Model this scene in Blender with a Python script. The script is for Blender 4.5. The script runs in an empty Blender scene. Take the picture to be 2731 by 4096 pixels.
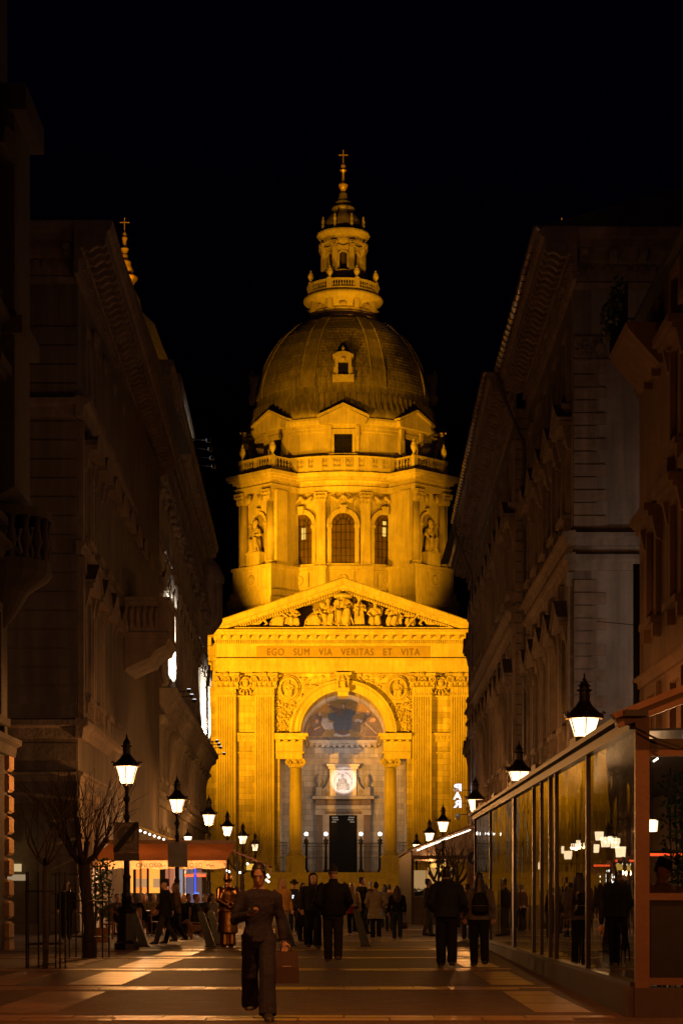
import bpy, math, random
from mathutils import Vector, Matrix
random.seed(11)
R = math.radians
SC = bpy.context.scene
COL = SC.collection

# ------------------------------------------------------------------ camera, sky, moon, exposure
F = 8300.0            # focal length in photograph pixels (photograph 2731 x 4096)
PX, PY = 1375.0, 3565.0   # vanishing point of the street = principal point
CAMH = 1.4
cam = bpy.data.cameras.new('camera'); camo = bpy.data.objects.new('camera', cam); COL.objects.link(camo)
camo.location = (0, 0, CAMH); camo.rotation_euler = (R(90), 0, 0)
cam.sensor_width = 36.0; cam.lens = F / 4096 * 36.0
cam.shift_y = (PY - 2048) / 4096; cam.shift_x = (1365.5 - PX) / 4096
cam.clip_start = 0.1; cam.clip_end = 3000
SC.camera = camo
world = bpy.data.worlds.new('World'); SC.world = world; world.use_nodes = True
wn = world.node_tree
sky = wn.nodes.new('ShaderNodeTexSky'); sky.sky_type = 'NISHITA'; sky.sun_disc = False
sky.sun_elevation = R(-4); sky.sun_rotation = R(160); sky.air_density = 1.0; sky.dust_density = 1.0; sky.ozone_density = 6.0
wn.links.new(sky.outputs[0], wn.nodes['Background'].inputs[0])
wn.nodes['Background'].inputs[1].default_value = 0.13
moon = bpy.data.lights.new('moon', 'SUN'); moon.energy = 0.004; moon.angle = R(3); moon.color = (0.75, 0.85, 1.0)
mo = bpy.data.objects.new('moon', moon); COL.objects.link(mo); mo.rotation_euler = (R(50), 0, R(160))
SC.view_settings.view_transform = 'Standard'; SC.view_settings.look = 'None'
SC.view_settings.exposure = 0.0; SC.view_settings.gamma = 1.0
SC.render.engine = 'CYCLES'
cy = SC.cycles
cy.use_denoising = True; cy.max_bounces = 6; cy.diffuse_bounces = 3; cy.glossy_bounces = 4
cy.transparent_max_bounces = 12; cy.transmission_bounces = 4
cy.sample_clamp_indirect = 2.0; cy.sample_clamp_direct = 0.0
cy.caustics_reflective = False; cy.caustics_refractive = False
try: cy.use_light_tree = True
except Exception: pass

SODIUM = (1.0, 0.398, 0.004)
WARM = (1.0, 0.56, 0.24)
def point(name, loc, power, color=WARM, radius=0.08):
    l = bpy.data.lights.new(name, 'POINT'); l.energy = power; l.color = color; l.shadow_soft_size = radius
    o = bpy.data.objects.new(name, l); COL.objects.link(o); o.location = loc
    return o
def spot(name, loc, target, power, color=SODIUM, angle=60, blend=0.6, radius=0.25):
    l = bpy.data.lights.new(name, 'SPOT'); l.energy = power; l.color = color; l.shadow_soft_size = radius
    l.spot_size = R(angle); l.spot_blend = blend
    o = bpy.data.objects.new(name, l); COL.objects.link(o); o.location = loc
    o.rotation_euler = (Vector(target) - Vector(loc)).to_track_quat('-Z', 'Y').to_euler()
    return o

def W(px, py, d):      # photograph pixel at distance d
    return Vector(((px - PX) * d / F, d, CAMH + (PY - py) * d / F))
def G(px, py):         # photograph pixel on the ground
    d = CAMH * F / (py - PY)
    return Vector(((px - PX) * d / F, d, 0))

# ------------------------------------------------------------------ materials
MATS = {}
def mat(name, col, rough=0.8, var=0.25, scale=3.0, bump=0.0, bscale=30.0, metal=0.0, emit=None, estr=0.0, brick=None, spec=0.4, streak=0.0):
    if name in MATS: return MATS[name]
    m = bpy.data.materials.new(name); m.use_nodes = True
    nt = m.node_tree; N = nt.nodes; L = nt.links
    p = N['Principled BSDF']
    p.inputs['Roughness'].default_value = rough; p.inputs['Metallic'].default_value = metal
    p.inputs['Specular IOR Level'].default_value = spec
    tc = N.new('ShaderNodeNewGeometry')
    c0 = (*col, 1)
    p.inputs['Base Color'].default_value = c0
    last = None
    if var > 0:
        n1 = N.new('ShaderNodeTexNoise'); n1.inputs['Scale'].default_value = scale; n1.inputs['Detail'].default_value = 8; n1.inputs['Roughness'].default_value = 0.7
        L.new(tc.outputs['Position'], n1.inputs['Vector'])
        r = N.new('ShaderNodeMapRange'); r.inputs[1].default_value = 0.3; r.inputs[2].default_value = 0.7
        r.inputs[3].default_value = 1 - var; r.inputs[4].default_value = 1 + var
        L.new(n1.outputs['Fac'], r.inputs[0])
        fac = r.outputs[0]
        if streak > 0:
            mp = N.new('ShaderNodeMapping'); mp.inputs['Scale'].default_value = (1.6, 1.6, 0.12)
            L.new(tc.outputs['Position'], mp.inputs[0])
            n2 = N.new('ShaderNodeTexNoise'); n2.inputs['Scale'].default_value = 2.0; n2.inputs['Detail'].default_value = 6
            L.new(mp.outputs[0], n2.inputs['Vector'])
            r2 = N.new('ShaderNodeMapRange'); r2.inputs[1].default_value = 0.35; r2.inputs[2].default_value = 0.65
            r2.inputs[3].default_value = 1 - streak; r2.inputs[4].default_value = 1 + streak * 0.5
            L.new(n2.outputs['Fac'], r2.inputs[0])
            mm = N.new('ShaderNodeMath'); mm.operation = 'MULTIPLY'; L.new(fac, mm.inputs[0]); L.new(r2.outputs[0], mm.inputs[1]); fac = mm.outputs[0]
        if brick:
            bw, bh, axis = brick
            mp = N.new('ShaderNodeMapping'); 
            mp.inputs['Rotation'].default_value = (R(90), 0, 0) if axis == 'xz' else ((R(90), 0, R(90)) if axis == 'yz' else (0, 0, 0))
            sep = N.new('ShaderNodeSeparateXYZ'); L.new(tc.outputs['Position'], sep.inputs[0])
            cmb = N.new('ShaderNodeCombineXYZ')
            ax = {'xz': (0, 2), 'yz': (1, 2), 'xy': (0, 1)}[axis]
            L.new(sep.outputs[ax[0]], cmb.inputs[0]); L.new(sep.outputs[ax[1]], cmb.inputs[1])
            b = N.new('ShaderNodeTexBrick'); b.inputs['Scale'].default_value = 1.0
            b.inputs['Brick Width'].default_value = bw; b.inputs['Row Height'].default_value = bh
            b.inputs['Mortar Size'].default_value = min(bw, bh) * 0.03; b.inputs['Mortar Smooth'].default_value = 0.3
            b.inputs['Color1'].default_value = (0.78, 0.78, 0.78, 1); b.inputs['Color2'].default_value = (1.15, 1.15, 1.15, 1); b.inputs['Mortar'].default_value = (0.45, 0.45, 0.45, 1)
            L.new(cmb.outputs[0], b.inputs['Vector'])
            mm = N.new('ShaderNodeMath'); mm.operation = 'MULTIPLY'; L.new(fac, mm.inputs[0]); L.new(b.outputs['Color'], mm.inputs[1]); fac = mm.outputs[0]
        mx = N.new('ShaderNodeVectorMath'); mx.operation = 'SCALE'; mx.inputs[0].default_value = col
        L.new(fac, mx.inputs['Scale']); L.new(mx.outputs[0], p.inputs['Base Color'])
    if bump > 0:
        nb = N.new('ShaderNodeTexNoise'); nb.inputs['Scale'].default_value = bscale; nb.inputs['Detail'].default_value = 6
        L.new(tc.outputs['Position'], nb.inputs['Vector'])
        bp = N.new('ShaderNodeBump'); bp.inputs['Strength'].default_value = bump; bp.inputs['Distance'].default_value = 0.05
        L.new(nb.outputs['Fac'], bp.inputs['Height']); L.new(bp.outputs[0], p.inputs['Normal'])
    if emit:
        p.inputs['Emission Color'].default_value = (*emit, 1); p.inputs['Emission Strength'].default_value = estr
    MATS[name] = m
    return m

def glow_glass(name, col, strength):      # lit frosted pane: gives off light and lets the bulb behind shine through
    m = bpy.data.materials.new(name); m.use_nodes = True; nt = m.node_tree; N = nt.nodes; L = nt.links
    N.remove(N['Principled BSDF'])
    t = N.new('ShaderNodeBsdfTransparent'); e = N.new('ShaderNodeEmission'); a = N.new('ShaderNodeAddShader')
    t.inputs[0].default_value = (0.9, 0.9, 0.9, 1); e.inputs[0].default_value = (*col, 1); e.inputs[1].default_value = strength
    L.new(t.outputs[0], a.inputs[0]); L.new(e.outputs[0], a.inputs[1]); L.new(a.outputs[0], N['Material Output'].inputs[0])
    MATS[name] = m
    return m
def clear_glass(name, tint, ior=1.5, wave=0.0, boost=0.0, refl=0.9):
    m = bpy.data.materials.new(name); m.use_nodes = True; nt = m.node_tree; N = nt.nodes; L = nt.links
    N.remove(N['Principled BSDF'])
    t = N.new('ShaderNodeBsdfTransparent'); g = N.new('ShaderNodeBsdfGlossy'); fr = N.new('ShaderNodeFresnel'); mx = N.new('ShaderNodeMixShader')
    t.inputs[0].default_value = (*tint, 1); g.inputs['Roughness'].default_value = 0.01; g.inputs[0].default_value = (refl, refl, refl, 1)
    fr.inputs[0].default_value = ior
    ad = N.new('ShaderNodeMath'); ad.operation = 'ADD'; ad.use_clamp = True; ad.inputs[1].default_value = boost
    L.new(fr.outputs[0], ad.inputs[0]); L.new(ad.outputs[0], mx.inputs[0])
    if wave > 0:
        tc = N.new('ShaderNodeNewGeometry'); n = N.new('ShaderNodeTexNoise'); n.inputs['Scale'].default_value = 0.9; n.inputs['Detail'].default_value = 1
        L.new(tc.outputs['Position'], n.inputs['Vector'])
        b = N.new('ShaderNodeBump'); b.inputs['Strength'].default_value = wave; b.inputs['Distance'].default_value = 0.02
        L.new(n.outputs['Fac'], b.inputs['Height']); L.new(b.outputs[0], g.inputs['Normal'])
    L.new(t.outputs[0], mx.inputs[1]); L.new(g.outputs[0], mx.inputs[2]); L.new(mx.outputs[0], N['Material Output'].inputs[0])
    MATS[name] = m
    return m
def canvas(name, col):        # awning cloth that glows when lit from below
    m = bpy.data.materials.new(name); m.use_nodes = True; nt = m.node_tree; N = nt.nodes; L = nt.links
    N.remove(N['Principled BSDF']); d = N.new('ShaderNodeBsdfDiffuse'); t = N.new('ShaderNodeBsdfTranslucent'); mx = N.new('ShaderNodeMixShader'); mx.inputs[0].default_value = 0.5
    tc = N.new('ShaderNodeNewGeometry'); n1 = N.new('ShaderNodeTexNoise'); n1.inputs['Scale'].default_value = 2.5; n1.inputs['Detail'].default_value = 5; L.new(tc.outputs['Position'], n1.inputs['Vector'])
    r = N.new('ShaderNodeMapRange'); r.inputs[3].default_value = 0.8; r.inputs[4].default_value = 1.2; L.new(n1.outputs['Fac'], r.inputs[0]); v = N.new('ShaderNodeVectorMath'); v.operation = 'SCALE'; v.inputs[0].default_value = col; L.new(r.outputs[0], v.inputs['Scale'])
    L.new(v.outputs[0], d.inputs[0]); L.new(v.outputs[0], t.inputs[0]); L.new(d.outputs[0], mx.inputs[1]); L.new(t.outputs[0], mx.inputs[2]); L.new(mx.outputs[0], N['Material Output'].inputs[0]); MATS[name] = m
    return m
def emat(name, col, s):
    return mat(name, (0.02, 0.02, 0.02), var=0, emit=col, estr=s)

STONE = mat('limestone', (0.46, 0.40, 0.30), 0.85, 0.22, 0.45, 0.3, 9, streak=0.16)
STONEW = mat('limestone_ashlar', (0.44, 0.38, 0.285), 0.85, 0.22, 0.45, 0.2, 9, brick=(1.5, 0.62, 'xz'), streak=0.2)
STONED = mat('limestone_carved', (0.42, 0.36, 0.27), 0.85, 0.25, 1.2, 0.9, 7, streak=0.1)
LEAD = mat('lead_sheet', (0.23, 0.20, 0.15), 0.6, 0.35, 0.5, 0.2, 6, metal=0.2, streak=0.35)
GOLD = mat('gilding', (0.8, 0.55, 0.18), 0.35, 0.1, 2, metal=0.45)
IRON = mat('wrought_iron', (0.02, 0.018, 0.016), 0.45, 0.3, 6, metal=0.4)
DARKWOOD = mat('dark_door_wood', (0.010, 0.007, 0.005), 0.7, 0.4, 5, spec=0.1)
PANE = mat('dark_window_glass', (0.012, 0.011, 0.01), 0.08, 0.2, 1.0, spec=0.6)
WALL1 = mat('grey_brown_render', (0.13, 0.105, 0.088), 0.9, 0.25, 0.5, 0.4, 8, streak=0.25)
TRIM1 = mat('brown_stone_trim', (0.20, 0.155, 0.125), 0.85, 0.3, 0.9, 0.6, 9, streak=0.2)
WALL2 = mat('pale_stone_facade', (0.36, 0.32, 0.27), 0.88, 0.25, 0.6, 0.4, 8, streak=0.3)
TRIM2 = mat('pale_stone_trim', (0.42, 0.38, 0.32), 0.85, 0.25, 1.0, 0.6, 9, streak=0.2)
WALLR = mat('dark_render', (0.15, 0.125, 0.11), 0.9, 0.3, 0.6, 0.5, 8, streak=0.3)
TRIMR = mat('sooty_stone_trim', (0.22, 0.175, 0.145), 0.88, 0.35, 1.0, 0.6, 9, streak=0.25)
STUCCO = mat('grey_stucco', (0.24, 0.215, 0.20), 0.92, 0.3, 0.5, 0.5, 12, streak=0.25)
ZINC = mat('zinc_gutter', (0.35, 0.31, 0.29), 0.32, 0.3, 2, metal=0.85)
ROOF = mat('roof_slate', (0.04, 0.036, 0.034), 0.7, 0.3, 2)
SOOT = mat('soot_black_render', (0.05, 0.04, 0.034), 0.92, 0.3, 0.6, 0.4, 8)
ORANGEW = mat('ochre_render', (0.17, 0.095, 0.055), 0.9, 0.25, 0.6, 0.3, 9, streak=0.2)
BLACKM = mat('black_metal', (0.018, 0.016, 0.015), 0.4, 0.2, 6, metal=0.3)
BROWNM = mat('brown_painted_steel', (0.125, 0.06, 0.033), 0.45, 0.2, 2, bump=0.1, bscale=20)

# ------------------------------------------------------------------ mesh builder
class MB:
    def __init__(s): s.v = []; s.f = []; s.m = []; s.cm = 0
    def add(s, vs, fs):
        o = len(s.v); s.v += [tuple(v) for v in vs]; s.f += [tuple(i + o for i in f) for f in fs]; s.m += [s.cm] * len(fs)
        return s
    def box(s, x0, x1, y0, y1, z0, z1, M=None):
        vs = [(x0,y0,z0),(x1,y0,z0),(x1,y1,z0),(x0,y1,z0),(x0,y0,z1),(x1,y0,z1),(x1,y1,z1),(x0,y1,z1)]
        if M is not None: vs = [M @ Vector(v) for v in vs]
        return s.add(vs, [(0,3,2,1),(4,5,6,7),(0,1,5,4),(1,2,6,5),(2,3,7,6),(3,0,4,7)])
    def prism(s, poly, a, b, axis='y', M=None):     # poly of 2d points swept along an axis
        n = len(poly)
        def p3(p, t):
            v = {'y': (p[0], t, p[1]), 'x': (t, p[0], p[1]), 'z': (p[0], p[1], t)}[axis]
            return M @ Vector(v) if M is not None else v
        vs = [p3(p, a) for p in poly] + [p3(p, b) for p in poly]
        fs = [tuple(range(n))[::-1], tuple(range(n, 2*n))] + [(i, (i+1) % n, n + (i+1) % n, n + i) for i in range(n)]
        return s.add(vs, fs)
    def lathe(s, prof, n=24, c=(0,0,0), a0=0, a1=360, M=None):   # prof of (r, z)
        full = abs(a1 - a0) >= 359.9
        k = n if full else n + 1
        vs = []
        for (r, z) in prof:
            for i in range(k):
                t = R(a0 + (a1 - a0) * i / n)
                v = Vector((c[0] + r*math.cos(t), c[1] + r*math.sin(t), c[2] + z))
                vs.append(M @ v if M is not None else v)
        fs = []
        for j in range(len(prof) - 1):
            for i in range(n):
                i2 = (i + 1) % k if full else i + 1
                fs.append((j*k + i, j*k + i2, (j+1)*k + i2, (j+1)*k + i))
        if full:
            if prof[0][0] > 1e-4: fs.append(tuple(range(k))[::-1])
            if prof[-1][0] > 1e-4: fs.append(tuple((len(prof)-1)*k + i for i in range(k)))
        return s.add(vs, fs)
    def rings(s, rs, n=12, cap=True):        # rs of (centre, a, b)
        vs = []
        for (c, a, b) in rs:
            c = Vector(c); a = Vector(a); b = Vector(b)
            for i in range(n):
                t = 2*math.pi*i/n; vs.append(c + a*math.cos(t) + b*math.sin(t))
        fs = []
        for j in range(len(rs) - 1):
            for i in range(n):
                fs.append((j*n + i, j*n + (i+1) % n, (j+1)*n + (i+1) % n, (j+1)*n + i))
        if cap: fs += [tuple(range(n))[::-1], tuple((len(rs)-1)*n + i for i in range(n))]
        return s.add(vs, fs)
    def tube(s, pts, rad, n=8, ref=None, flat=1.0):
        pts = [Vector(p) for p in pts]
        if not isinstance(rad, (list, tuple)): rad = [rad]*len(pts)
        rs = []; pa = None
        for i, p in enumerate(pts):
            t = (pts[min(i+1, len(pts)-1)] - pts[max(i-1, 0)])
            t = t.normalized() if t.length > 1e-6 else Vector((0,0,1))
            if ref is not None: a = Vector(ref).cross(t)
            elif pa is not None: a = pa - t*pa.dot(t)          # carry the frame along
            else: a = (Vector((0,0,1)) if abs(t.z) < 0.9 else Vector((0,1,0))).cross(t)
            if a.length < 1e-4: a = Vector((0,1,0)).cross(t)
            if a.length < 1e-4: a = Vector((1,0,0))
            a.normalize(); b = t.cross(a); pa = a
            rs.append((p, a*rad[i], b*rad[i]*flat))
        return s.rings(rs, n)
    def ball(s, c, r, n=10, sx=1, sy=1, sz=1):
        prof = []
        k = max(4, n//2)
        rs = []
        for i in range(k + 1):
            t = -math.pi/2 + math.pi*i/k
            rr = max(1e-3, math.cos(t))*r
            rs.append(((c[0], c[1], c[2] + math.sin(t)*r*sz), (rr*sx, 0, 0), (0, rr*sy, 0)))
        return s.rings(rs, n)
    def mesh(s, name, mats, smooth=False):
        me = bpy.data.meshes.new(name); me.from_pydata(s.v, [], s.f)
        if not isinstance(mats, (list, tuple)): mats = [mats]
        for m in mats: me.materials.append(m)
        if len(mats) > 1: me.polygons.foreach_set('material_index', s.m)
        if smooth: me.polygons.foreach_set('use_smooth', [True]*len(me.polygons))
        me.update()
        return me
    def build(s, name, mats, parent=None, loc=(0,0,0), rz=0, smooth=False):
        return link(name, s.mesh(name, mats, smooth), parent, loc, rz)

def link(name, me, parent=None, loc=(0,0,0), rz=0, rot=None, scale=None):
    o = bpy.data.objects.new(name, me); COL.objects.link(o)
    o.location = loc; o.rotation_euler = rot if rot is not None else (0, 0, rz)
    if scale is not None: o.scale = scale
    if parent is not None: o.parent = parent
    return o
def thing(name, label, cat, loc=(0,0,0), rz=0, group=None):
    o = bpy.data.objects.new(name, None); COL.objects.link(o); o.empty_display_size = 0.3
    o.location = loc; o.rotation_euler = (0, 0, rz); o['label'] = label; o['category'] = cat
    if group: o['group'] = group
    return o
def tag(o, label, cat, group=None):
    o['label'] = label; o['category'] = cat
    if group: o['group'] = group
    return o
def struct(o): o['kind'] = 'structure'; return o
def stuff(o): o['kind'] = 'stuff'; return o
def copy_tree(o, parent=None):
    c = o.copy(); COL.objects.link(c); c.parent = parent
    for ch in list(o.children): copy_tree(ch, c)
    return c
def blob(parts, name, m, parent=None, voxel=0.012, smooth=2, loc=(0,0,0), rz=0, disp=0.0, dscale=0.15, rot=None, scale=None):
    """union of closed lofts into one continuous skin"""
    me = blob_mesh(parts, name, m, voxel, smooth, disp, dscale)
    return link(name, me, parent, loc, rz, rot, scale)
TMP = bpy.data.scenes.new('tmp')       # scratch scene for remeshing, removed at the end
def blob_mesh(mb, name, m, voxel=0.012, smooth=2, disp=0.0, dscale=0.15):
    me = mb.mesh(name + '_src', m, True)
    o = bpy.data.objects.new(name + '_src', me); TMP.collection.objects.link(o)
    md = o.modifiers.new('r', 'REMESH'); md.mode = 'VOXEL'; md.voxel_size = voxel; md.use_smooth_shade = True
    if disp > 0:
        tx = bpy.data.textures.new(name, 'CLOUDS'); tx.noise_scale = dscale
        dm = o.modifiers.new('d', 'DISPLACE'); dm.texture = tx; dm.strength = disp; dm.mid_level = 0.5
    if smooth:
        sm = o.modifiers.new('s', 'SMOOTH'); sm.iterations = smooth; sm.factor = 0.5
    TMP.view_layers[0].update(); dg = TMP.view_layers[0].depsgraph
    out = bpy.data.meshes.new_from_object(o.evaluated_get(dg), depsgraph=dg)
    out.name = name
    bpy.data.objects.remove(o); bpy.data.meshes.remove(me)
    if len(out.materials) == 0: out.materials.append(m)
    return out
def text_mesh(txt, size, depth, name, m, spacing=1.0, mirror=False, bold=0.0):
    cu = bpy.data.curves.new(name, 'FONT'); cu.body = txt; cu.size = size; cu.extrude = depth; cu.align_x = 'CENTER'; cu.align_y = 'CENTER'
    cu.space_character = spacing; cu.offset = bold
    o = bpy.data.objects.new(name, cu); TMP.collection.objects.link(o)
    TMP.view_layers[0].update(); dg = TMP.view_layers[0].depsgraph
    me = bpy.data.meshes.new_from_object(o.evaluated_get(dg), depsgraph=dg)
    bpy.data.objects.remove(o); bpy.data.curves.remove(cu)
    # stand the text upright facing -y
    for v in me.vertices:
        x, y, z = v.co
        v.co = (-x if mirror else x, -z, y)
    me.materials.clear(); me.materials.append(m); me.name = name
    return me
# ------------------------------------------------------------------ ground
g = MB(); g.box(-700, 700, -300, 1100, -0.5, 0)
GROUNDM = mat('dark_sett_paving', (0.085, 0.05, 0.036), 0.6, 0.4, 2.2, 0.9, 14, brick=(0.24, 0.13, 'xy'), spec=0.35)
ground = struct(g.build('ground', GROUNDM))

# ------------------------------------------------------------------ basilica
DF = 220.0; SF = DF / F                       # facade distance
BAS = thing('basilica', 'domed basilica flooded with yellow light at the end of the street', 'basilica', (-0.08, DF, 0))
def fx(px): return (px - 1372) * SF
def fz(py): return CAMH + (PY - py) * SF
def bpart(mb, name, m=STONE, smooth=False, parent=BAS, loc=(0,0,0), rz=0): return mb.build(name, m, parent, loc, rz, smooth)

ZA = fz(2932); RA = 171 * SF                   # arch springing, radius
FLOORZ = fz(3491)
HWALL = fx(866); WL, WR = -13.9, 13.9
# front wall: solid left and right of the portal, arch above
JX = 6.75
YB = 11.0
w = MB()
ztop = fz(2691)
for s in (-1, 1):
    a, b = sorted((s*13.6, s*JX)); w.box(a, b, 0.75, 1.9, 0, ZA)
NA = 28
arc = [(RA*math.cos(math.pi*i/NA), ZA + RA*math.sin(math.pi*i/NA)) for i in range(NA + 1)]
poly = [(13.6, ZA), (13.6, ztop), (-13.6, ztop), (-13.6, ZA)]
# wall above the springing as quads between the arch and an outer rectangle
outer = []
for i in range(NA + 1):
    t = math.pi*i/NA; c, s_ = math.cos(t), math.sin(t)
    hw, hh = 13.6, ztop - ZA
    k = min(hw/abs(c) if abs(c) > 1e-6 else 1e9, hh/s_ if s_ > 1e-6 else 1e9)
    outer.append((c*k, ZA + s_*k))
for i in range(NA):
    p, q, r_, u = arc[i], arc[i+1], outer[i+1], outer[i]
    w.add([(p[0],0.75,p[1]),(q[0],0.75,q[1]),(r_[0],0.75,r_[1]),(u[0],0.75,u[1])], [(0,1,2,3)])
    w.add([(p[0],0.75,p[1]),(q[0],0.75,q[1]),(q[0],YB + 0.1,q[1]),(p[0],YB + 0.1,p[1])], [(0,3,2,1)])   # soffit
for s in (-1, 1):
    i = NA//4 if s > 0 else 3*NA//4
# corner fill of the outer rectangle
for s in (1, -1):
    pts = [o for o in outer if (o[0]*s > 0)]
    ci = min(range(len(outer)), key=lambda k: abs(outer[k][0] - s*13.6) + abs(outer[k][1] - ztop))
    c0 = outer[ci]
    w.add([(s*13.6,0.75,ztop),(outer[ci-1][0],0.75,outer[ci-1][1]),(c0[0],0.75,c0[1]),(outer[min(ci+1,NA)][0],0.75,outer[min(ci+1,NA)][1])], [(0,1,2,3)])
bpart(w, 'front_wall', STONEW)
# body behind
b = MB(); b.box(-13.6, 13.6, YB + 0.3, 30, 0, fz(2420)); b.box(-13.6, -6.75, 1.9, YB + 0.31, 0, ztop); b.box(6.75, 13.6, 1.9, YB + 0.31, 0, ztop); b.box(-13.6, 13.6, 1.2, YB + 0.31, ZA + RA + 0.4, fz(2520))
bpart(b, 'nave_wall', STONEW)
for (x0, x1) in ((-31, -13.62), (13.62, 31)): bpart(MB().box(x0, x1, 2.6, 40, 0, fz(2560)), 'side_wing', STONEW)
for (x0, x1) in ((-31.3, -14.05), (14.05, 31.3)):
    for (za, zb, yy) in ((fz(2575), fz(2524), 1.1), (fz(2690), fz(2640), 2.3), (fz(2990), fz(2960), 2.2), (fz(3490), fz(3460), 2.1)): bpart(MB().box(x0, x1, yy, 2.58, za, zb), 'wing_cornice', STONE)
# floor and steps
st = MB(); st.box(-16, 16, -5.2, YB + 0.2, 0, FLOORZ - 0.001); bpart(st, 'podium', STONE)
nst = 14
for i in range(nst):
    z = FLOORZ * (nst - i) / (nst + 1)
    q = MB(); q.box(-16.0, 16.0, -5.2 - (i + 1)*0.42, -5.2 - i*0.42, 0, z); bpart(q, 'step', STONE)

# fluted pilasters
def pilaster(width, depth, z0, z1, nf=7):
    m = MB(); pts = [(-width/2, depth), (-width/2, 0)]
    mrg = 0.14; fw = (width - 2*mrg) / nf
    for i in range(nf):
        x = -width/2 + mrg + i*fw
        a, c = x + fw*0.16, x + fw*0.84
        pts += [(a, 0)] + [(a + (c-a)*k/5, 0.40*math.sin(math.pi*k/5)*fw*1.6) for k in range(1, 5)] + [(c, 0)]
    pts += [(width/2, 0), (width/2, depth)]
    zc = z0 + (z1 - z0)*0.31
    m.prism(pts, zc, z1, 'z')
    # cabled lower third: shallow fillets
    pts2 = [(-width/2, depth), (-width/2, 0)]
    for i in range(nf):
        x = -width/2 + mrg + i*fw; a, c = x + fw*0.16, x + fw*0.84
        pts2 += [(a, 0), (a + 0.03, 0.06), ((a+c)/2, -0.02), (c - 0.03, 0.06), (c, 0)]
    pts2 += [(width/2, 0), (width/2, depth)]
    m.prism(pts2, z0, zc, 'z')
    return m
def leaf(m, M, w, h, curl):
    n = 5; vs = []
    for j in range(n + 1):
        t = j/n; y = -curl*(t**2.4) - 0.05; z = h*(math.sin(t*1.75)/math.sin(1.75) if t < 0.9 else 0.97 - (t-0.9)*1.5)
        ww = w*(0.75 + 0.45*math.sin(t*math.pi))*(1 - 0.55*t**3)/2
        wob = 0.12*w*(1 if j % 2 else -1)*(0.4 if j in (0, n) else 1)
        for i, u in enumerate((-1, -0.5, 0, 0.5, 1)):
            vs.append(M @ Vector((u*(ww + (wob if abs(u) == 1 else 0)), y - (0.07 if u == 0 else (0.0 if abs(u) == .5 else 0.05)), z)))
    fs = [(j*5 + i, j*5 + i + 1, (j+1)*5 + i + 1, (j+1)*5 + i) for j in range(n) for i in range(4)]
    m.add(vs, fs)
def spiral(m, c, r, dirx, M=None, th=0.085, depth=0.16, turns=1.6):
    pts = []; n = 20
    for i in range(n):
        t = i/(n-1); a = t*turns*2*math.pi; rr = r*(1 - 0.8*t)
        pts.append(Vector((c[0] + dirx*rr*math.sin(a), c[1], c[2] + rr*math.cos(a))))
    m.tube(pts, [th*(1 - 0.4*i/(n-1)) for i in range(n)], 6, ref=(0,1,0), flat=1.0)
def capital(width, h, depth):
    m = MB(); hw = width/2
    m.prism([(-hw, depth), (-hw, 0), (hw, 0), (hw, depth)], 0, h*0.86, 'z')
    m.box(-hw*1.05, hw*1.05, -0.06, depth, 0, 0.10)
    # abacus, concave front
    ab = [(-hw*1.38, depth), (-hw*1.38, -0.42)] + [(-hw*1.38 + hw*2.76*k/8, -0.42 + 0.26*math.sin(math.pi*k/8)) for k in range(1, 8)] + [(hw*1.38, -0.42), (hw*1.38, depth)]
    m.prism(ab, h*0.9, h, 'z'); m.prism([(x*0.96, y*0.96 if y < 0 else y) for x, y in ab], h*0.86, h*0.9, 'z')
    for row, (z, n, lh, cu) in enumerate(((0.1, 4, h*0.38, 0.30), (h*0.30, 5, h*0.36, 0.42))):
        for i in range(n):
            x = -hw + width*(i + 0.5)/n if row == 0 else -hw*1.05 + width*1.05*(i)/(n-1)
            leaf(m, Matrix.Translation((x, 0, z)), width/n*1.05, lh, cu)
    for s in (-1, 1):
        spiral(m, (s*hw*1.08, -0.34, h*0.72), h*0.15, s)
        spiral(m, (s*hw*0.26, -0.24, h*0.70), h*0.12, -s, th=0.07)
        m.tube([(s*hw*0.55, -0.12, h*0.42), (s*hw*0.62, -0.2, h*0.6), (s*hw*0.86, -0.3, h*0.8), (s*hw*1.05, -0.34, h*0.87)], [0.07, 0.08, 0.09, 0.1], 6)
        m.tube([(s*hw*0.5, -0.12, h*0.42), (s*hw*0.45, -0.2, h*0.62), (s*hw*0.32, -0.24, h*0.8), (s*hw*0.2, -0.24, h*0.83)], [0.07, 0.08, 0.08, 0.07], 6)
    m.ball((0, -0.3, h*0.93), h*0.11, 8, 1.3, 0.6, 1)
    return m
pw = (943 - 866) * SF; zc0, zc1 = fz(2782), fz(2693); zb = fz(3457)
pil_me = pilaster(pw, 0.75, zb, zc0 - 0.12).mesh('pilaster', STONE)
cap_me = capital(pw, zc1 - zc0, 0.75).mesh('capital', STONED)
pb = MB()
hw = pw/2
for (e, za, zbb) in ((0.05, zb - 0.16, zb - 0.002), (0.20, zb - 0.42, zb - 0.165), (0.10, zb - 0.62, zb - 0.425), (0.26, zb - 0.95, zb - 0.625), (0.32, FLOORZ, zb - 0.955)):
    pb.box(-hw - e, hw + e, -e, 0.74, za, zbb)
base_me = pb.mesh('pilaster_base', STONE)
nk = MB(); nk.box(-hw - 0.06, hw + 0.06, -0.06, 0.74, zc0 - 0.12, zc0 - 0.002)
neck_me = nk.mesh('necking', STONE)
for cx in (904.5, 1057.5, 1686.5, 1839.5):
    p = link('pilaster', pil_me, BAS, (fx(cx), 0, 0))
    link('capital', cap_me, p, (0, 0, zc0)); link('base', base_me, p); link('necking', neck_me, p)
for cx in (-18.5, -27.5, 18.5, 27.5):
    p = link('pilaster', pil_me, BAS, (cx, 2.0, 0)); link('capital', cap_me, p, (0, 0, zc0)); link('base', base_me, p)

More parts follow.
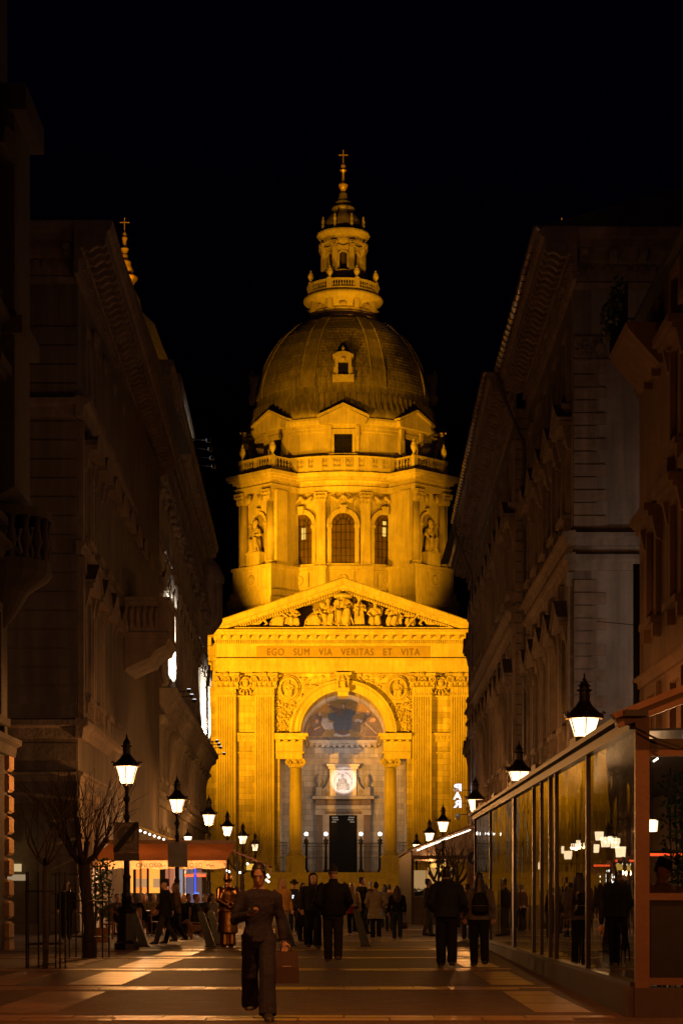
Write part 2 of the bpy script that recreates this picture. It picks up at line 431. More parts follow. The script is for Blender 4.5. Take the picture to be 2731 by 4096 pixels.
# bay panels between the paired pilasters: cherub head cartouche and belt course
for s in (-1, 1):
    cx = s * (1372 - 981) * SF
    m = MB(); x0, x1 = cx - 38*SF, cx + 38*SF
    m.box(x0, x1, 0.45, 0.74, fz(2965), fz(2937)); m.box(x0 + 0.003, x1 - 0.003, 0.30, 0.74, fz(2937) - 0.01, fz(2930))
    bpart(m, 'belt_course'); bpart(MB().box(x0, x1, 0.55, 0.74, fz(3012), fz(3006)), 'belt_course'); bpart(MB().box(x0, x1, 0.5, 0.74, zc0 - 0.1, zc0 + 0.05), 'belt_course')
    m = MB()
    for k in range(5): m.tube([(x0 + 0.35 + k*0.34, 0.44, fz(2957)), (x0 + 0.5 + k*0.34, 0.40, fz(2945)), (x0 + 0.3 + k*0.34, 0.42, fz(2942))], 0.05, 5)
    bpart(m, 'scroll_frieze', STONED)
    m = MB(); zz = (zc0 + zc1)/2 + 0.2
    m.tube([(cx + 0.62*math.cos(a/12*2*math.pi), 0.4, zz + 0.55*math.sin(a/12*2*math.pi)) for a in range(13)], 0.17, 7, ref=(0,1,0))
    m.ball((cx, 0.35, zz), 0.40, 10, 0.9, 0.8, 1.1); m.ball((cx, 0.33, zz + 0.22), 0.38, 10, 1.05, 0.7, 0.7)
    for k in range(6):
        a = R(200 + k*28); m.tube([(cx + 0.5*math.cos(a), 0.5, zz - 0.2 + 0.5*math.sin(a)), (cx + 0.9*math.cos(a), 0.42, zz - 0.3 + 0.85*math.sin(a)), (cx + 0.75*math.cos(a), 0.35, zz - 0.35 + 1.05*math.sin(a))], [0.14, 0.12, 0.08], 6)
    bpart(m, 'cherub_cartouche', STONED, True)

# entablature
e = MB(); x0, x1 = fx(868), -fx(868)
def course(name, za, zb_, y, ext=0.0, m=STONE, ret=2.5):
    q = MB(); q.box(x0 - ext, x1 + ext, y, ret, za, zb_); return bpart(q, name, m)
course('architrave', fz(2690), fz(2664), -0.02); course('architrave', fz(2664) + 0.002, fz(2642), -0.12, 0.1); course('architrave', fz(2642) + 0.002, fz(2634), -0.34, 0.32)
course('frieze', fz(2634) + 0.002, fz(2577), -0.01)
q = MB(); q.box(fx(1026), fx(1719), -0.05, -0.012, fz(2632), fz(2588))
q.box(fx(1026), fx(1719), -0.09, -0.012, fz(2588) + 0.002, fz(2585)); bpart(q, 'inscription_panel', mat('inscription_stone', (0.30, 0.235, 0.15), 0.85, 0.15, 1.5))
me = text_mesh('EGO   SUM   VIA   VERITAS   ET   VITA', 1.06, 0.03, 'inscription', mat('incised_letter', (0.15, 0.10, 0.05), 0.8, 0.1), 1.14)
xs = [v.co.x for v in me.vertices]; wd = max(xs) - min(xs); tw = (1676 - 1068)*SF
for v in me.vertices: v.co.x *= tw/wd
link('inscription', me, BAS, (0, -0.07, fz(2610)))
course('dentil_band', fz(2577) + 0.002, fz(2562), -0.16, 0.1)
course('cornice_bed', fz(2562) + 0.002, fz(2543), -0.35, 0.3); course('corona', fz(2543)+0.002, fz(2532), -1.12, 1.05); course('cornice', fz(2532) + 0.002, fz(2524), -1.38, 1.3)
d = MB()
nd = 118
for i in range(nd):
    x = x0 - 0.2 + (x1 - x0 + 0.4)*(i + 0.5)/nd; d.box(x - 0.075, x + 0.075, -0.40, -0.162, fz(2575), fz(2563))
stuff(bpart(d, 'dentil_course'))
mod = MB(); mod.prism([(0, 0), (0, 0.34), (-0.62, 0.34), (-0.62, 0.18), (-0.5, 0.08), (-0.3, 0.10), (-0.15, 0)], -0.19, 0.19, 'x'); mod.box(-0.24, 0.24, -0.7, 0, 0.342, 0.42)
mod_me = mod.mesh('modillion', STONED)
for i in range(27):
    x = x0 + 0.3 + (x1 - x0 - 0.6)*i/26; link('modillion', mod_me, BAS, (x, -0.352, fz(2543) - 0.425))
# pediment
PED = bpart(MB().box(-14.4, 14.4, -1.3, -1.29, fz(2523), fz(2522)), 'pediment')
zb0, za0 = fz(2512), fz(2321); hwp = 556*SF
sl = (za0 - zb0)/hwp; ang = math.atan(sl)
def rake(t0, t1, y0, y1, name, m=STONE, inset=0.0, parent=PED):
    q = MB(); k = math.hypot(1, sl)
    zt, zl = za0 - t0*k, za0 - t1*k
    h = hwp - inset
    q.prism([(-h, zt - h*sl), (0, zt), (h, zt - h*sl), (h, zl - h*sl), (0, zl), (-h, zl - h*sl)], y0, y1, 'y')
    return bpart(q, name, m, parent=parent)
rake(0, 0.12, -1.62, 2.4, 'raking_cornice', inset=-0.15); rake(0.122, 0.62, -1.5, 2.4, 'raking_cornice'); rake(0.622, 0.95, -1.05, 2.4, 'raking_cornice', inset=0.5); rake(0.952, 1.15, -0.6, 2.4, 'raking_cornice', inset=1.2)
rake(-0.08, -0.002, -1.7, 26, 'roof_sheet', LEAD, inset=-0.25)
q = MB(); q.prism([(-hwp + 1, zb0), (0, za0 - 0.7), (hwp - 1, zb0)], 2.0, 2.35, 'y'); bpart(q, 'tympanum', mat('shaded_limestone', (0.22, 0.18, 0.13), 0.9, 0.3, 0.8, 0.2, 9), parent=PED)  # stone colour darkened to deepen the shadow behind the statues
q = MB()
for s in (-1, 1):
    for i in range(46):
        x = s*(0.4 + i*0.26); zt = za0 - abs(x)*sl - 1.42
        if zt < fz(2518): continue
        q.box(x - 0.075, x + 0.075, -0.82, -0.55, zt, zt + 0.27)
stuff(bpart(q, 'raking_dentils', parent=PED))
q = MB()
for s in (-1, 1):
    for i in range(18):
        x = s*(0.6 + i*0.66); zt = za0 - abs(x)*sl - 0.86
        q.ball((x, -1.04, zt - 0.05), 0.13, 8, 1, 0.6, 1.2)
stuff(bpart(q, 'egg_moulding', STONED, parent=PED))
q = MB(); q.box(fx(940), fx(1808), -1.1, 1.98, fz(2522) + 0.01, fz(2514)); q.box(fx(1215), fx(1530), -1.0, 0.5, fz(2514) + 0.002, fz(2509)); bpart(q, 'statue_plinth', parent=PED)

# draped stone figures
def draped(seed, kind):
    rnd = random.Random(seed); m = MB(); j = lambda a: rnd.uniform(-a, a)
    V = Vector
    if kind == 'sit':           # about 2.6 units tall, seated, facing -y
        lean = j(0.12)
        m.rings([((0,0,0.0),(0.62,0,0),(0,0.45,0)), ((0,-0.05,0.5),(0.66,0,0),(0,0.5,0)), ((0,0.0,0.95),(0.58,0,0),(0,0.5,0)), ((0,0.1,1.2),(0.45,0,0),(0,0.35,0))], 14)
        m.rings([((0,0.12,1.0),(0.42,0,0),(0,0.32,0)), ((lean*0.5,0.12,1.5),(0.40,0,0),(0,0.30,0)), ((lean,0.1,1.9),(0.46,0,0),(0,0.27,0)), ((lean,0.1,2.08),(0.2,0,0),(0,0.18,0)), ((lean*1.2,0.05,2.2),(0.14,0,0),(0,0.14,0))], 14)
        m.ball((lean*1.4, 0, 2.42), 0.25, 12, 0.85, 1, 1.15)
        m.ball((lean*1.4, 0.08, 2.50), 0.27, 10, 0.95, 0.9, 1.0)
        if seed % 2: m.ball((lean*1.4, -0.18, 2.2), 0.17, 8, 0.8, 0.7, 1.2)     # beard
        for s in (-1, 1):
            kx = s*(0.32 + j(0.06)); kz = 0.98 + j(0.12)
            m.tube([(s*0.2, 0.05, 1.05), (kx, -0.55, kz), (kx + j(0.15), -0.5, 0.4), (kx + j(0.1), -0.6, 0.06)], [0.25, 0.24, 0.2, 0.17], 10)
            m.tube([(kx, -0.6, 0.05), (kx, -0.85, 0.04)], [0.12, 0.08], 8)
            ex = s*(0.62 + j(0.08))
            hz = 1.25 + j(0.4); hx = s*(0.15 + rnd.random()*0.35)
            m.tube([(lean + s*0.40, 0.1, 1.85), (ex, -0.05, 1.42 + j(0.1)), (hx, -0.45, hz)], [0.17, 0.15, 0.10], 8)
            m.ball((hx, -0.5, hz), 0.11, 8)
        for k in range(9):    # folds
            x = -0.5 + k*0.125 + j(0.04)
            m.tube([(x*0.7, -0.42 + abs(x)*0.2, 1.0 + j(0.1)), (x*0.95 + j(0.1), -0.55 + abs(x)*0.2, 0.55), (x*1.25 + j(0.15), -0.5 + abs(x)*0.2, 0.0)], [0.05, 0.075, 0.06], 6)
        for k in range(6):
            m.tube([(lean + 0.38, 0.0 - k*0.02, 1.95 - k*0.1), (lean + 0.05, -0.25, 1.7 - k*0.13), (-0.42, -0.12, 1.3 - k*0.08)], [0.05, 0.06, 0.05], 6)
    elif kind == 'bent':      # crouched forward to +x
        m.rings([((0,0,0),(0.7,0,0),(0,0.45,0)), ((0,0,0.5),(0.6,0,0),(0,0.45,0)), ((0.05,0,0.9),(0.45,0,0),(0,0.38,0)), ((0.35,0,1.3),(0.42,0,0.1),(0,0.34,0)), ((0.62,0,1.55),(0.30,0,0.15),(0,0.26,0)), ((0.78,-0.03,1.68),(0.13,0,0),(0,0.13,0))], 14)
        m.ball((0.92, -0.05, 1.85), 0.25, 12, 0.95, 0.9, 1.1); m.ball((0.86, 0.02, 1.93), 0.26, 10)
        m.tube([(0.0,-0.1,0.9), (0.62,-0.5,0.85), (0.5,-0.45,0.15), (0.75,-0.5,0.05)], [0.27,0.24,0.18,0.1], 10)
        m.tube([(-0.1,0.1,0.7), (-0.2,-0.35,0.2), (0.5,-0.4,0.12)], [0.27,0.24,0.15], 10)
        m.tube([(0.55,-0.2,1.5), (0.8,-0.45,1.1), (1.05,-0.5,1.0)], [0.16,0.13,0.09], 8); m.tube([(0.45,0.2,1.45), (0.95,-0.2,1.25), (1.15,-0.4,1.35)], [0.16,0.13,0.09], 8)
        for k in range(9): m.tube([(-0.4 + k*0.1, -0.42, 1.0 - abs(k-5)*0.05), (-0.5 + k*0.13 + j(0.05), -0.5, 0.5), (-0.6 + k*0.15, -0.48, 0)], 0.06, 6)
    elif kind == 'stand':
        m.rings([((0,0,0),(0.45,0,0),(0,0.32,0)), ((0,0,0.7),(0.38,0,0),(0,0.3,0)), ((0.03,0,1.3),(0.3,0,0),(0,0.25,0)), ((0.02,0,1.75),(0.38,0,0),(0,0.24,0)), ((0,0,2.0),(0.18,0,0),(0,0.15,0)), ((0,0,2.1),(0.12,0,0),(0,0.12,0))], 14)
        m.ball((0, -0.03, 2.32), 0.23, 12, 0.88, 1, 1.15); m.ball((0, 0.05, 2.4), 0.25, 10)
        for s in (-1, 1): m.tube([(s*0.34,0,1.75), (s*0.5,-0.1,1.3), (s*0.15,-0.38,1.35 + j(0.2))], [0.15,0.13,0.09], 8)
        for k in range(8): m.tube([(-0.28 + k*0.08, -0.26, 1.3), (-0.34 + k*0.1 + j(0.05), -0.32, 0.6), (-0.42 + k*0.12, -0.33, 0)], 0.05, 6)
    elif kind == 'recline':   # lying, head towards +x
        m.rings([((-1.5,0,0.16),(0,0,0.14),(0,0.16,0)), ((-0.9,-0.05,0.3),(0,0,0.24),(0,0.3,0)), ((-0.2,0,0.36),(0,0,0.32),(0,0.38,0)), ((0.3,0,0.5),(0.1,0,0.34),(0,0.34,0)), ((0.65,0,0.85),(0.22,0,0.24),(0,0.3,0)), ((0.78,0,1.05),(0.13,0,0.1),(0,0.14,0))], 14)
        m.ball((0.88, -0.05, 1.28), 0.23, 12); m.ball((0.86, 0.02, 1.36), 0.25, 10)
        m.tube([(0.65,-0.25,0.85), (0.95,-0.4,0.4), (0.6,-0.5,0.15)], [0.15,0.13,0.08], 8); m.tube([(0.6,-0.25,0.95), (0.1,-0.45,0.75), (-0.3,-0.4,0.55)], [0.15,0.12,0.08], 8)
        m.tube([(-0.1,-0.2,0.4), (-0.7,-0.3,0.62), (-1.3,-0.35,0.15)], [0.24,0.2,0.12], 8)
        for k in range(8): m.tube([(0.2 - k*0.2, -0.36, 0.5 - k*0.03), (0.05 - k*0.22, -0.42, 0.2), (0.1 - k*0.22, -0.42, 0)], 0.06, 6)
    return m
FIG = {}
def figure(seed, kind):
    k = (seed, kind)
    if k not in FIG: FIG[k] = blob_mesh(draped(seed, kind), 'statue', STONED, 0.045, 1, 0.05, 0.12)
    return FIG[k]
ys = -0.1; zs = fz(2511)
for (px, ht, kind, seed, flip, up) in ((1372, 4.05, 'sit', 3, 1, 0.14), (1311, 3.2, 'sit', 5, 1, 0), (1248, 2.75, 'bent', 1, 1, 0), (1175, 2.6, 'sit', 2, -1, 0), (1146, 2.0, 'stand', 1, 1, 0), (1105, 2.4, 'bent', 1, 1, 0), (1030, 1.55, 'recline', 1, 1, 0),
                              (1437, 3.4, 'stand', 2, 1, 0.14), (1498, 2.9, 'sit', 7, -1, 0), (1567, 2.8, 'sit', 4, 1, 0), (1596, 2.0, 'stand', 3, 1, 0), (1640, 2.5, 'sit', 9, -1, 0), (1716, 1.6, 'recline', 1, -1, 0)):
    h0 = {'sit': 2.75, 'bent': 2.15, 'stand': 2.65, 'recline': 1.62}[kind]; k = ht/h0
    link('statue', figure(seed, kind), PED, (fx(px), ys, zs + up), scale=(k*flip*(1.12 if kind == 'recline' else 1.0), k*0.85, k))
q = MB()
def relpt(px, py, y=-1.0): return (fx(px), y, fz(py))
q.tube([relpt(1339, 2415), relpt(1342, 2500)], 0.06, 6); q.box(fx(1333), fx(1350), -1.05, -0.95, fz(2421), fz(2417)); q.tube([relpt(1420, 2420), relpt(1420, 2478)], 0.08, 6); q.tube([relpt(1620, 2518), relpt(1672, 2460)], 0.08, 6); q.ball(relpt(1672, 2460), 0.16); q.tube([relpt(1735, 2490), relpt(1810, 2516)], 0.07, 6); q.tube([relpt(1252, 2440), relpt(1285, 2500)], 0.06, 6)
bpart(q, 'statue_attribute', STONED, parent=PED)
q = MB(); q.lathe([(0.0, 0.45), (0.9, 0.38), (1.05, 0.2), (0.95, 0.0), (0.0, 0.05)], 16, (0, -0.2, fz(2392))); bpart(q, 'shell_canopy', STONED, parent=PED)
# black floodlight platform behind the apex
q = MB(); q.box(fx(1316), fx(1428), 6.0, 8.0, fz(2345), fz(2312)); q.box(fx(1308), fx(1432), 5.7, 8.3, fz(2312), fz(2307)); bpart(q, 'floodlight_platform', BLACKM)
for px in (1386, 1410):
    q = MB(); q.lathe([(0.16, 0), (0.16, 0.3), (0.06, 0.5), (0.02, 0.65)], 8, (fx(px), 6.2, fz(2307))); bpart(q, 'lightning_rod', BLACKM)

# archivolt rings, keystone, spandrels
def ring(r0, r1, y0, y1, name, m=STONE, cz=ZA, n=40, parent=BAS, bumps=0):
    q = MB(); prev = None
    vs = []
    for i in range(n + 1):
        a = math.pi*i/n; c, s_ = math.cos(a), math.sin(a)
        vs += [(r0*c, y0, cz + r0*s_), (r1*c, y0, cz + r1*s_), (r1*c, y1, cz + r1*s_), (r0*c, y1, cz + r0*s_)]
    fs = []
    for i in range(n):
        o = i*4; p = o + 4
        for k in range(4): fs.append((o + k, o + (k+1) % 4, p + (k+1) % 4, p + k))
    q.add(vs, fs)
    return bpart(q, name, m, parent=parent)
ring(RA, RA + 0.28, 0.45, 0.9, 'archivolt'); ring(RA + 0.282, RA + 0.75, 0.35, 0.9, 'archivolt'); ring(RA + 0.752, RA + 0.92, 0.22, 0.9, 'archivolt'); ring(RA + 0.922, RA + 1.13, 0.08, 0.9, 'archivolt')
q = MB()
for i in range(61):
    a = math.pi*(i + 0.5)/62; q.ball(((RA + 0.84)*math.cos(a), 0.2, ZA + (RA + 0.84)*math.sin(a)), 0.09, 6)
stuff(bpart(q, 'bead_moulding', STONED))
KS = MB(); KS.prism([(-0.55, fz(2770)), (0.55, fz(2770)), (0.72, fz(2694)), (-0.72, fz(2694))], -0.25, 0.75, 'y'); KS.box(-0.66, 0.66, -0.6, 0.7, fz(2768), fz(2752)); KS.box(-0.56, 0.56, -0.1, 3.0, fz(2784), fz(2769)); KS.box(-0.9, 0.9, -0.5, 0.7, fz(2700), fz(2691))
kso = bpart(KS, 'keystone')
link('angel', figure(1, 'stand'), kso, (0, -0.45, fz(2752)), scale=(0.6, 0.6, 0.56))
q = MB()
for s in (-1, 1): q.rings([((s*0.25, -0.3, fz(2700)), (0.14, 0, 0), (0, 0.1, 0)), ((s*0.5, -0.35, fz(2710)), (0.2, 0, 0), (0, 0.12, 0)), ((s*0.55, -0.35, fz(2735)), (0.1, 0, 0), (0, 0.08, 0)), ((s*0.45, -0.3, fz(2750)), (0.03, 0, 0), (0, 0.03, 0))], 8)
bpart(q, 'angel_wings', STONED, parent=kso)
rs = random.Random(5)
for s in (-1, 1):
    cx, cz = s*218*SF, fz(2751)
    q = MB()
    q.tube([(cx + 0.95*math.cos(a/20*2*math.pi), 0.52, cz + 1.08*math.sin(a/20*2*math.pi)) for a in range(21)], 0.17, 8, ref=(0,1,0))
    q.tube([(cx + 1.2*math.cos(a/20*2*math.pi), 0.62, cz + 1.33*math.sin(a/20*2*math.pi)) for a in range(21)], 0.09, 6, ref=(0,1,0))
    bpart(q, 'medallion_frame', STONED, True)
    link('medallion_bust', figure(5 if s < 0 else 7, 'sit'), BAS, (cx, 0.62, cz - 0.95), scale=(0.72*s, 0.35, 0.70))
    q = MB()
    n = 0
    while n < 150:
        x = rs.uniform(5.1, 8.0) if rs.random() < 0.55 else rs.uniform(1.6, 7.4); z = rs.uniform(ZA + 0.3, ztop - 0.3)
        rr = math.hypot(x, z - ZA)
        if rr < RA + 1.35 or x > 7.95 or math.hypot((x - abs(cx)), (z - cz)*0.9) < 1.5: continue
        if x > 7.2 and rs.random() < 0.0: continue
        a = rs.uniform(0, 6.28); l = rs.uniform(0.25, 0.5); k = rs.choice((-1, 1))
        pts = [(s*(x + l*math.cos(a + k*t*0.9)*t), 0.70 - 0.12*math.sin(t*3.1), z + l*math.sin(a + k*t*0.9)*t) for t in (0, 0.35, 0.7, 1.0)]
        q.tube(pts, [0.05, 0.09, 0.08, 0.03], 5); n += 1
    stuff(bpart(q, 'spandrel_foliage', STONED))
    q = MB(); xa, xb = sorted((s*8.05, s*8.2)); q.box(xa, xb, 0.6, 0.74, ZA + 0.3, ztop - 0.2); xa, xb = sorted((s*6.6, s*6.72)); q.box(xa, xb, 0.6, 0.74, ZA + 0.3, ZA + 2.6); bpart(q, 'spandrel_fillet')
# impost entablatures on columns
for s in (-1, 1):
    q = MB()
    for (xa, xb, ya, za, zb_) in ((7.25, 3.72, -0.35, fz(2946), fz(2933)), (7.25, 3.95, -0.1, fz(2958), fz(2946) - 0.002), (7.2, 4.3, 0.3, fz(3006), fz(2958) - 0.002), (7.2, 4.15, 0.12, fz(3013), fz(3006) - 0.002), (7.2, 4.35, 0.35, fz(3034), fz(3013) - 0.002)):
        a, c = sorted((s*xa, s*xb)); q.box(a, c, ya, YB - 0.01 if xa > 7.22 else YB - 0.05, za, zb_)
    bpart(q, 'impost_entablature')
    for k in range(4): 
        q = MB(); x = s*(4.4 + k*0.8); q.box(x - 0.14, x + 0.14, -0.3, 0.28, fz(2968), fz(2959)); bpart(q, 'modillion')
    cx = s*(1372 - 1182)*SF; r0 = 0.70
    q = MB(); q.lathe([(r0*1.02, fz(3407)), (r0, fz(3395)), (r0, fz(3250)), (r0*0.86, fz(3070))], 28, (cx, 1.25, 0)); col = bpart(q, 'column', STONE, True)
    q = MB(); q.lathe([(r0*0.86, fz(3068)), (r0*0.95, fz(3066)), (r0*0.9, fz(3064)), (r0*1.0, fz(3048)), (r0*1.2, fz(3040)), (r0*1.2, fz(3035))], 20, (cx, 1.25, 0)); q.box(cx - 0.95, cx + 0.95, 0.3, 2.2, fz(3037), fz(3034.5))
    for t in (-1, 1): spiral(q, (cx + t*0.72, 0.42, fz(3048)), 0.34, t, th=0.1)
    q.ball((cx, 0.42, fz(3045)), 0.22, 8)
    for t in range(6): leaf(q, Matrix.Translation((cx - 0.62 + t*0.25, 0.75 - 0.2*math.sin(t/5*3.14), fz(3068))), 0.26, 0.45, 0.15)
    bpart(q, 'capital', STONED, parent=col)
    q = MB(); q.lathe([(r0*1.32, fz(3424)), (r0*1.32, fz(3419)), (r0*1.12, fz(3416)), (r0*1.2, fz(3411)), (r0*1.03, fz(3407))], 28, (cx, 1.25, 0)); q.box(cx - 0.98, cx + 0.98, 0.25, 2.25, FLOORZ, fz(3428)); q.box(cx - 1.08, cx + 1.08, 0.15, 2.35, fz(3430), fz(3424)); q.box(cx - 1.1, cx + 1.1, 0.13, 2.37, FLOORZ + 0.002, fz(3480)); bpart(q, 'column_base', STONE, parent=col)

# portal back wall
SB = (DF + YB)/F
def bx_(px): return (px - 1372)*SB
def bz_(py): return CAMH + (PY - py)*SB
GREY = mat('portal_limestone', (0.38, 0.36, 0.34), 0.85, 0.2, 0.5, 0.2, 9, brick=(1.1, 0.62, 'xz'), streak=0.2)
GREYT = mat('portal_trim_stone', (0.36, 0.325, 0.285), 0.8, 0.25, 1.0, 0.5, 9)
BROWNT = mat('portal_brown_marble', (0.15, 0.105, 0.075), 0.5, 0.3, 1.2, 0.2, 9)
q = MB(); q.box(-6.74, 6.74, YB, YB + 0.28, 0, ZA + RA + 0.35); pw_ = bpart(q, 'portal_wall', GREY)
q = MB(); q.box(-4.6, 4.6, YB - 0.5, YB - 0.002, bz_(2975), bz_(2961)); q.box(-4.45, 4.45, YB - 0.3, YB - 0.002, bz_(2983), bz_(2975) - 0.002); q.box(-6.7, 6.7, YB - 0.12, YB - 0.002, bz_(3060), bz_(3035)); q.box(-6.7, 6.7, YB - 0.2, YB - 0.002, bz_(3034.6), bz_(3031)); bpart(q, 'portal_cornice', GREYT)
for i in range(14):
    q = MB(); x = -4.2 + 8.4*i/13; q.box(x - 0.16, x + 0.16, YB - 0.45, YB - 0.302, bz_(2990), bz_(2975) - 0.004); bpart(q, 'modillion', GREYT)
# lunette mosaic: gold ground, generic robed figure, clouds, side groups
ZM = bz_(2949); RM = 152*SB
def tess(name, col, rough=0.45, v=0.35): return mat(name, col, rough, v, 4.0, 0.4, 40)
MG, MBL, MRD, MSK, MCL, MBR, MBO = tess('gold_tessera', (0.24, 0.155, 0.05)), tess('slate_blue_tessera', (0.06, 0.075, 0.11)), tess('brown_red_tessera', (0.11, 0.075, 0.065)), tess('flesh_tessera', (0.36, 0.23, 0.15)), tess('cloud_tessera', (0.36, 0.32, 0.31), v=0.4), tess('umber_tessera', (0.13, 0.10, 0.075), v=0.5), tess('mosaic_border_tessera', (0.115, 0.09, 0.085), v=0.5)
MOS = MB()
MOS.prism([(RM*math.cos(math.pi*i/36), ZM + RM*math.sin(math.pi*i/36)) for i in range(37)], YB - 0.06, YB - 0.01, 'y')
mos = bpart(MOS, 'mosaic', MG)
ring(RM, RM + 0.32, YB - 0.10, YB - 0.01, 'mosaic_border', MBO, ZM, 36, mos); ring(RM + 0.322, RA + 0.1, YB - 0.5, YB - 0.01, 'lunette_surround', GREY, ZM, 36, mos)
q = MB(); q.box(-RM - 0.3, RM + 0.3, YB - 0.1, YB - 0.01, bz_(2961) + 0.01, ZM - 0.002); bpart(q, 'mosaic_border', MBO, parent=mos)
def mp(zx, zy): return (bx_(1180 + zx*380/1568), bz_(2680 + zy*380/1568))
lay = [0]
def flat(name, pts, m):
    lay[0] += 1
    q = MB(); q.prism([mp(*p) for p in pts], YB - 0.064 - 0.003*lay[0], YB - 0.061 - 0.003*lay[0] + 0.0005, 'y'); return bpart(q, name, m, parent=mos)
def ell(cx, cy, rx, ry, n=14, wob=0.0, sd=1):
    r_ = random.Random(sd); return [(cx + rx*math.cos(2*math.pi*i/n)*(1 + r_.uniform(-wob, wob)), cy + ry*math.sin(2*math.pi*i/n)*(1 + r_.uniform(-wob, wob))) for i in range(n)]
flat('mosaic_cloud', ell(520, 920, 140, 70, 16, 0.2, 1), MCL); flat('mosaic_cloud', ell(480, 830, 70, 45, 14, 0.2, 2), MCL); flat('mosaic_cloud', ell(1040, 850, 70, 45, 14, 0.2, 3), MCL); flat('mosaic_cloud', ell(1010, 940, 130, 90, 16, 0.2, 4), MBR); flat('mosaic_cloud', ell(760, 1070, 140, 30, 16, 0.2, 5), MCL)
flat('mosaic_group', [(205, 1095), (210, 990), (260, 900), (300, 780), (400, 690), (450, 790), (430, 900), (500, 1000), (430, 1095)], MRD); flat('mosaic_group', ell(300, 850, 60, 90, 14, 0.15, 6), MBR); flat('mosaic_group', ell(405, 725, 30, 38), MSK); flat('mosaic_group', ell(320, 760, 26, 34), MBR); flat('mosaic_group', ell(360, 850, 26, 34), MSK); flat('mosaic_group', [(300, 990), (330, 960), (420, 930), (410, 950), (330, 995)], MSK)
flat('mosaic_group', [(1080, 1060), (1130, 960), (1120, 800), (1170, 690), (1250, 690), (1330, 800), (1390, 950), (1390, 1085), (1170, 1095)], MBR); flat('mosaic_group', [(1170, 1090), (1190, 1000), (1290, 950), (1370, 1020), (1360, 1090)], MRD); flat('mosaic_group', ell(1200, 710, 34, 40), MSK); flat('mosaic_group', ell(1280, 830, 60, 38, 14, 0.2, 8), MSK); flat('mosaic_group', [(1150, 880), (1170, 880), (1350, 1050), (1340, 1060)], MCL)
flat('mosaic_figure', [(730, 640), (650, 620), (580, 580), (575, 605), (620, 660), (700, 720), (720, 800), (870, 800), (990, 700), (1000, 690), (930, 660), (850, 640)], MRD); flat('mosaic_figure', [(535, 735), (640, 700), (720, 690), (780, 720), (850, 640), (920, 655), (1000, 690), (940, 800), (930, 960), (880, 1000), (720, 1010), (660, 1025), (620, 900), (660, 850), (560, 820)], MBL); flat('mosaic_figure', ell(795, 1030, 105, 45, 14, 0.1, 9), MRD); flat('mosaic_figure', ell(798, 600, 42, 58), MBR); flat('mosaic_figure', ell(796, 598, 25, 38), MSK); flat('mosaic_figure', ell(555, 572, 24, 16), MSK); flat('mosaic_figure', ell(1030, 712, 36, 14), MSK); flat('mosaic_figure', [(690, 700), (780, 640), (800, 690), (720, 790)], MRD)
# door, surround, aedicule with tondo
def pbox(px0, px1, py0, py1, y0, y1=None, m=GREYT, name='door_surround', parent=BAS):
    q = MB(); q.box(bx_(px0), bx_(px1), YB - y0, YB - 0.002 if y1 is None else YB - y1, bz_(py1), bz_(py0)); return bpart(q, name, m, parent=parent)
door = pbox(1316, 1428, 3261, 3491, 0.05, m=DARKWOOD, name='door')
for s in (-1, 1):
    for r_ in range(5):
        xa, xb = sorted((s*0.12, s*1.3)); q = MB(); z0 = FLOORZ + 0.25 + r_*1.05; q.box(xa, xb, YB - 0.09, YB - 0.051, z0, z0 + 0.85); bpart(q, 'door_panel', DARKWOOD, parent=door)
    for i in range(4):
        for j in range(3):
            if i + j > 4 or (i == 3 and j == 2): continue
            q = MB(); x = s*(1.18 - i*0.17 - (j % 2)*0.08); z = bz_(3272 + j*9); q.lathe([(0.075, 0), (0.06, 0.12), (0, 0.16)], 6, (x, YB - 0.12, z)); bpart(q, 'door_light', emat('lit_door_glass', (0.9, 0.7, 0.5), 0.22), parent=door)
sur = pbox(1292, 1316, 3236, 3491, 0.35, m=GREYT); pbox(1428, 1452, 3236, 3491, 0.35); pbox(1292, 1452, 3236, 3261, 0.36, m=GREYT); pbox(1300, 1444, 3246, 3256, 0.42, m=BROWNT)
for s in (-1, 1):
    x = 1372 + s*95; pbox(x - 13, x + 13, 3262, 3491, 0.55, m=BROWNT, name='door_pilaster'); pbox(x - 16, x + 16, 3238, 3261, 0.62, name='door_capital', m=GREYT); x = 1372 + s*79; pbox(x - 5, x + 5, 3240, 3491, 0.45, m=GREYT, name='door_pilaster')
pbox(1262, 1482, 3222, 3237, 0.7, m=GREYT, name='door_entablature'); pbox(1302, 1442, 3190, 3221, 0.5, m=BROWNT, name='door_entablature'); pbox(1262, 1301, 3198, 3221, 0.72, m=BROWNT, name='door_entablature'); pbox(1443, 1482, 3198, 3221, 0.72, m=BROWNT, name='door_entablature'); pbox(1250, 1494, 3186, 3197, 1.0, m=GREYT, name='door_cornice'); 
MARB = mat('white_marble', (0.62, 0.56, 0.50), 0.6, 0.12, 1.5, 0.2, 9)
AE = pbox(1319, 1425, 3076, 3185, 0.3, m=MARB, name='aedicule')
for (a, b_, c, d_) in ((1319, 1334, 3082, 3185), (1410, 1425, 3082, 3185), (1334, 1410, 3082, 3092), (1334, 1410, 3166, 3185)): pbox(a, b_, c, d_, 0.48, m=MARB, name='aedicule_frame', parent=BAS)
pbox(1313, 1431, 3067, 3077, 0.75, m=MARB, name='aedicule_cornice'); pbox(1307, 1437, 3058, 3066.5, 0.95, m=MARB, name='aedicule_cornice')
q = MB(); tc = (0, YB - 0.34, bz_(3128))
q.tube([(tc[0] + 0.93*math.cos(a/24*2*math.pi), tc[1], tc[2] + 0.93*math.sin(a/24*2*math.pi)) for a in range(25)], 0.09, 8, ref=(0,1,0)); bpart(q, 'tondo_frame', MARB, True)
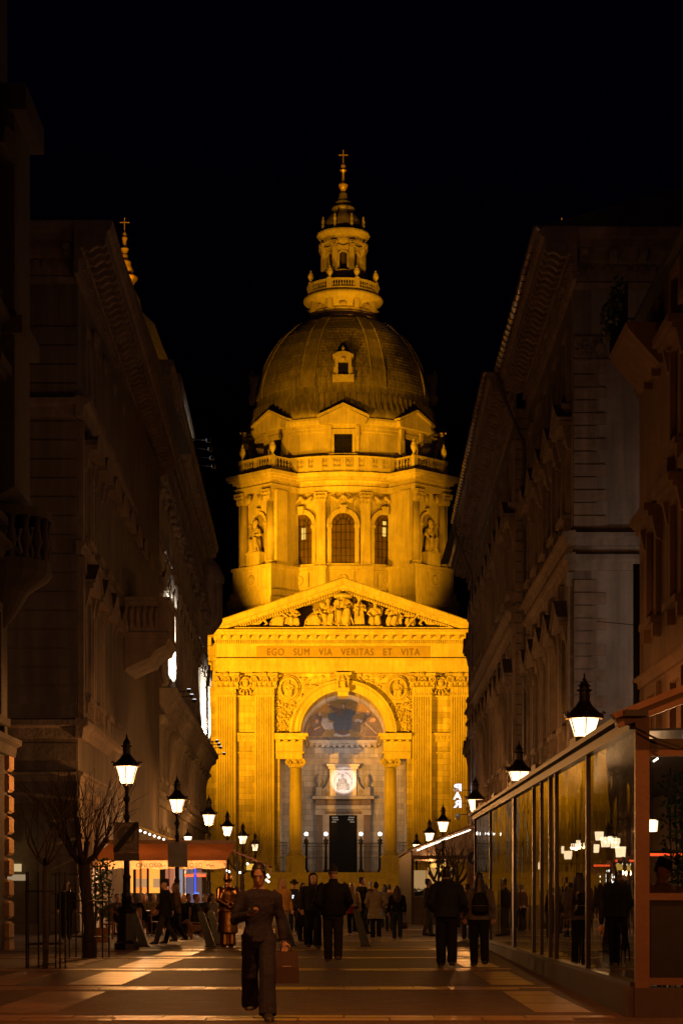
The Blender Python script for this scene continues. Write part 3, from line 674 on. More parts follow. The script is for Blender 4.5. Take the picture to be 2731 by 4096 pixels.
for (dx, sc, fl, sd) in ((0, 0.62, 1, 3), (-0.42, 0.42, 1, 5), (0.42, 0.36, -1, 2)):
    link('relief_figure', figure(sd, 'sit'), BAS, (dx, YB - 0.34, tc[2] - 0.86), scale=(sc*fl, 0.3, sc))
for s in (-1, 1):
    x = 1372 + s*96; pd = pbox(x - 11, x + 11, 3150, 3185.5, 0.75, m=GREYT, name='urn_pedestal')
    q = MB(); q.lathe([(0.12, 0), (0.2, 0.06), (0.1, 0.2), (0.3, 0.5), (0.36, 0.75), (0.22, 0.95), (0.28, 1.02), (0.2, 1.15), (0.12, 1.3), (0.02, 1.5)], 14, (bx_(x), YB - 0.45, bz_(3150))); bpart(q, 'urn', GREYT, True)
    q = MB(); pts = [(bx_(1372 + s*56), bz_(3110)), (bx_(1372 + s*62), bz_(3135)), (bx_(1372 + s*74), bz_(3152)), (bx_(1372 + s*86), bz_(3160)), (bx_(1372 + s*86), bz_(3184)), (bx_(1372 + s*56), bz_(3184))]
    q.prism(pts if s > 0 else pts, YB - 0.5, YB - 0.003, 'y'); bpart(q, 'scroll_bracket', GREYT); q = MB(); spiral(q, (bx_(1372 + s*66), YB - 0.55, bz_(3170)), 0.28, s, th=0.07); bpart(q, 'scroll_bracket', GREYT)
# iron gates and globe lamps before the door
GL = glow_glass('lit_globe_glass', (1.0, 0.93, 0.86), 3.0)
def grille(x0, x1, z1, y, nm='iron_gate', parent=BAS, z0=FLOORZ, step=0.13, crest=True):
    q = MB(); q.box(x0, x1, y - 0.03, y + 0.03, z1 - 0.1, z1 - 0.04); q.box(x0, x1, y - 0.03, y + 0.03, z1 - 0.4, z1 - 0.35); q.box(x0, x1, y - 0.03, y + 0.03, z0 + 0.1, z0 + 0.16); q.box(x0, x1, y - 0.02, y + 0.02, (z0+z1)/2, (z0+z1)/2 + 0.06)
    n = int((x1 - x0)/step)
    for i in range(n + 1):
        x = x0 + (x1 - x0)*i/n; q.box(x - 0.016, x + 0.016, y - 0.016, y + 0.016, z0, z1 + (0.12 if crest and i % 2 else 0))
    for i in range(int((x1 - x0)/0.5)):
        x = x0 + 0.3 + i*0.5; q.tube([(x + 0.17*math.cos(a/10*6.283), y - 0.02, (z0 + z1)/2 + 0.6 + 0.17*math.sin(a/10*6.283)) for a in range(11)], 0.022, 4, ref=(0,1,0))
    return bpart(q, nm, IRON, parent=parent)
yg = 5.2; sg = (DF + yg)/F; zg = CAMH + (PY - 3372)*sg
grille((1206 - 1372)*sg, (1314 - 1372)*sg, zg, yg); grille((1430 - 1372)*sg, (1538 - 1372)*sg, zg, yg)
for s in (-1, 1):
    xa, xb = sorted((s*(1372 - 1121)*sg, s*(1372 - 1153)*sg)); grille(xa, xb, CAMH + (PY - 3372)*sg, 0.9, 'side_grille')
for px in (1225, 1303, 1443, 1519):
    x = (px - 1372)*sg; zc = CAMH + (PY - 3336)*sg
    q = MB(); q.lathe([(0.3, FLOORZ), (0.3, FLOORZ + 0.3), (0.16, FLOORZ + 0.5), (0.13, zg - 0.2), (0.28, zg), (0.2, zg + 0.15), (0.34, zg + 0.3), (0.1, zg + 0.45), (0.06, zc - 0.3), (0.12, zc - 0.2)], 10, (x, yg - 0.1, 0)); lp = bpart(q, 'globe_lamp', IRON, True)
    q = MB(); q.ball((x, yg - 0.1, zc), 0.21, 14); bpart(q, 'globe', GL, True, parent=lp)
    point('globe_bulb', (x - 0.08, DF + yg - 0.1, zc), 60, (1.0, 0.8, 0.6), 0.05)
# railing on the steps' top
q = MB(); 
for s in (-1, 1):
    for k in range(5): q.box(s*(8.0 + k*1.2) - 0.03, s*(8.0 + k*1.2) + 0.03, -4.6, -4.54, FLOORZ, FLOORZ + 1.0)
    xa, xb = sorted((s*8.0, s*12.8)); q.box(xa, xb, -4.6, -4.54, FLOORZ + 0.96, FLOORZ + 1.0)
bpart(q, 'railing', IRON)
# ------------------------------------------------------------------ drum, dome and lantern (local origin 44 m behind the facade)
YC = 44.0
def pol(r, deg, z=0):      # angle 0 looks to the camera, positive to the right
    t = R(deg); return Vector((r*math.sin(t), YC - r*math.cos(t), z))
def polM(r, deg, z=0): return Matrix.Translation(pol(r, deg, z)) @ Matrix.Rotation(R(deg), 4, 'Z')
def dpart(mb, name, m=STONE, smooth=False, parent=BAS): return mb.build(name, m, parent, smooth=smooth)
def lath(name, prof, m=STONE, n=72, parent=BAS, smooth=False, a0=0, a1=360):
    return dpart(MB().lathe(prof, n, (0, YC, 0), a0, a1), name, m, smooth, parent)
ZP0, ZP1, ZE0, ZE1 = 37.6, 41.0, 50.1, 52.3      # pedestal, columns, entablature
RD = 10.6
DRUM = lath('drum', [(RD, 30), (RD, ZE0)], STONE)
lath('drum_base', [(RD + 3.2, 26), (RD + 3.3, 33.0), (RD + 3.4, 34.4), (RD + 3.75, 35.6), (RD + 4.0, 36.4), (RD + 4.0, 36.9), (RD + 2.6, 37.3), (RD + 0.1, 37.6)])
lath('drum_pedestal', [(RD + 1.2, 37.2), (RD + 1.2, 38.0), (RD + 0.95, 38.2), (RD + 0.95, 40.5), (RD + 1.15, 40.6), (RD + 1.15, 41.0), (RD + 0.1, 41.05)])
lath('drum_entablature', [(RD + 0.1, ZE0 - 0.02), (RD + 0.75, ZE0), (RD + 0.75, ZE0 + 0.55), (RD + 0.9, ZE0 + 0.6), (RD + 0.7, ZE0 + 0.65), (RD + 0.7, ZE0 + 1.15), (RD + 1.0, ZE0 + 1.3), (RD + 1.35, ZE0 + 1.6), (RD + 1.85, ZE0 + 1.7), (RD + 2.05, ZE0 + 2.15), (RD + 0.2, ZE1)])
d = MB()
for i in range(-60, 61):
    d.box(-0.14, 0.14, -0.22, 0.3, 0, 0.26, polM(RD + 1.25, i*1.02, ZE0 + 1.33))
stuff(dpart(d, 'dentil_course'))
# windows of the drum
GLS = mat('drum_window_glass', (0.10, 0.065, 0.035), 0.35, 0.35, 0.4, spec=0.3)
NAVG = emat('lit_drum_glass', (1.0, 0.62, 0.12), 1.0)
def drum_window(deg, lit=None):
    M = polM(RD, deg)
    hw_, z0, zs_ = 1.42, 41.35, 46.15
    o = thing_part = None
    a = MB()       # arched surround with pilaster strips
    def arcstrip(r0, r1, y0, y1, n=18):
        vs = []
        for i in range(n + 1):
            t = math.pi*i/n; c, s_ = math.cos(t), math.sin(t)
            for (rr, yy) in ((r0, y0), (r1, y0), (r1, y1), (r0, y1)): vs.append(M @ Vector((rr*c, yy, zs_ + rr*s_)))
        fs = []
        for i in range(n):
            for k in range(4): fs.append((i*4 + k, i*4 + (k+1) % 4, i*4 + 4 + (k+1) % 4, i*4 + 4 + k))
        a.add(vs, fs)
    arcstrip(hw_, hw_ + 0.42, -0.38, 0.1); arcstrip(hw_ + 0.42, hw_ + 0.58, -0.46, 0.1)
    for s in (-1, 1):
        xa, xb = sorted((s*hw_, s*(hw_ + 0.5))); a.box(xa, xb, -0.38, 0.1, z0, zs_ - 0.4, M)
        xa, xb = sorted((s*(hw_ - 0.08), s*(hw_ + 0.62))); a.box(xa, xb, -0.5, 0.1, zs_ - 0.4, zs_, M)
    a.prism([(-0.3, zs_ + hw_ - 0.05), (0.3, zs_ + hw_ - 0.05), (0.42, zs_ + hw_ + 0.9), (-0.42, zs_ + hw_ + 0.9)], -0.75, 0, 'y', M)
    a.box(-hw_ - 0.6, hw_ + 0.6, -0.8, 0.1, z0 - 0.3, z0, M)
    w_ = dpart(a, 'drum_window')
    b = MB()
    pts = [(-hw_, z0)] + [(hw_, z0)] + [(hw_*math.cos(math.pi*i/16), zs_ + hw_*math.sin(math.pi*i/16)) for i in range(17)]
    b.prism(pts, -0.24, -0.16, 'y', M); dpart(b, 'glazing', GLS, parent=w_)
    c = MB()
    for i in range(1, 5): x = -hw_ + 2*hw_*i/5; c.box(x - 0.03, x + 0.03, -0.30, -0.245, z0, zs_ + 0.9, M)
    for k in range(6): z = z0 + (zs_ - z0)*k/5; c.box(-hw_, hw_, -0.31, -0.245, z - 0.03, z + 0.03, M)
    for i in range(1, 6):
        t = math.pi*i/6; p = Vector((0.55*math.cos(t), 0, 0.55*math.sin(t))); q_ = Vector((hw_*math.cos(t), 0, hw_*math.sin(t)))
        c.tube([M @ (p + Vector((0, -0.29, zs_))), M @ (q_ + Vector((0, -0.29, zs_)))], 0.03, 4)
    c.tube([M @ Vector((0.75*math.cos(math.pi*i/10), -0.29, zs_ + 0.75*math.sin(math.pi*i/10))) for i in range(11)], 0.03, 4)
    dpart(c, 'glazing_bars', IRON, parent=w_)
    if lit:
        l = MB()
        for (lx, lz0, lz1) in lit: l.box(lx - 0.27, lx + 0.27, -0.262, -0.25, lz0, lz1, M)
        dpart(l, 'lit_pane', NAVG, parent=w_)
for dg_, lit in ((0, None), (27.6, [(-0.05, 44.9, 46.0), (0.05, 46.3, 46.75)]), (-27.6, [(0.2, 44.5, 45.9)])): drum_window(dg_, lit)
for dg_ in (90, -90): drum_window(dg_)
# pilasters and engaged columns of the drum
def dcap(M, w_, d_=0.5, h=1.35):
    m = MB(); m.box(-w_*0.5, w_*0.5, -d_*0.5, 0.3, 0, h*0.85, M); m.box(-w_*0.72, w_*0.72, -d_*0.95, 0.3, h*0.86, h, M)
    for row in range(2):
        for i in range(3): leaf(m, M @ Matrix.Translation((-w_*0.36 + i*w_*0.36, -d_*0.5 + 0.05, 0.03 + row*h*0.33)), w_*0.4, h*0.42, 0.2)
    for s in (-1, 1):
        n0 = len(m.v); spiral(m, (s*w_*0.55, -d_*0.8, h*0.7), h*0.16, s, th=0.08); m.v[n0:] = [tuple(M @ Vector(v)) for v in m.v[n0:]]
    return m
for dg_ in (14.0, -14.0, 40.5, -40.5):
    M = polM(RD, dg_); w_ = 1.15
    q = MB(); q.box(-w_/2, w_/2, -0.78, 0.2, ZP1 + 0.45, ZE0 - 1.4, M); p = dpart(q, 'drum_pilaster')
    q = MB(); q.box(-w_/2 - 0.12, w_/2 + 0.12, -0.92, 0.2, ZP1 + 0.002, ZP1 + 0.45, M); dpart(q, 'base', parent=p)
    q = MB(); q.box(-w_/2 - 0.25, w_/2 + 0.25, -1.45, 0.2, ZP0 + 0.4, ZP1 - 0.4, M); q.box(-w_/2 - 0.35, w_/2 + 0.35, -1.55, 0.2, ZP1 - 0.4, ZP1 + 0.001, M); q.box(-w_/2 - 0.4, w_/2 + 0.4, -1.6, 0.2, ZP0, ZP0 + 0.4, M); dpart(q, 'pedestal', parent=p)
    dpart(dcap(M @ Matrix.Translation((0, -0.5, ZE0 - 1.38)), w_), 'capital', STONED, parent=p)
# carved swags between the capitals and panels under the windows
for dg_ in (0, 27.6, -27.6):
    M = polM(RD, dg_); q = MB()
    for s in (-1, 1):
        q.tube([M @ Vector((s*0.1, -0.5, ZE0 - 0.5)), M @ Vector((s*0.7, -0.55, ZE0 - 1.1)), M @ Vector((s*1.5, -0.5, ZE0 - 0.5))], [0.2, 0.26, 0.2], 7); q.tube([M @ Vector((s*0.9, -0.4, ZE0 - 0.35)), M @ Vector((s*1.3, -0.5, ZE0 - 1.0)), M @ Vector((s*0.8, -0.45, ZE0 - 1.3))], 0.12, 6)
    q.ball(M @ Vector((0, -0.55, ZE0 - 0.6)), 0.32, 8); dpart(q, 'swag', STONED, True)
    q = MB(); q.box(-1.3, 1.3, -1.05, -0.9, 38.5, 40.3, M); dpart(q, 'pedestal_panel'); q = MB(); q.lathe([(0.62, 0), (0.55, 0.1), (0.3, 0.12), (0.2, 0.05), (0, 0.05)], 16, M=M @ Matrix.Translation((0, -1.04, 39.4)) @ Matrix.Rotation(R(90), 4, 'X')); dpart(q, 'rosette', STONED, True)
# four diagonal piers with niches and evangelists
for dg_ in (45, -45, 135, -135):
    fr = abs(dg_) < 90; RP = 15.0; hwq = 2.75
    M = polM(RP, dg_)
    P = dpart(MB().box(-hwq, hwq, 0.6, 6, 34, ZE0, M), 'pier')
    q = MB(); q.box(-hwq - 0.7, hwq + 0.7, -0.75, 5.9, ZP0 + 0.3, ZP1 - 0.4, M); q.box(-hwq - 0.85, hwq + 0.85, -0.9, 5.9, ZP1 - 0.4, ZP1, M); q.box(-hwq - 0.95, hwq + 0.95, -1.0, 5.8, ZP0 - 0.6, ZP0 + 0.3, M); q.box(-hwq - 1.2, hwq + 1.2, -1.3, 5.8, ZP0 - 1.5, ZP0 - 0.6, M); q.box(-hwq - 1.0, hwq + 1.0, -1.05, 5.8, 34.5, ZP0 - 1.5, M); q.box(-hwq - 0.8, hwq + 0.8, -0.8, 5.7, 29, 34.5, M); dpart(q, 'pier_pedestal', parent=P)
    q = MB()
    for (e, za, zb_) in ((0.45, ZE0, ZE0 + 0.55), (0.6, ZE0 + 0.55, ZE0 + 0.65), (0.4, ZE0 + 0.65, ZE0 + 1.15), (0.75, ZE0 + 1.15, ZE0 + 1.5), (1.15, ZE0 + 1.5, ZE0 + 1.75), (1.35, ZE0 + 1.75, ZE0 + 2.17)): q.box(-hwq - e, hwq + e, -e, 5.6, za + 0.001, zb_, M)
    dpart(q, 'pier_entablature', parent=P)
    if not fr: continue
    for s in (-1, 1):
        q = MB(); q.lathe([(0.66, ZP1 + 0.35), (0.66, ZP1 + 0.5), (0.56, ZP1 + 0.55), (0.56, 44), (0.48, ZE0 - 1.35)], 18, (s*(hwq - 0.35), 0.2, 0), M=M); q.lathe([(0.75, ZP1), (0.78, ZP1 + 0.15), (0.68, ZP1 + 0.35)], 18, (s*(hwq - 0.35), 0.2, 0), M=M); c = dpart(q, 'column', STONE, True, P)
        dpart(dcap(M @ Matrix.Translation((s*(hwq - 0.35), 0.0, ZE0 - 1.35)), 1.1, 0.9), 'capital', STONED, parent=P)
        q = MB(); q.box(s*(hwq + 0.35) - 0.3, s*(hwq + 0.35) + 0.3, 0.25, 2.0, ZP1 + 0.002, ZE0 - 0.01, M); dpart(q, 'pier_strip', parent=P)
    q = MB()
    # niche: arched frame with dark shell head
    vs = []; hn, zs_ = 1.15, 46.3
    for s in (-1, 1):
        xa, xb = sorted((s*hn, s*(hn + 0.3))); q.box(xa, xb, 0.3, 0.62, ZP1, zs_, M); xa, xb = sorted((s*hn*0.95, s*(hn + 0.5))); q.box(xa, xb, 0.15, 0.62, zs_ - 0.3, zs_, M)
    n = 14
    for i in range(n + 1):
        t = math.pi*i/n
        for (rr, yy) in ((hn, 0.3), (hn + 0.35, 0.3), (hn + 0.35, 0.65), (hn, 0.65)): vs.append(M @ Vector((rr*math.cos(t), yy, zs_ + rr*math.sin(t))))
    q.add(vs, [(i*4 + k, i*4 + (k+1) % 4, i*4 + 4 + (k+1) % 4, i*4 + 4 + k) for i in range(n) for k in range(4)])
    q.prism([(-0.22, zs_ + hn), (0.22, zs_ + hn), (0.3, zs_ + hn + 0.7), (-0.3, zs_ + hn + 0.7)], 0.05, 0.6, 'y', M)
    dpart(q, 'niche_frame', parent=P)
    q = MB(); pts = [(-hn, ZP1), (hn, ZP1)] + [(hn*math.cos(math.pi*i/14), zs_ + hn*math.sin(math.pi*i/14)) for i in range(15)]
    q.prism(pts, 0.52, 0.58, 'y', M)
    for i in range(1, 8): t = math.pi*i/8; q.tube([M @ Vector((0.25*math.cos(t), 0.42, zs_ + 0.25*math.sin(t))), M @ Vector((hn*0.95*math.cos(t), 0.48, zs_ + hn*0.95*math.sin(t)))], [0.05, 0.16], 6)
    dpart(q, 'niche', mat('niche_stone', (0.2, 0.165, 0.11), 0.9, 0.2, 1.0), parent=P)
    q = MB(); q.box(-1.15, 1.15, -0.6, 0.5, ZP1 + 0.002, ZP1 + 1.5, M); q.box(-1.25, 1.25, -0.7, 0.5, ZP1 + 1.5, ZP1 + 1.7, M); dpart(q, 'statue_plinth', parent=P)
    st_ = link('statue', figure(3 if dg_ < 0 else 5, 'sit'), P, rot=(0, 0, R(dg_)), scale=(1.35, 1.1, 1.5)); st_.location = M @ Vector((0, -0.05, ZP1 + 1.7))
    for s in (-1, 1):
        q = MB(); sx = [M @ Vector((s*(1.0 + 0.2*math.cos(t*3)), -0.35, ZE0 - 0.4 - 0.9*math.sin(t*3.14))) for t in (0, 0.25, 0.5, 0.75, 1)]; q.tube(sx, 0.2, 6); dpart(q, 'swag', STONED, True, P)
    q = MB(); q.box(-1.2, 1.2, -0.85, -0.752, 38.4, 40.2, M); dpart(q, 'pedestal_panel', parent=P); q = MB(); q.lathe([(0.6, 0), (0.5, 0.1), (0.25, 0.1), (0, 0.04)], 14, M=M @ Matrix.Translation((0, -0.85, 39.3)) @ Matrix.Rotation(R(90), 4, 'X')); dpart(q, 'rosette', STONED, True, P)
# balustrade on the cornice: round runs and pier runs
BALM = MB().lathe([(0.12, 0), (0.12, 0.1), (0.07, 0.15), (0.15, 0.42), (0.13, 0.55), (0.06, 0.85), (0.11, 0.98), (0.11, 1.08)], 8).mesh('baluster', STONE, True)
BAL = lath('balustrade', [(RD + 1.35, ZE1 - 0.1), (RD + 1.75, ZE1 - 0.1), (RD + 1.75, ZE1 + 0.62), (RD + 1.35, ZE1 + 0.62)])
rl = MB(); rl.lathe([(RD + 1.35, ZE1 + 1.72), (RD + 1.82, ZE1 + 1.72), (RD + 1.86, ZE1 + 1.95), (RD + 1.35, ZE1 + 1.95), (RD + 1.35, ZE1 + 1.72)], 72, (0, YC, 0)); dpart(rl, 'handrail', parent=BAL)
for i in range(-37, 38):
    a = i*1.02
    if i % 7 == 0: continue
    o = link('baluster', BALM, BAL, pol(RD + 1.6, a, ZE1 + 0.63))
for a in (-35.7, -28.5, -21.4, -14.3, -7.1, 0, 7.1, 14.3, 21.4, 28.5, 35.7):
    wd_ = 0.55 if abs(abs(a) - 14.3) < 0.1 else 0.32
    q = MB(); q.box(-wd_, wd_, -0.22, 0.3, ZE1 + 0.1, ZE1 + 1.72, polM(RD + 1.6, a)); dpart(q, 'pier_block', parent=BAL)
URN = MB().lathe([(0.42, 0), (0.42, 0.12), (0.18, 0.25), (0.22, 0.45), (0.5, 0.9), (0.55, 1.25), (0.35, 1.5), (0.42, 1.58), (0.3, 1.7), (0.16, 1.95), (0.2, 2.05), (0.02, 2.3)], 14).mesh('urn', STONE, True)
for dg_ in (45, -45, 135, -135):
    M = polM(15.0, dg_); hwq = 2.75
    q = MB(); q.box(-hwq - 0.2, hwq + 0.2, -0.15, 0.2, ZE1, ZE1 + 0.62, M); q.box(-hwq - 0.26, hwq + 0.26, -0.25, 0.32, ZE1 + 1.72, ZE1 + 1.95, M)
    for s in (-1, 1):
        xa, xb = sorted((s*(hwq - 0.35), s*(hwq + 0.25))); q.box(xa, xb, -0.2, 0.4, ZE1 + 0.62, ZE1 + 1.72, M); xa, xb = sorted((s*(hwq - 0.05), s*(hwq + 0.2))); q.box(xa, xb, 0.3, 3.2, ZE1, ZE1 + 0.62, M); q.box(xa, xb, 0.33, 3.2, ZE1 + 1.73, ZE1 + 1.94, M)
    q.box(-0.3, 0.3, -0.18, 0.3, ZE1 + 0.62, ZE1 + 1.72, M)
    pb_ = dpart(q, 'pier_balustrade')
    if abs(dg_) > 90: continue
    for i in range(1, 12):
        if i == 6: continue
        link('baluster', BALM, pb_, M @ Vector((-hwq + 0.1 + (2*hwq - 0.2)*i/12, 0.05, ZE1 + 0.63)))
    for s in (-1, 1):
        for i in range(5): link('baluster', BALM, pb_, M @ Vector((s*(hwq + 0.08), 0.7 + i*0.5, ZE1 + 0.63)))
    for s in (-1, 1): link('urn', URN, pb_, M @ Vector((s*(hwq - 0.05), 0.2, ZE1 + 1.96)), scale=(0.72, 0.72, 0.95))
# attic ring with square windows and small pediments
RT = 11.55
lath('attic', [(RT - 1, ZE1 + 0.1), (RT + 0.1, ZE1 + 0.15), (RT + 0.1, ZE1 + 1.2), (RT, ZE1 + 1.3), (RT, 57.3), (RT + 0.18, 57.35), (RT + 0.18, 57.7), (RT + 0.3, 57.75), (RT + 0.3, 58.05), (RT + 0.75, 58.25), (RT + 0.95, 58.6), (RT + 0.95, 58.85), (RT - 0.5, 59.0)], STONE)
d = MB()
for i in range(-80, 81): d.box(-0.1, 0.1, -0.16, 0.2, 0, 0.2, polM(RT + 0.3, i*0.95, 58.02))
stuff(dpart(d, 'dentil_course'))
for dg_ in (0, 45, -45, 90, -90):
    M = polM(RT, dg_); q = MB()
    for s in (-1, 1):
        xa, xb = sorted((s*1.1, s*1.45)); q.box(xa, xb, -0.3, 0.2, 54.6, 57.6, M); xa, xb = sorted((s*1.45, s*1.95)); q.box(xa, xb, -0.45, 0.2, 56.6, 58.0, M); q.box(xa + 0.05, xb - 0.05, -0.25, 0.2, 54.9, 56.6, M)
    q.box(-1.1, 1.1, -0.3, 0.2, 57.0, 57.6, M); q.box(-1.7, 1.7, -0.5, 0.2, 54.2, 54.6, M)
    w_ = dpart(q, 'attic_window')
    q = MB(); q.prism([(-2.75, 58.1), (2.75, 58.1), (2.95, 58.75), (0, 60.15), (-2.95, 58.75)], -1.1, 0.9, 'y', M); dpart(q, 'window_pediment', parent=w_)
    q = MB(); 
    for s in (-1, 1): q.prism([(s*3.15, 58.8), (s*3.2, 59.05), (0, 60.55), (0, 60.18)] if s > 0 else [(0, 60.18), (0, 60.55), (s*3.2, 59.05), (s*3.15, 58.8)], -1.4, 1.2, 'y', M)
    dpart(q, 'window_pediment_cornice', parent=w_)
    q = MB(); q.box(-1.1, 1.1, -0.12, -0.06, 54.6, 57.0, M); dpart(q, 'glazing', PANE, parent=w_)
    q = MB()
    for k in range(1, 4): q.box(-1.1 + k*0.55 - 0.025, -1.1 + k*0.55 + 0.025, -0.16, -0.12, 54.6, 57.0, M); q.box(-1.1, 1.1, -0.165, -0.12, 54.6 + k*0.6 - 0.025, 54.6 + k*0.6 + 0.025, M)
    dpart(q, 'glazing_bars', IRON, parent=w_)
# dome shell, ribs, lead tiles
DP = [(12.3, 58.9), (12.15, 59.9), (11.6, 61.0), (11.5, 61.9), (11.15, 62.4), (11.1, 64.0), (10.85, 65.4), (10.1, 67.4), (9.2, 69.2), (8.0, 70.9), (6.4, 72.4), (5.15, 73.2)]
DOME = lath('dome', [(r_ - 0.06 if k > 4 else r_, z) for k, (r_, z) in enumerate(DP)] + [(4.5, 73.4)], LEAD, 96, smooth=True)
def dome_r(z):
    for (r0, z0), (r1, z1) in zip(DP, DP[1:]):
        if z0 <= z <= z1: return r0 + (r1 - r0)*(z - z0)/(z1 - z0)
    return DP[-1][0]
zr = [63.0 + k*(73.0 - 63.0)/14 for k in range(15)]
RIBM = mat('lead_rib', (0.21, 0.18, 0.13), 0.6, 0.3, 0.8, 0.2, 6, metal=0.2, streak=0.2)
for k in range(8):
    a = 22.5 + 45*k
    q = MB(); vs = []
    for z in zr:
        r_ = dome_r(z); hw_ = 0.32 + 0.045*r_
        for (u, dr) in ((-hw_, -0.1), (-hw_, 0.22), (hw_, 0.22), (hw_, -0.1)): vs.append(pol(r_ + dr, a, z) + Matrix.Rotation(R(a), 3, 'Z') @ Vector((u, 0, 0)))
    q.add(vs, [(i*4 + j, i*4 + (j+1) % 4, i*4 + 4 + (j+1) % 4, i*4 + 4 + j) for i in range(len(zr) - 1) for j in range(4)])
    rb = dpart(q, 'rib', RIBM)
    q = MB()
    for s in (-1, 1):
        for i in range(44):
            z = 63.0 + i*0.228; r_ = dome_r(z); hw_ = 0.32 + 0.045*r_ + 0.1
            c = pol(r_ + 0.2, a, z) + Matrix.Rotation(R(a), 3, 'Z') @ Vector((s*hw_, 0, 0)); q.ball(c, 0.13, 6)
    stuff(dpart(q, 'bead_moulding', RIBM, parent=rb))
tl = MB(); rows = 23; tcount = 0
rt_ = random.Random(4)
for k in range(8):
    ac = 45*k
    for j in range(rows):
        z0 = 63.2 + (72.9 - 63.2)*j/rows; z1 = 63.2 + (72.9 - 63.2)*(j + 1)/rows + 0.05
        r0, r1 = dome_r(z0), dome_r(z1); half = 22.5 - math.degrees((0.42 + 0.045*r0)/r0)
        nc = max(3, int(round(R(2*half)*r0/0.72)))
        for c in range(-1, nc + 1):
            u0 = (c + (0.5 if j % 2 else 0))/nc; u1 = u0 + 1.0/nc
            if u1 <= 0.01 or u0 >= 0.99: continue
            u0, u1 = max(0, u0), min(1, u1)
            gap = 0.02/(2*half*R(1)*r0)
            a0, a1 = ac - half + 2*half*(u0 + gap), ac - half + 2*half*(u1 - gap)
            lift = 0.05 + rt_.uniform(0, 0.035)
            vs = [pol(r0 + lift + 0.03, a0, z0), pol(r0 + lift + 0.03, a1, z0), pol(r1 + lift - 0.02, a1, z1), pol(r1 + lift - 0.02, a0, z1), pol(r0 - 0.03, a0, z0 - 0.01), pol(r0 - 0.03, a1, z0 - 0.01)]
            fs = [(0, 1, 2, 3), (4, 5, 1, 0)]
            if k == 0 and tcount < 300: MB().add(vs, fs).build('roof_tile', LEAD, DOME); tcount += 1
            else: tl.add(vs, fs)
stuff(dpart(tl, 'roof_tiles', LEAD, parent=DOME))
q = MB()
for i in range(96):
    a = i*3.75; q.tube([pol(11.62, a, 61.9), pol(11.75, a, 61.0), pol(12.28, a, 59.9)], [0.06, 0.07, 0.07], 5)
stuff(dpart(q, 'standing_seams', RIBM, parent=DOME))
for dg_ in (0, 90, -90):        # dormers
    M = polM(11.0, dg_); q = MB()
    for s in (-1, 1): xa, xb = sorted((s*0.62, s*1.0)); q.box(xa, xb, -0.75, 2.0, 64.2, 66.4, M); xa, xb = sorted((s*1.0, s*1.15)); q.box(xa, xb, -0.6, 2.0, 64.2, 65.2, M)
    q.box(-1.3, 1.3, -0.95, 1.4, 63.45, 64.2, M); q.box(-0.62, 0.62, -0.7, 2.5, 65.75, 66.4, M)
    q.prism([(-1.25, 66.4), (1.25, 66.4), (1.25, 66.6), (0.6, 66.95), (0, 67.05), (-0.6, 66.95), (-1.25, 66.6)], -1.0, 3.4, 'y', M)
    q.lathe([(0.35, 67.0), (0.3, 67.15), (0.14, 67.25), (0.2, 67.45), (0.02, 67.8)], 10, (0, -0.6, 0), M=M); q.ball(M @ Vector((0, -0.8, 66.1)), 0.3, 8)
    dm = dpart(q, 'dormer', STONED)
    q = MB(); q.box(-0.62, 0.62, -0.45, -0.4, 64.2, 65.75, M); dpart(q, 'dormer_glass', PANE, parent=dm)
# neck, gallery, lantern
lath('dome_collar', [(5.3, 73.0), (5.3, 73.35), (4.75, 73.45), (4.75, 73.75), (4.35, 73.85), (4.35, 74.15), (4.0, 74.3), (3.95, 74.7)], STONE, 48)
lath('gallery_neck', [(3.7, 74.5), (3.75, 75.2), (4.2, 75.7), (4.8, 75.95), (5.05, 76.25), (5.05, 76.5), (4.75, 76.8), (4.2, 76.9)], STONE, 64, smooth=True)
for k in range(8):
    a = 22.5 + 45*k; M = polM(3.8, a)
    q = MB(); q.box(-0.28, 0.28, -0.65, 0.2, 74.6, 75.75, M); dpart(q, 'bracket'); q = MB(); q.ball(polM(3.85, 45*k) @ Vector((0, -0.25, 75.1)), 0.38, 10, 1.2, 0.5, 0.8); dpart(q, 'shell_relief', STONED, True)
LB = lath('lantern_balustrade', [(4.25, 76.85), (4.6, 76.85), (4.6, 77.1), (4.25, 77.1)], STONE, 64)
lath('handrail', [(4.2, 77.95), (4.62, 77.95), (4.62, 78.15), (4.2, 78.15), (4.2, 77.95)], STONE, 64, LB)
for k in range(8):
    M = polM(4.45, 22.5 + 45*k); q = MB(); q.box(-0.32, 0.32, -0.22, 0.3, 77.0, 78.25, M); dpart(q, 'pier_block', parent=LB); link('urn', URN, LB, pol(4.42, 22.5 + 45*k, 78.25), scale=(0.75, 0.75, 0.72))
    for i in range(9):
        q = None; a = 45*k - 22.5 + 5.2 + i*4.3
        if abs((a + 180) % 360 - 180) < 110: link('baluster', BALM, LB, pol(4.43, a, 77.1), scale=(0.7, 0.7, 0.8))
lath('lantern_plinth', [(3.15, 76.9), (3.15, 79.3), (2.95, 79.4), (2.95, 79.7), (0.5, 79.7)], STONE, 8*6)
lath('lantern_core', [(1.75, 79.6), (1.75, 84.0)], mat('lantern_core_dark', (0.05, 0.04, 0.03), 0.9, 0.2), 16)
LP_ = MB()
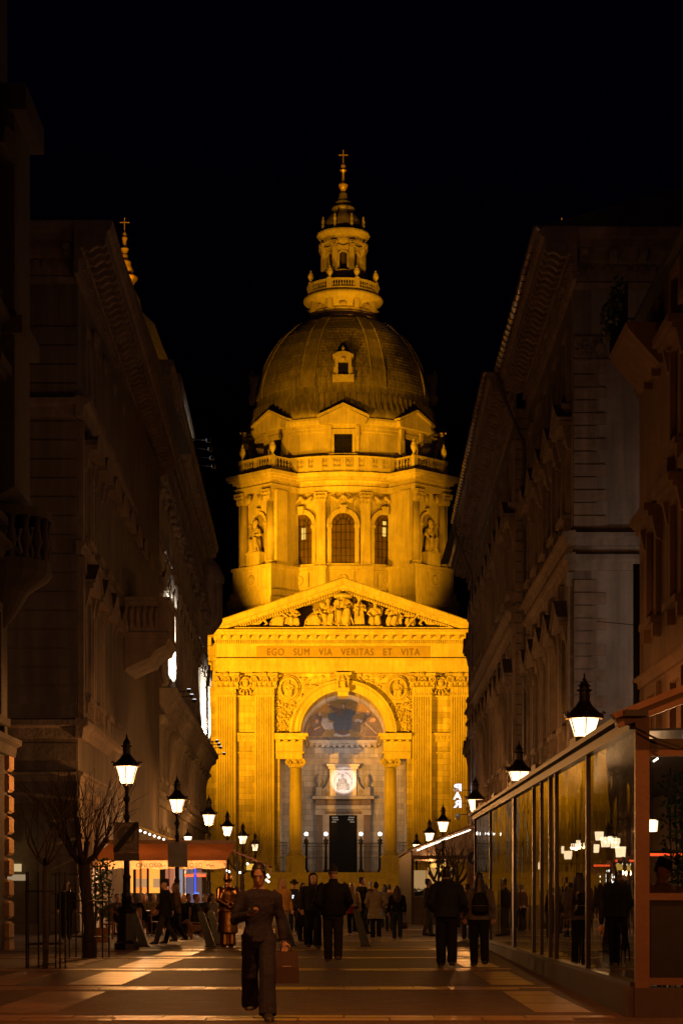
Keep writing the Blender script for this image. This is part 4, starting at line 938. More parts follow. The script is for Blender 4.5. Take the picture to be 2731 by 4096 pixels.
for k in range(8):
    M = polM(2.55, 22.5 + 45*k); q = MB(); q.box(-0.34, 0.34, -0.3, 0.55, 79.7, 82.6, M); q.box(-0.22, 0.22, -0.45, 0.3, 79.71, 82.6, M); c = dpart(q, 'lantern_pier'); dpart(dcap(M @ Matrix.Translation((0, -0.25, 82.6)), 0.62, 0.4, 0.8), 'capital', STONED, parent=c)
    M = polM(2.42, 45*k); q = MB(); n = 10; vs = []
    for i in range(n + 1):
        t = math.pi*i/n
        for (rr, yy) in ((0.5, -0.1), (0.68, -0.1), (0.68, 0.3), (0.5, 0.3)): vs.append(M @ Vector((rr*math.cos(t), yy, 81.6 + rr*math.sin(t))))
    q.add(vs, [(i*4 + j, i*4 + (j+1) % 4, i*4 + 4 + (j+1) % 4, i*4 + 4 + j) for i in range(n) for j in range(4)])
    for s in (-1, 1): xa, xb = sorted((s*0.5, s*0.7)); q.box(xa, xb, -0.1, 0.3, 79.7, 81.6, M)
    q.box(-0.75, 0.75, -0.05, 0.25, 82.3, 83.4, M); dpart(q, 'lantern_arch'); q = MB(); q.tube([M @ Vector((x, -0.2, 82.95 - 0.25*math.cos(x*2.2))) for x in (-0.7, -0.35, 0, 0.35, 0.7)], 0.1, 6); dpart(q, 'swag', STONED, True)
lath('lantern_entablature', [(2.3, 83.35), (2.85, 83.4), (2.85, 83.7), (2.75, 83.75), (2.75, 84.1), (3.1, 84.35), (3.4, 84.6), (3.4, 84.8), (2.7, 85.1), (2.6, 85.3)], STONE, 16)
lath('cupola', [(2.45, 85.2), (2.4, 85.7), (2.25, 86.4), (1.95, 87.0), (1.5, 87.5), (1.25, 87.8), (1.25, 87.95), (1.45, 88.05), (1.45, 88.3), (1.0, 88.5), (0.95, 88.75), (1.05, 88.95), (0.75, 89.15), (0.7, 89.4), (0.5, 89.8), (0.55, 90.0), (0.3, 90.4)], LEAD, 24, smooth=True)
FIN = MB().lathe([(0.24, 0), (0.26, 0.12), (0.12, 0.25), (0.2, 0.5), (0.22, 0.7), (0.14, 0.9), (0.2, 1.05), (0.22, 1.3), (0.12, 1.5), (0.14, 1.7), (0.02, 2.0)], 10).mesh('pinnacle', STONE, True)
for k in range(8): link('pinnacle', FIN, BAS, pol(2.75, 22.5 + 45*k, 85.0))
lath('gilded_finial', [(0.3, 90.3), (0.28, 90.45), (0.42, 90.75), (0.62, 91.15), (0.62, 91.3), (0.28, 91.45), (0.16, 92.2), (0.14, 92.8), (0.2, 92.9), (0.42, 93.05), (0.42, 93.15), (0.16, 93.3), (0.3, 93.55), (0.3, 93.75), (0.12, 93.95), (0.05, 94.0)], GOLD, 20, smooth=True)
def cross(c, h, w_, t=0.06, name='gilded_cross', parent=BAS):
    q = MB(); q.box(c[0] - t, c[0] + t, c[1] - t, c[1] + t, c[2], c[2] + h); q.box(c[0] - w_/2, c[0] - t - 0.001, c[1] - t, c[1] + t, c[2] + h*0.62, c[2] + h*0.62 + 2*t); q.box(c[0] + t + 0.001, c[0] + w_/2, c[1] - t, c[1] + t, c[2] + h*0.62, c[2] + h*0.62 + 2*t)
    for p in ((c[0] - w_/2, c[1], c[2] + h*0.62 + t), (c[0] + w_/2, c[1], c[2] + h*0.62 + t), (c[0], c[1], c[2] + h)): q.ball(p, t*1.6, 8)
    return q.build(name, GOLD, parent)
cross((0, YC, 93.98), 1.65, 1.05)
# bell towers
STW = 232.0 / F
def tz(py): return CAMH + (PY - py)*STW
for s in (-1, 1):
    cx, cyl = s*24.4, 12.0
    q = MB(); q.box(cx - 5.6, cx + 5.6, cyl - 5.6, cyl + 5.6, 0, tz(2150)); q.box(cx - 6.2, cx + 6.2, cyl - 6.2, cyl + 6.2, tz(2150), tz(2120)); q.box(cx - 5.2, cx + 5.2, cyl - 5.2, cyl + 5.2, tz(2120), tz(1720)); q.box(cx - 6.3, cx + 6.3, cyl - 6.3, cyl + 6.3, tz(1720), tz(1670)); T = dpart(q, 'bell_tower', STONEW)
    q = MB(); q.lathe([(6.2, tz(1668)), (6.1, tz(1600)), (5.4, tz(1480)), (4.2, tz(1380)), (3.4, tz(1300)), (2.0, tz(1250)), (1.7, tz(1200)), (1.0, tz(1150)), (0.95, tz(1140))], 32, (cx, cyl, 0)); dpart(q, 'tower_dome', LEAD, True, T)
    q = MB(); q.lathe([(0.9, tz(1150)), (1.05, tz(1135)), (1.45, tz(1118)), (1.5, tz(1110)), (1.0, tz(1104)), (0.95, tz(1098)), (1.0, tz(1085)), (0.85, tz(1070)), (0.7, tz(1055)), (0.75, tz(1048)), (0.5, tz(1044)), (0.35, tz(1035)), (0.42, tz(1022)), (0.25, tz(1018)), (0.46, tz(998)), (0.46, tz(994)), (0.2, tz(990)), (0.2, tz(965)), (0.3, tz(955)), (0.3, tz(948)), (0.14, tz(945)), (0.25, tz(938)), (0.12, tz(930)), (0.04, tz(922))], 18, (cx, cyl, 0)); dpart(q, 'tower_finial', GOLD, True, T)
    cross((cx, cyl, tz(922)), tz(873) - tz(922), 0.98, 0.05, 'tower_cross', T)
# ------------------------------------------------------------------ floodlights of the basilica (masts in the square, projectors on its roofs)
FLM = mat('floodlight_housing', (0.05, 0.05, 0.05), 0.5, 0.2, 5, metal=0.5)
def mast(loc, side):
    t = thing('floodlight_mast', 'grey floodlight mast at the %s side of the church square' % side, 'floodlight', (loc[0], loc[1], 0))
    MB().lathe([(0.16, 0), (0.13, 0.4), (0.08, loc[2] - 0.6), (0.06, loc[2] - 0.5)], 10).build('pole', FLM, t)
    MB().box(-0.7, 0.7, -0.5, -0.1, loc[2] - 0.5, loc[2] - 0.1).build('projector_housing', FLM, t)
mast((-30, 176, 6), 'left'); mast((30, 176, 6), 'right')
spot('flood_left', (-30, 176.4, 6), (2, 221, 35), 400000, angle=60, blend=1.0, radius=0.4)
spot('flood_right', (30, 176.4, 6), (-2, 221, 35), 105000, angle=60, blend=1.0, radius=0.4)
spot('base_fill_left', (-26, 180, 5), (0, 221, 10), 14000, angle=80, blend=1.0, radius=0.5)  # added wide fill pair that keeps the steps from going black
spot('base_fill_right', (26, 180, 5), (0, 221, 10), 7000, angle=80, blend=1.0, radius=0.5)
# projectors on the front roof, throwing light up onto the drum
spot('drum_left', (-17, 238, 34.5), (-2, 254, 46), 43000, angle=66, blend=1.0, radius=0.3)
spot('drum_right', (17, 238, 34.5), (2, 254, 46), 15000, angle=66, blend=1.0, radius=0.3)
spot('drum_mid', (-1.5, 229, 36.3), (0, 254, 46), 21000, angle=60, blend=1.0, radius=0.3)
# projectors on the bell towers, dim on dome and lantern
spot('dome_left', (-22, 226, 50), (0, 262, 63), 3800, angle=31, blend=0.8, radius=0.6)
spot('dome_right', (22, 226, 50), (0, 262, 63), 2600, angle=31, blend=0.8, radius=0.6)
spot('lantern_glow', (10, 240, 58), (0, 264, 84), 21000, angle=34, blend=0.8, radius=0.4)
spot('finial_glow', (-4, 252, 78), (0, 264, 92), 1900, angle=20, blend=0.5, radius=0.3)
spot('tower_glow', (-24.4, 225, tz(1290)), (-24.4, 232, tz(1010)), 5000, angle=30, blend=0.5, radius=0.3)
# white light inside the portal
PW = (1.0, 0.84, 0.72)
spot('portal_left', (-4.5, 222.0, 14.9), (0.6, 231, 12.5), 420, PW, 120, 0.9, 0.25)
spot('portal_right', (4.5, 222.0, 14.9), (-0.6, 231, 12.5), 420, PW, 120, 0.9, 0.25)
spot('mosaic_left', (-4.0, 223.5, 18.4), (0.8, 231, 21.0), 640, (1.0, 0.88, 0.80), 100, 0.9, 0.2)
spot('mosaic_right', (4.0, 223.5, 18.4), (-0.8, 231, 21.0), 640, (1.0, 0.88, 0.80), 100, 0.9, 0.2)
spot('relief_spot', (0, 226.8, 12.4), (0, 230.7, 13.7), 1000, (1.0, 0.84, 0.78), 46, 0.5, 0.1)
# ------------------------------------------------------------------ street facades
MESHC = {}
def cached(key, fn):
    if key not in MESHC: MESHC[key] = fn()
    return MESHC[key]
def win_meshes(w_, h, kind, wm, tm):
    def frame():
        m = MB(); hw_ = w_/2
        for (a, b) in ((-hw_, -hw_ + 0.08), (hw_ - 0.08, hw_), (-0.04, 0.04)): m.box(a, b, 0.26, 0.33, 0, h)
        for z in (0, h*0.68, h - 0.08): m.box(-hw_ + 0.081, -0.041, 0.265, 0.325, z, z + 0.08); m.box(0.041, hw_ - 0.081, 0.265, 0.325, z, z + 0.08)
        return m.mesh('window', mat('painted_window_frame', (0.12, 0.09, 0.07), 0.6, 0.2))
    def surround():
        m = MB(); hw_ = w_/2
        for s in (-1, 1): a, b = sorted((s*hw_, s*(hw_ + 0.24))); m.box(a, b, -0.14, 0.02, -0.02, h + 0.24)
        m.box(-hw_ - 0.001, hw_ + 0.001, -0.138, 0.02, h + 0.001, h + 0.236)
        if kind in ('tri', 'seg', 'flat'):
            for s in (-1, 1): a, b = sorted((s*(hw_ + 0.26), s*(hw_ + 0.5))); m.prism([(0, h - 0.5), (-0.16, h - 0.4), (-0.3, h + 0.25), (0, h + 0.25)], a, b, 'x')
        return m.mesh('surround', tm)
    def hood():
        m = MB(); hw_ = w_/2 + 0.62; z = h + 0.26
        if kind == 'tri': m.prism([(-hw_, z), (hw_, z), (hw_, z + 0.16), (0, z + 0.85), (-hw_, z + 0.16)], -0.42, 0.02, 'y'); m.prism([(-hw_ - 0.08, z + 0.17), (-hw_ - 0.08, z + 0.28), (0, z + 1.0), (hw_ + 0.08, z + 0.28), (hw_ + 0.08, z + 0.17), (0, z + 0.87)], -0.5, 0.01, 'y')
        elif kind == 'seg': m.prism([(-hw_, z), (hw_, z)] + [(hw_*math.cos(math.pi*i/8), z + 0.16 + 0.5*math.sin(math.pi*i/8)) for i in range(9)], -0.55, 0.02, 'y')
        else: m.box(-hw_, hw_, -0.5, 0.02, z, z + 0.2); m.box(-hw_ + 0.1, hw_ - 0.1, -0.38, 0.02, z - 0.12, z - 0.002)
        return m.mesh('hood', tm)
    def sill():
        m = MB(); hw_ = w_/2 + 0.35; m.box(-hw_, hw_, -0.3, 0.2, -0.2, -0.021); m.box(-hw_ + 0.1, -hw_ + 0.35, -0.22, 0.0, -0.55, -0.202); m.box(hw_ - 0.35, hw_ - 0.1, -0.22, 0.0, -0.55, -0.202)
        return m.mesh('sill', tm)
    k = (w_, h, kind, tm.name)
    return (cached(('f',) + k, frame), cached(('p', w_, h), lambda: MB().box(-w_/2, w_/2, 0.30, 0.31, 0, h).mesh('pane', PANE)), cached(('s',) + k, surround), cached(('h',) + k, hood) if kind in ('tri', 'seg', 'flat') else None, cached(('si',) + k, sill))
def wall_mesh(L, H, holes, depth=0.4):
    xs = sorted({0, L} | {v for h in holes for v in h[:2]}); zs = sorted({0, H} | {v for h in holes for v in h[2:4]})
    m = MB()
    for i in range(len(xs) - 1):
        for j in range(len(zs) - 1):
            cx, cz = (xs[i] + xs[i+1])/2, (zs[j] + zs[j+1])/2
            if any(h[0] < cx < h[1] and h[2] < cz < h[3] for h in holes): continue
            m.add([(xs[i],0,zs[j]),(xs[i+1],0,zs[j]),(xs[i+1],0,zs[j+1]),(xs[i],0,zs[j+1])], [(0,1,2,3)])
    for (a, b, c, d_) in [h[:4] for h in holes]:
        m.add([(a,0,c),(b,0,c),(b,0,d_),(a,0,d_),(a,depth,c),(b,depth,c),(b,depth,d_),(a,depth,d_)], [(0,4,5,1),(1,5,6,2),(2,6,7,3),(3,7,4,0)])
    m.add([(0,0,0),(L,0,0),(L,0.6,0),(0,0.6,0),(0,0,H),(L,0,H),(L,0.6,H),(0,0.6,H)], [(0,3,7,4),(1,5,6,2),(4,7,6,5),(3,2,6,7)])
    return m
class Frame:       # facade-local placing under a building root
    def __init__(s, root, org, rz): s.root = root; s.org = Vector(org) - Vector(root.location); s.rz = rz; s.M = Matrix.Translation(s.org) @ Matrix.Rotation(rz, 4, 'Z')
    def put(s, me, name, x=0, y=0, z=0, scale=None): return link(name, me, s.root, s.M @ Vector((x, y, z)), s.rz, scale=scale)
    def mb(s, m, name, mt, smooth=False): return m.build(name, mt, s.root, s.org, s.rz, smooth)
def windows(fr, xs, floors, wm, tm, fn=None):
    holes = []
    for (z0, h, w_, kind) in floors:
        fm, pm, sm, hm, si = win_meshes(w_, h, kind, wm, tm)
        for x in xs:
            if fn and not fn(x, z0): continue
            holes.append((x - w_/2, x + w_/2, z0, z0 + h))
            o = fr.put(fm, 'window', x, 0, z0)
            link('pane', pm, o); link('surround', sm, o); link('sill', si, o)
            if hm: link('hood', hm, o)
    return holes
def cornice(fr, xa, xb, z, tm, out=1.25, step=0.75, brackets=True, scale=1.0, gutter=False):
    k = scale
    pr = [(0, z - 1.7*k), (-0.12, z - 1.7*k), (-0.16, z - 1.5*k), (-0.12, z - 1.45*k), (-0.14, z - 0.95*k), (-0.3, z - 0.85*k), (-0.34, z - 0.62*k)]
    m = MB(); m.prism(pr + [(-out*0.82, z - 0.6*k), (-out*0.84, z - 0.36*k), (-out*0.92, z - 0.3*k), (-out, z - 0.05), (-out, z), (0, z)], xa, xb, 'x'); fr.mb(m, 'cornice', tm)
    if brackets:
        bm = cached(('br', tm.name, out, k), lambda: MB().prism([(-0.33, -0.62*k), (-0.33, -0.92*k), (-0.5, -0.95*k), (-0.62, -0.85*k), (-out*0.6, -0.78*k), (-out*0.74, -0.82*k), (-out*0.8, -0.7*k), (-out*0.8, -0.62*k)], -0.13, 0.13, 'x').mesh('bracket', tm))
        n = int((xb - xa)/step)
        for i in range(n + 1): fr.put(bm, 'bracket', xa + 0.25 + (xb - xa - 0.5)*i/n, 0, z - 0.004)
    dm = MB(); n = int((xb - xa)/0.3)
    for i in range(n): x = xa + (i + 0.5)*(xb - xa)/n; dm.box(x - 0.08, x + 0.08, -0.26, -0.13, z - 1.2*k, z - 0.98*k)
    stuff(fr.mb(dm, 'dentil_course', tm))
def belt(fr, xa, xb, z0, z1, out, tm, name='string_course'):
    m = MB(); m.prism([(0.05, z0), (-out*0.5, z0), (-out*0.6, z0 + (z1-z0)*0.55), (-out, z0 + (z1-z0)*0.7), (-out, z1), (0.05, z1 + 0.08)], xa, xb, 'x'); return fr.mb(m, name, tm)

# ---- left corner building
aL = math.atan2(0.7, 35.0)
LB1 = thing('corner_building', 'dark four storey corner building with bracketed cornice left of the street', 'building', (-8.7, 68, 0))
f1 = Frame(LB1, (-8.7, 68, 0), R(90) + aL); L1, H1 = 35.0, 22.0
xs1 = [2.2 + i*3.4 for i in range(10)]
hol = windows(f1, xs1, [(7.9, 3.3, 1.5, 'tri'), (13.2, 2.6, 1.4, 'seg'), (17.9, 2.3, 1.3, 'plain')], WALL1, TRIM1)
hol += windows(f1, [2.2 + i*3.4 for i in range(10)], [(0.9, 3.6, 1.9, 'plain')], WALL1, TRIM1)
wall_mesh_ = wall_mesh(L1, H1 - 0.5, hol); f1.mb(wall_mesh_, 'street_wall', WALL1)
cornice(f1, -1.25, L1, H1 + 1.0, TRIM1, 1.25, 0.8)
for (a, b, o_) in ((6.4, 7.0, 0.35), (12.45, 12.8, 0.25), (16.9, 17.5, 0.4), (5.0, 5.3, 0.2)): belt(f1, 0.0 - o_, L1, a, b, o_, TRIM1)
for x in [0.5] + [3.9 + i*3.4 for i in range(9)]:       # pilaster strips between bays
    m = MB(); m.box(x - 0.28, x + 0.28, -0.16, 0.0, 7.1, 12.4); m.box(x - 0.34, x + 0.34, -0.22, 0.0, 11.9, 12.41); m.box(x - 0.28, x + 0.28, -0.14, 0.0, 12.85, 16.85); f1.mb(m, 'pilaster_strip', TRIM1)
for i in range(4, 12):    # rusticated ground floor courses
    z = 0.1 + (i - 4)*0.62
    for k, x in enumerate([0.35] + [3.9 + j*3.4 for j in range(9)]): f1.mb(MB().box(x - 0.72, x + 0.72, -0.1, 0, z, z + 0.54), 'stone_course', TRIM1)
for i in range(6):       # small lion-head bosses on the frieze between windows
    m = MB(); x = 3.9 + i*3.4; m.ball((x, -0.18, 20.5), 0.3, 8, 1, 0.6, 1.3); f1.mb(m, 'boss', TRIM1, True)
# box balcony carried on a curved corbel
m = MB(); bx0, bx1 = 14.5, 19.0
for (a, b, c, d_) in ((bx0, bx1, -2.0, -1.84), (bx0, bx0 + 0.16, -1.839, 0), (bx1 - 0.16, bx1, -1.839, 0)): m.box(a, b, c, d_, 11.7, 12.95)
m.box(bx0 - 0.1, bx1 + 0.1, -2.1, 0, 12.951, 13.1); m.box(bx0 - 0.1, bx1 + 0.1, -2.1, 0, 11.45, 11.699); bal = f1.mb(m, 'balcony', TRIM1)
m = MB(); m.prism([(0, 11.448), (-2.0, 11.448), (-1.9, 11.2), (-1.5, 11.0), (-1.3, 10.7), (-0.8, 10.5), (-0.4, 10.3), (0, 9.8)], bx0, bx1, 'x'); f1.mb(m, 'balcony_corbel', TRIM1)
for i in range(5):
    m = MB(); m.lathe([(0.1, 0), (0.07, 0.12), (0.14, 0.35), (0.06, 0.65), (0.1, 0.78)], 8, (bx0 - 0.05, -0.55 - i*0.25, 11.9)); f1.mb(m, 'baluster', TRIM1, True)
# end facade towards the cross street
f2 = Frame(LB1, (-24.7, 68, 0), 0); L2e = 16.0
hol = windows(f2, [2.0, 5.2, 8.4], [(7.9, 3.3, 1.5, 'tri'), (13.2, 2.6, 1.4, 'seg'), (17.9, 2.3, 1.3, 'plain')], WALL1, TRIM1)
hol += [(13.0, 14.7, 0.3, 4.3), (9.4, 11.4, 0.3, 4.4)]
f2.mb(wall_mesh(L2e, H1 - 0.5, hol), 'end_wall', WALL1)
cornice(f2, 0, L2e - 0.002, H1 + 1.0, TRIM1, 1.25, 1.9)
for (a, b, o_) in ((6.4, 7.0, 0.35), (16.9, 17.5, 0.4), (5.0, 5.3, 0.2)): belt(f2, 0, L2e - 0.002, a, b, o_, TRIM1)
for i in range(32):
    z = 0.1 + i*0.62
    if 6.3 < z < 7.0 or 16.8 < z < 17.4 or z > 20.0: continue
    if 4.9 < z < 5.2: continue
    for (xa, xb) in ((15.1, 15.96), (11.0, 12.9)) if z < 4.4 else ((10.4, 15.96),): f2.mb(MB().box(xa, xb, -0.07, 0.0, z, z + 0.56), 'stone_course', WALL1)
m = MB(); m.box(-16.0, 0, 0.6, 30, 0, H1 - 0.6); m.build('core_wall', WALL1, LB1)
m = MB(); m.prism([(-17, H1 + 1.0), (1.2, H1 + 1.0), (-4, H1 + 1.8), (-12, H1 + 1.8)], 0.2, 34.5, 'y'); m.build('roof', ROOF, LB1)
# lit shop openings on the end wall
BLUEG = emat('blue_lit_window', (0.16, 0.17, 0.9), 0.35); WARMW = emat('warm_lit_window', (1.0, 0.72, 0.35), 0.55); WHITEL = emat('white_lit_sign', (0.9, 0.95, 1.0), 2.5)
x0 = (70 - PX)*68.3/F + 24.7
m = MB(); m.prism([(9.5, 3.3), (11.3, 3.3)] + [(10.4 + 0.9*math.cos(math.pi*i/12), 3.3 + 0.75*math.sin(math.pi*i/12)) for i in range(13)], 0.30, 0.34, 'y'); sw = f2.mb(m, 'arched_shop_window', BLUEG)
f2.mb(MB().box(9.4, 11.4, 0.36, 0.4, 0.3, 4.4), 'shop_back', mat('shop_dark', (0.02, 0.02, 0.025), 0.6, 0.2)); f2.mb(MB().box(9.5, 11.3, 0.2, 0.29, 3.2, 3.28), 'transom', IRON); f2.mb(MB().box(10.1, 10.7, 0.2, 0.29, 2.05, 2.2), 'shop_sign_light', WHITEL)
for i in range(6): f2.mb(MB().ball((10.75 + i*0.08, 0.1, 2.5 + i*0.09), 0.03, 6), 'string_bulb', WHITEL)
f2.mb(MB().box(13.0, 14.7, 0.36, 0.4, 0.3, 4.3), 'doorway_back', mat('doorway_dim', (0.10, 0.08, 0.05), 0.8, 0.3))
f2.mb(MB().box(13.45, 14.1, 0.2, 0.34, 2.05, 2.3), 'fanlight', WARMW); f2.mb(MB().lathe([(0.02, 0), (0.16, 0.05), (0.2, 0.2), (0.05, 0.28)], 10, (13.75, -0.3, 2.75)), 'door_lamp', WARMW); f2.mb(MB().box(13.35, 14.25, 0.22, 0.33, 1.75, 1.95), 'fanlight', emat('dim_warm_window', (1.0, 0.7, 0.4), 0.3))
point('door_bulb', (-24.7 + 13.75, 67.3, 2.6), 7, WARM, 0.08)

# ---- left far building with white uplights
aL2 = math.atan2(1.15, 56.0)
LB2 = thing('uplit_building', 'tall pale ornate building with white uplights on its pilasters', 'building', (-9.45, 103, 0))
f3 = Frame(LB2, (-9.45, 103, 0), R(90) + aL2); L3, H3 = 56.0, 27.0
xs3 = [2.5 + i*3.65 for i in range(15)]
hol = windows(f3, xs3, [(0.8, 3.8, 2.0, 'plain'), (7.2, 2.6, 1.5, 'flat'), (12.6, 4.0, 1.6, 'tri'), (19.3, 2.8, 1.5, 'flat'), (23.2, 1.8, 1.2, 'plain')], WALL2, TRIM2)
f3.mb(wall_mesh(L3, H3 - 0.4, hol), 'street_wall', WALL2)
cornice(f3, 0.0, L3 + 0.8, H3 + 0.8, TRIM2, 1.0, 0.95)
for (a, b, o_) in ((5.8, 6.3, 0.35), (18.3, 18.7, 0.3), (22.3, 22.6, 0.25)): belt(f3, 0, L3 + o_*0.5, a, b, o_, TRIM2)
m = MB(); m.prism([(0.02, 11.9), (-0.95, 11.9), (-1.0, 11.6), (-0.85, 11.5), (-0.8, 11.2), (-0.3, 10.9), (0.02, 10.3)], 4.0, L3 + 0.6, 'x'); f3.mb(m, 'balcony_ledge', TRIM2)
bk = MB().prism([(-0.02, 10.2), (-0.3, 10.3), (-0.6, 11.0), (-0.84, 11.2), (-0.84, 11.45), (-0.02, 11.45)], -0.14, 0.14, 'x').mesh('bracket', TRIM2)
for i in range(52): f3.put(bk, 'bracket', 4.4 + i*0.99, 0, 0)
for x in [0.65] + [4.32 + i*3.65 for i in range(14)] + [55.4]:      # giant order of half columns and pilasters
    m = MB(); m.lathe([(0.42, 11.95), (0.42, 12.3), (0.34, 12.4), (0.30, 17.3), (0.46, 17.5), (0.5, 18.25)], 14, (x, -0.1, 0), 180, 360); f3.mb(m, 'half_column', TRIM2, True)
    m = MB(); m.box(x - 0.3, x + 0.3, -0.2, 0, 18.75, 22.25); m.box(x - 0.25, x + 0.25, -0.15, 0, 22.65, 25.0); f3.mb(m, 'pilaster_strip', TRIM2)
    m = MB(); rr = random.Random(int(x*10))
    for k in range(5): m.ball((x + rr.uniform(-0.3, 0.3), -0.35 + rr.uniform(-0.12, 0.05), 21.2 + k*0.22), rr.uniform(0.12, 0.24), 7)
    f3.mb(m, 'carved_mask', TRIM2, True)
m = MB(); m.box(-14, 0.0, 0.7, 55.6, 0, H3 - 0.5); o = m.build('core_wall', WALL2, LB2, (-1.6, 0, 0))
m = MB(); m.prism([(-15, H3 + 0.8), (-0.8, H3 + 0.8), (-2.6, H3 + 4.2), (-10, H3 + 5.5)], 0.5, 55, 'y'); m.build('roof', ROOF, LB2, (-1.2, 0, 0))
# lit roof dormer with flag lights, corner turret and oriel at the far end
m = MB(); m.box(18, 33, 0.3, 3.0, H3 + 0.8, H3 + 4.0); m.box(17.6, 33.4, -0.35, 3.0, H3 + 4.0, H3 + 4.5); f3.mb(m, 'roof_gable', WALL2)
m = MB(); n = 14; vs = []
for i in range(n + 1):
    t = math.pi*i/n
    for (rr, yy) in ((2.0, -0.1), (2.5, -0.1), (2.5, 0.4), (2.0, 0.4)): vs.append((24 + rr*math.cos(t), yy, H3 + 1.2 + rr*math.sin(t)))
m.add(vs, [(i*4 + j, i*4 + (j+1) % 4, i*4 + 4 + (j+1) % 4, i*4 + 4 + j) for i in range(n) for j in range(4)]); f3.mb(m, 'dormer_arch', TRIM2)
for i in range(4):
    x = 25 + i*2.6; m = MB(); m.tube([(x, 0.2, H3 + 2.4), (x, -1.5, H3 + 2.2)], 0.035, 6); m.box(x - 0.14, x + 0.14, -1.75, -1.5, H3 + 2.1, H3 + 2.35); f3.mb(m, 'lamp_arm', BLACKM)
    f3.mb(MB().box(x - 0.11, x + 0.11, -1.52, -1.497, H3 + 2.14, H3 + 2.31), 'lamp_lens', WHITEL)
def fw(x, y, z): return f3.root.location + f3.M @ Vector((x, y, z))
for i in range(4): x = 25 + i*2.6; spot('sign_light', fw(x, -1.4, H3 + 2.25), fw(x - 1, 0.3, H3 + 2.8), 60, (1.0, 0.92, 0.75), 120, 0.8, 0.1)
m = MB(); m.lathe([(0.3, 21.0), (0.9, 21.8), (1.0, 22.0), (1.0, 24.8), (1.15, 25.0), (1.15, 25.4), (0.8, 26.2), (0.2, 26.8)], 14, (L3 - 0.6, -0.35, 0)); f3.mb(m, 'corner_oriel', TRIM2)
m = MB(); m.lathe([(0.5, H3 + 0.8), (0.5, H3 + 1.8), (0.7, H3 + 2.0), (0.3, H3 + 2.4), (0.35, H3 + 2.7), (0.05, H3 + 3.4)], 10, (L3 - 1.0, 0.2, 0)); f3.mb(m, 'roof_urn', TRIM2, True)
# wall uplights standing on the ledge
UPW = (1.0, 0.90, 0.76)
for x in (5.1, 8.0, 10.9, 41.5, 44.6, 47.8, 54.6):
    m = MB(); m.box(x - 0.12, x + 0.12, -1.6, -1.38, 11.75, 11.93); m.tube([(x, -0.95, 11.8), (x, -1.4, 11.84)], 0.03, 5); f3.mb(m, 'uplight', BLACKM)
    f3.mb(MB().box(x - 0.1, x + 0.1, -1.58, -1.4, 11.931, 11.95), 'uplight_lens', WHITEL)
    spot('uplight_beam', fw(x, -1.5, 12.0), fw(x, 0.0, 14.3), 20000, UPW, 50, 1.0, 0.06)

# ---- right building with gutters
RB = thing('bracketed_building', 'dark grey building with quoined corner and zinc gutters right of the street', 'building', (7.5, 68, 0))
HR = 21.6
def right_run(xw, xw1, d0, d1, nb, first=False):
    L = math.hypot(d1 - d0, xw1 - xw); fr = Frame(RB, (xw1, d1, 0), math.atan2(d0 - d1, xw - xw1)); st = L/nb
    xs = [st*(i + 0.5) for i in range(nb)]
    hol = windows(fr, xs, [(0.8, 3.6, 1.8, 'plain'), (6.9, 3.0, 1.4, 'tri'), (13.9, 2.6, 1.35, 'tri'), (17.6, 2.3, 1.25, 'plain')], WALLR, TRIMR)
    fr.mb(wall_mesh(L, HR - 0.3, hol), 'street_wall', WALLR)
    cornice(fr, 0.0, L + (1.28 if first else 0.0), HR + 1.2, TRIMR, 1.25, 0.72)
    for (a, b, o_) in ((5.3, 5.7, 0.25), (11.9, 12.4, 0.3), (12.7, 13.1, 0.4)): belt(fr, 0, L + (o_ if first else -0.003), a, b, o_, TRIMR)
    for i in range(nb + 1):
        x = min(max(st*i, 0.35), L - 0.35)
        m = MB(); m.box(x - 0.3, x + 0.3, -0.15, 0.0, 5.75, 11.85); m.box(x - 0.36, x + 0.36, -0.2, 0.0, 11.4, 11.86); fr.mb(m, 'pilaster_strip', TRIMR)
    # gutter with its clips
    m = MB(); pr = [(-1.28 - 0.16*math.cos(t), HR + 1.22 + 0.16*math.sin(t) - 0.02) for t in [math.pi*2*i/12 for i in range(12)]]; m.prism(pr, 0.01, L + (1.3 if first else -0.01), 'x'); g_ = fr.mb(m, 'gutter', ZINC, True)
    cm = cached('clip', lambda: MB().prism([(-1.28 - 0.185*math.cos(t), 0.185*math.sin(t)) for t in [math.pi*2*i/12 for i in range(12)]], -0.03, 0.03, 'x').mesh('gutter_clip', BLACKM))
    for i in range(int(L/0.8)): fr.put(cm, 'gutter_clip', 0.4 + i*0.8, 0, HR + 1.2)
    return fr
r1 = right_run(7.5, 7.6, 68, 85.5, 5, True); r2 = right_run(7.1, 7.6, 85.5, 120, 10); r3 = right_run(8.1, 8.25, 120, 136, 5)
# quoins on the set-back between the runs and at the corner
rq = random.Random(8)
fe = Frame(RB, (7.5, 68, 0), 0)
qa = MB().box(0.02, 1.08, -0.07, 0.05, 0, 0.37).mesh('quoin', TRIMR); qb = MB().box(0.02, 0.77, -0.07, 0.05, 0, 0.37).mesh('quoin', TRIMR)
for i in range(46):
    z = 0.3 + i*0.42
    if 11.6 < z < 13.1 or z > 19.3: continue
    fe.put(qa if i % 2 else qb, 'quoin', 0, 0, z)
fs_ = Frame(RB, (7.1, 85.5, 0), 0)
qc = MB().box(-0.06, 0.5, -0.08, 0.05, 0, 0.37).mesh('quoin', TRIMR)
for i in range(50): fs_.put(qc, 'quoin', 0, 0, 0.3 + i*0.42)
fe.mb(wall_mesh(14, HR - 0.3, []), 'end_wall', STUCCO)
cornice(fe, 0.002, 14, HR + 1.2, TRIMR, 1.25, 0.95)
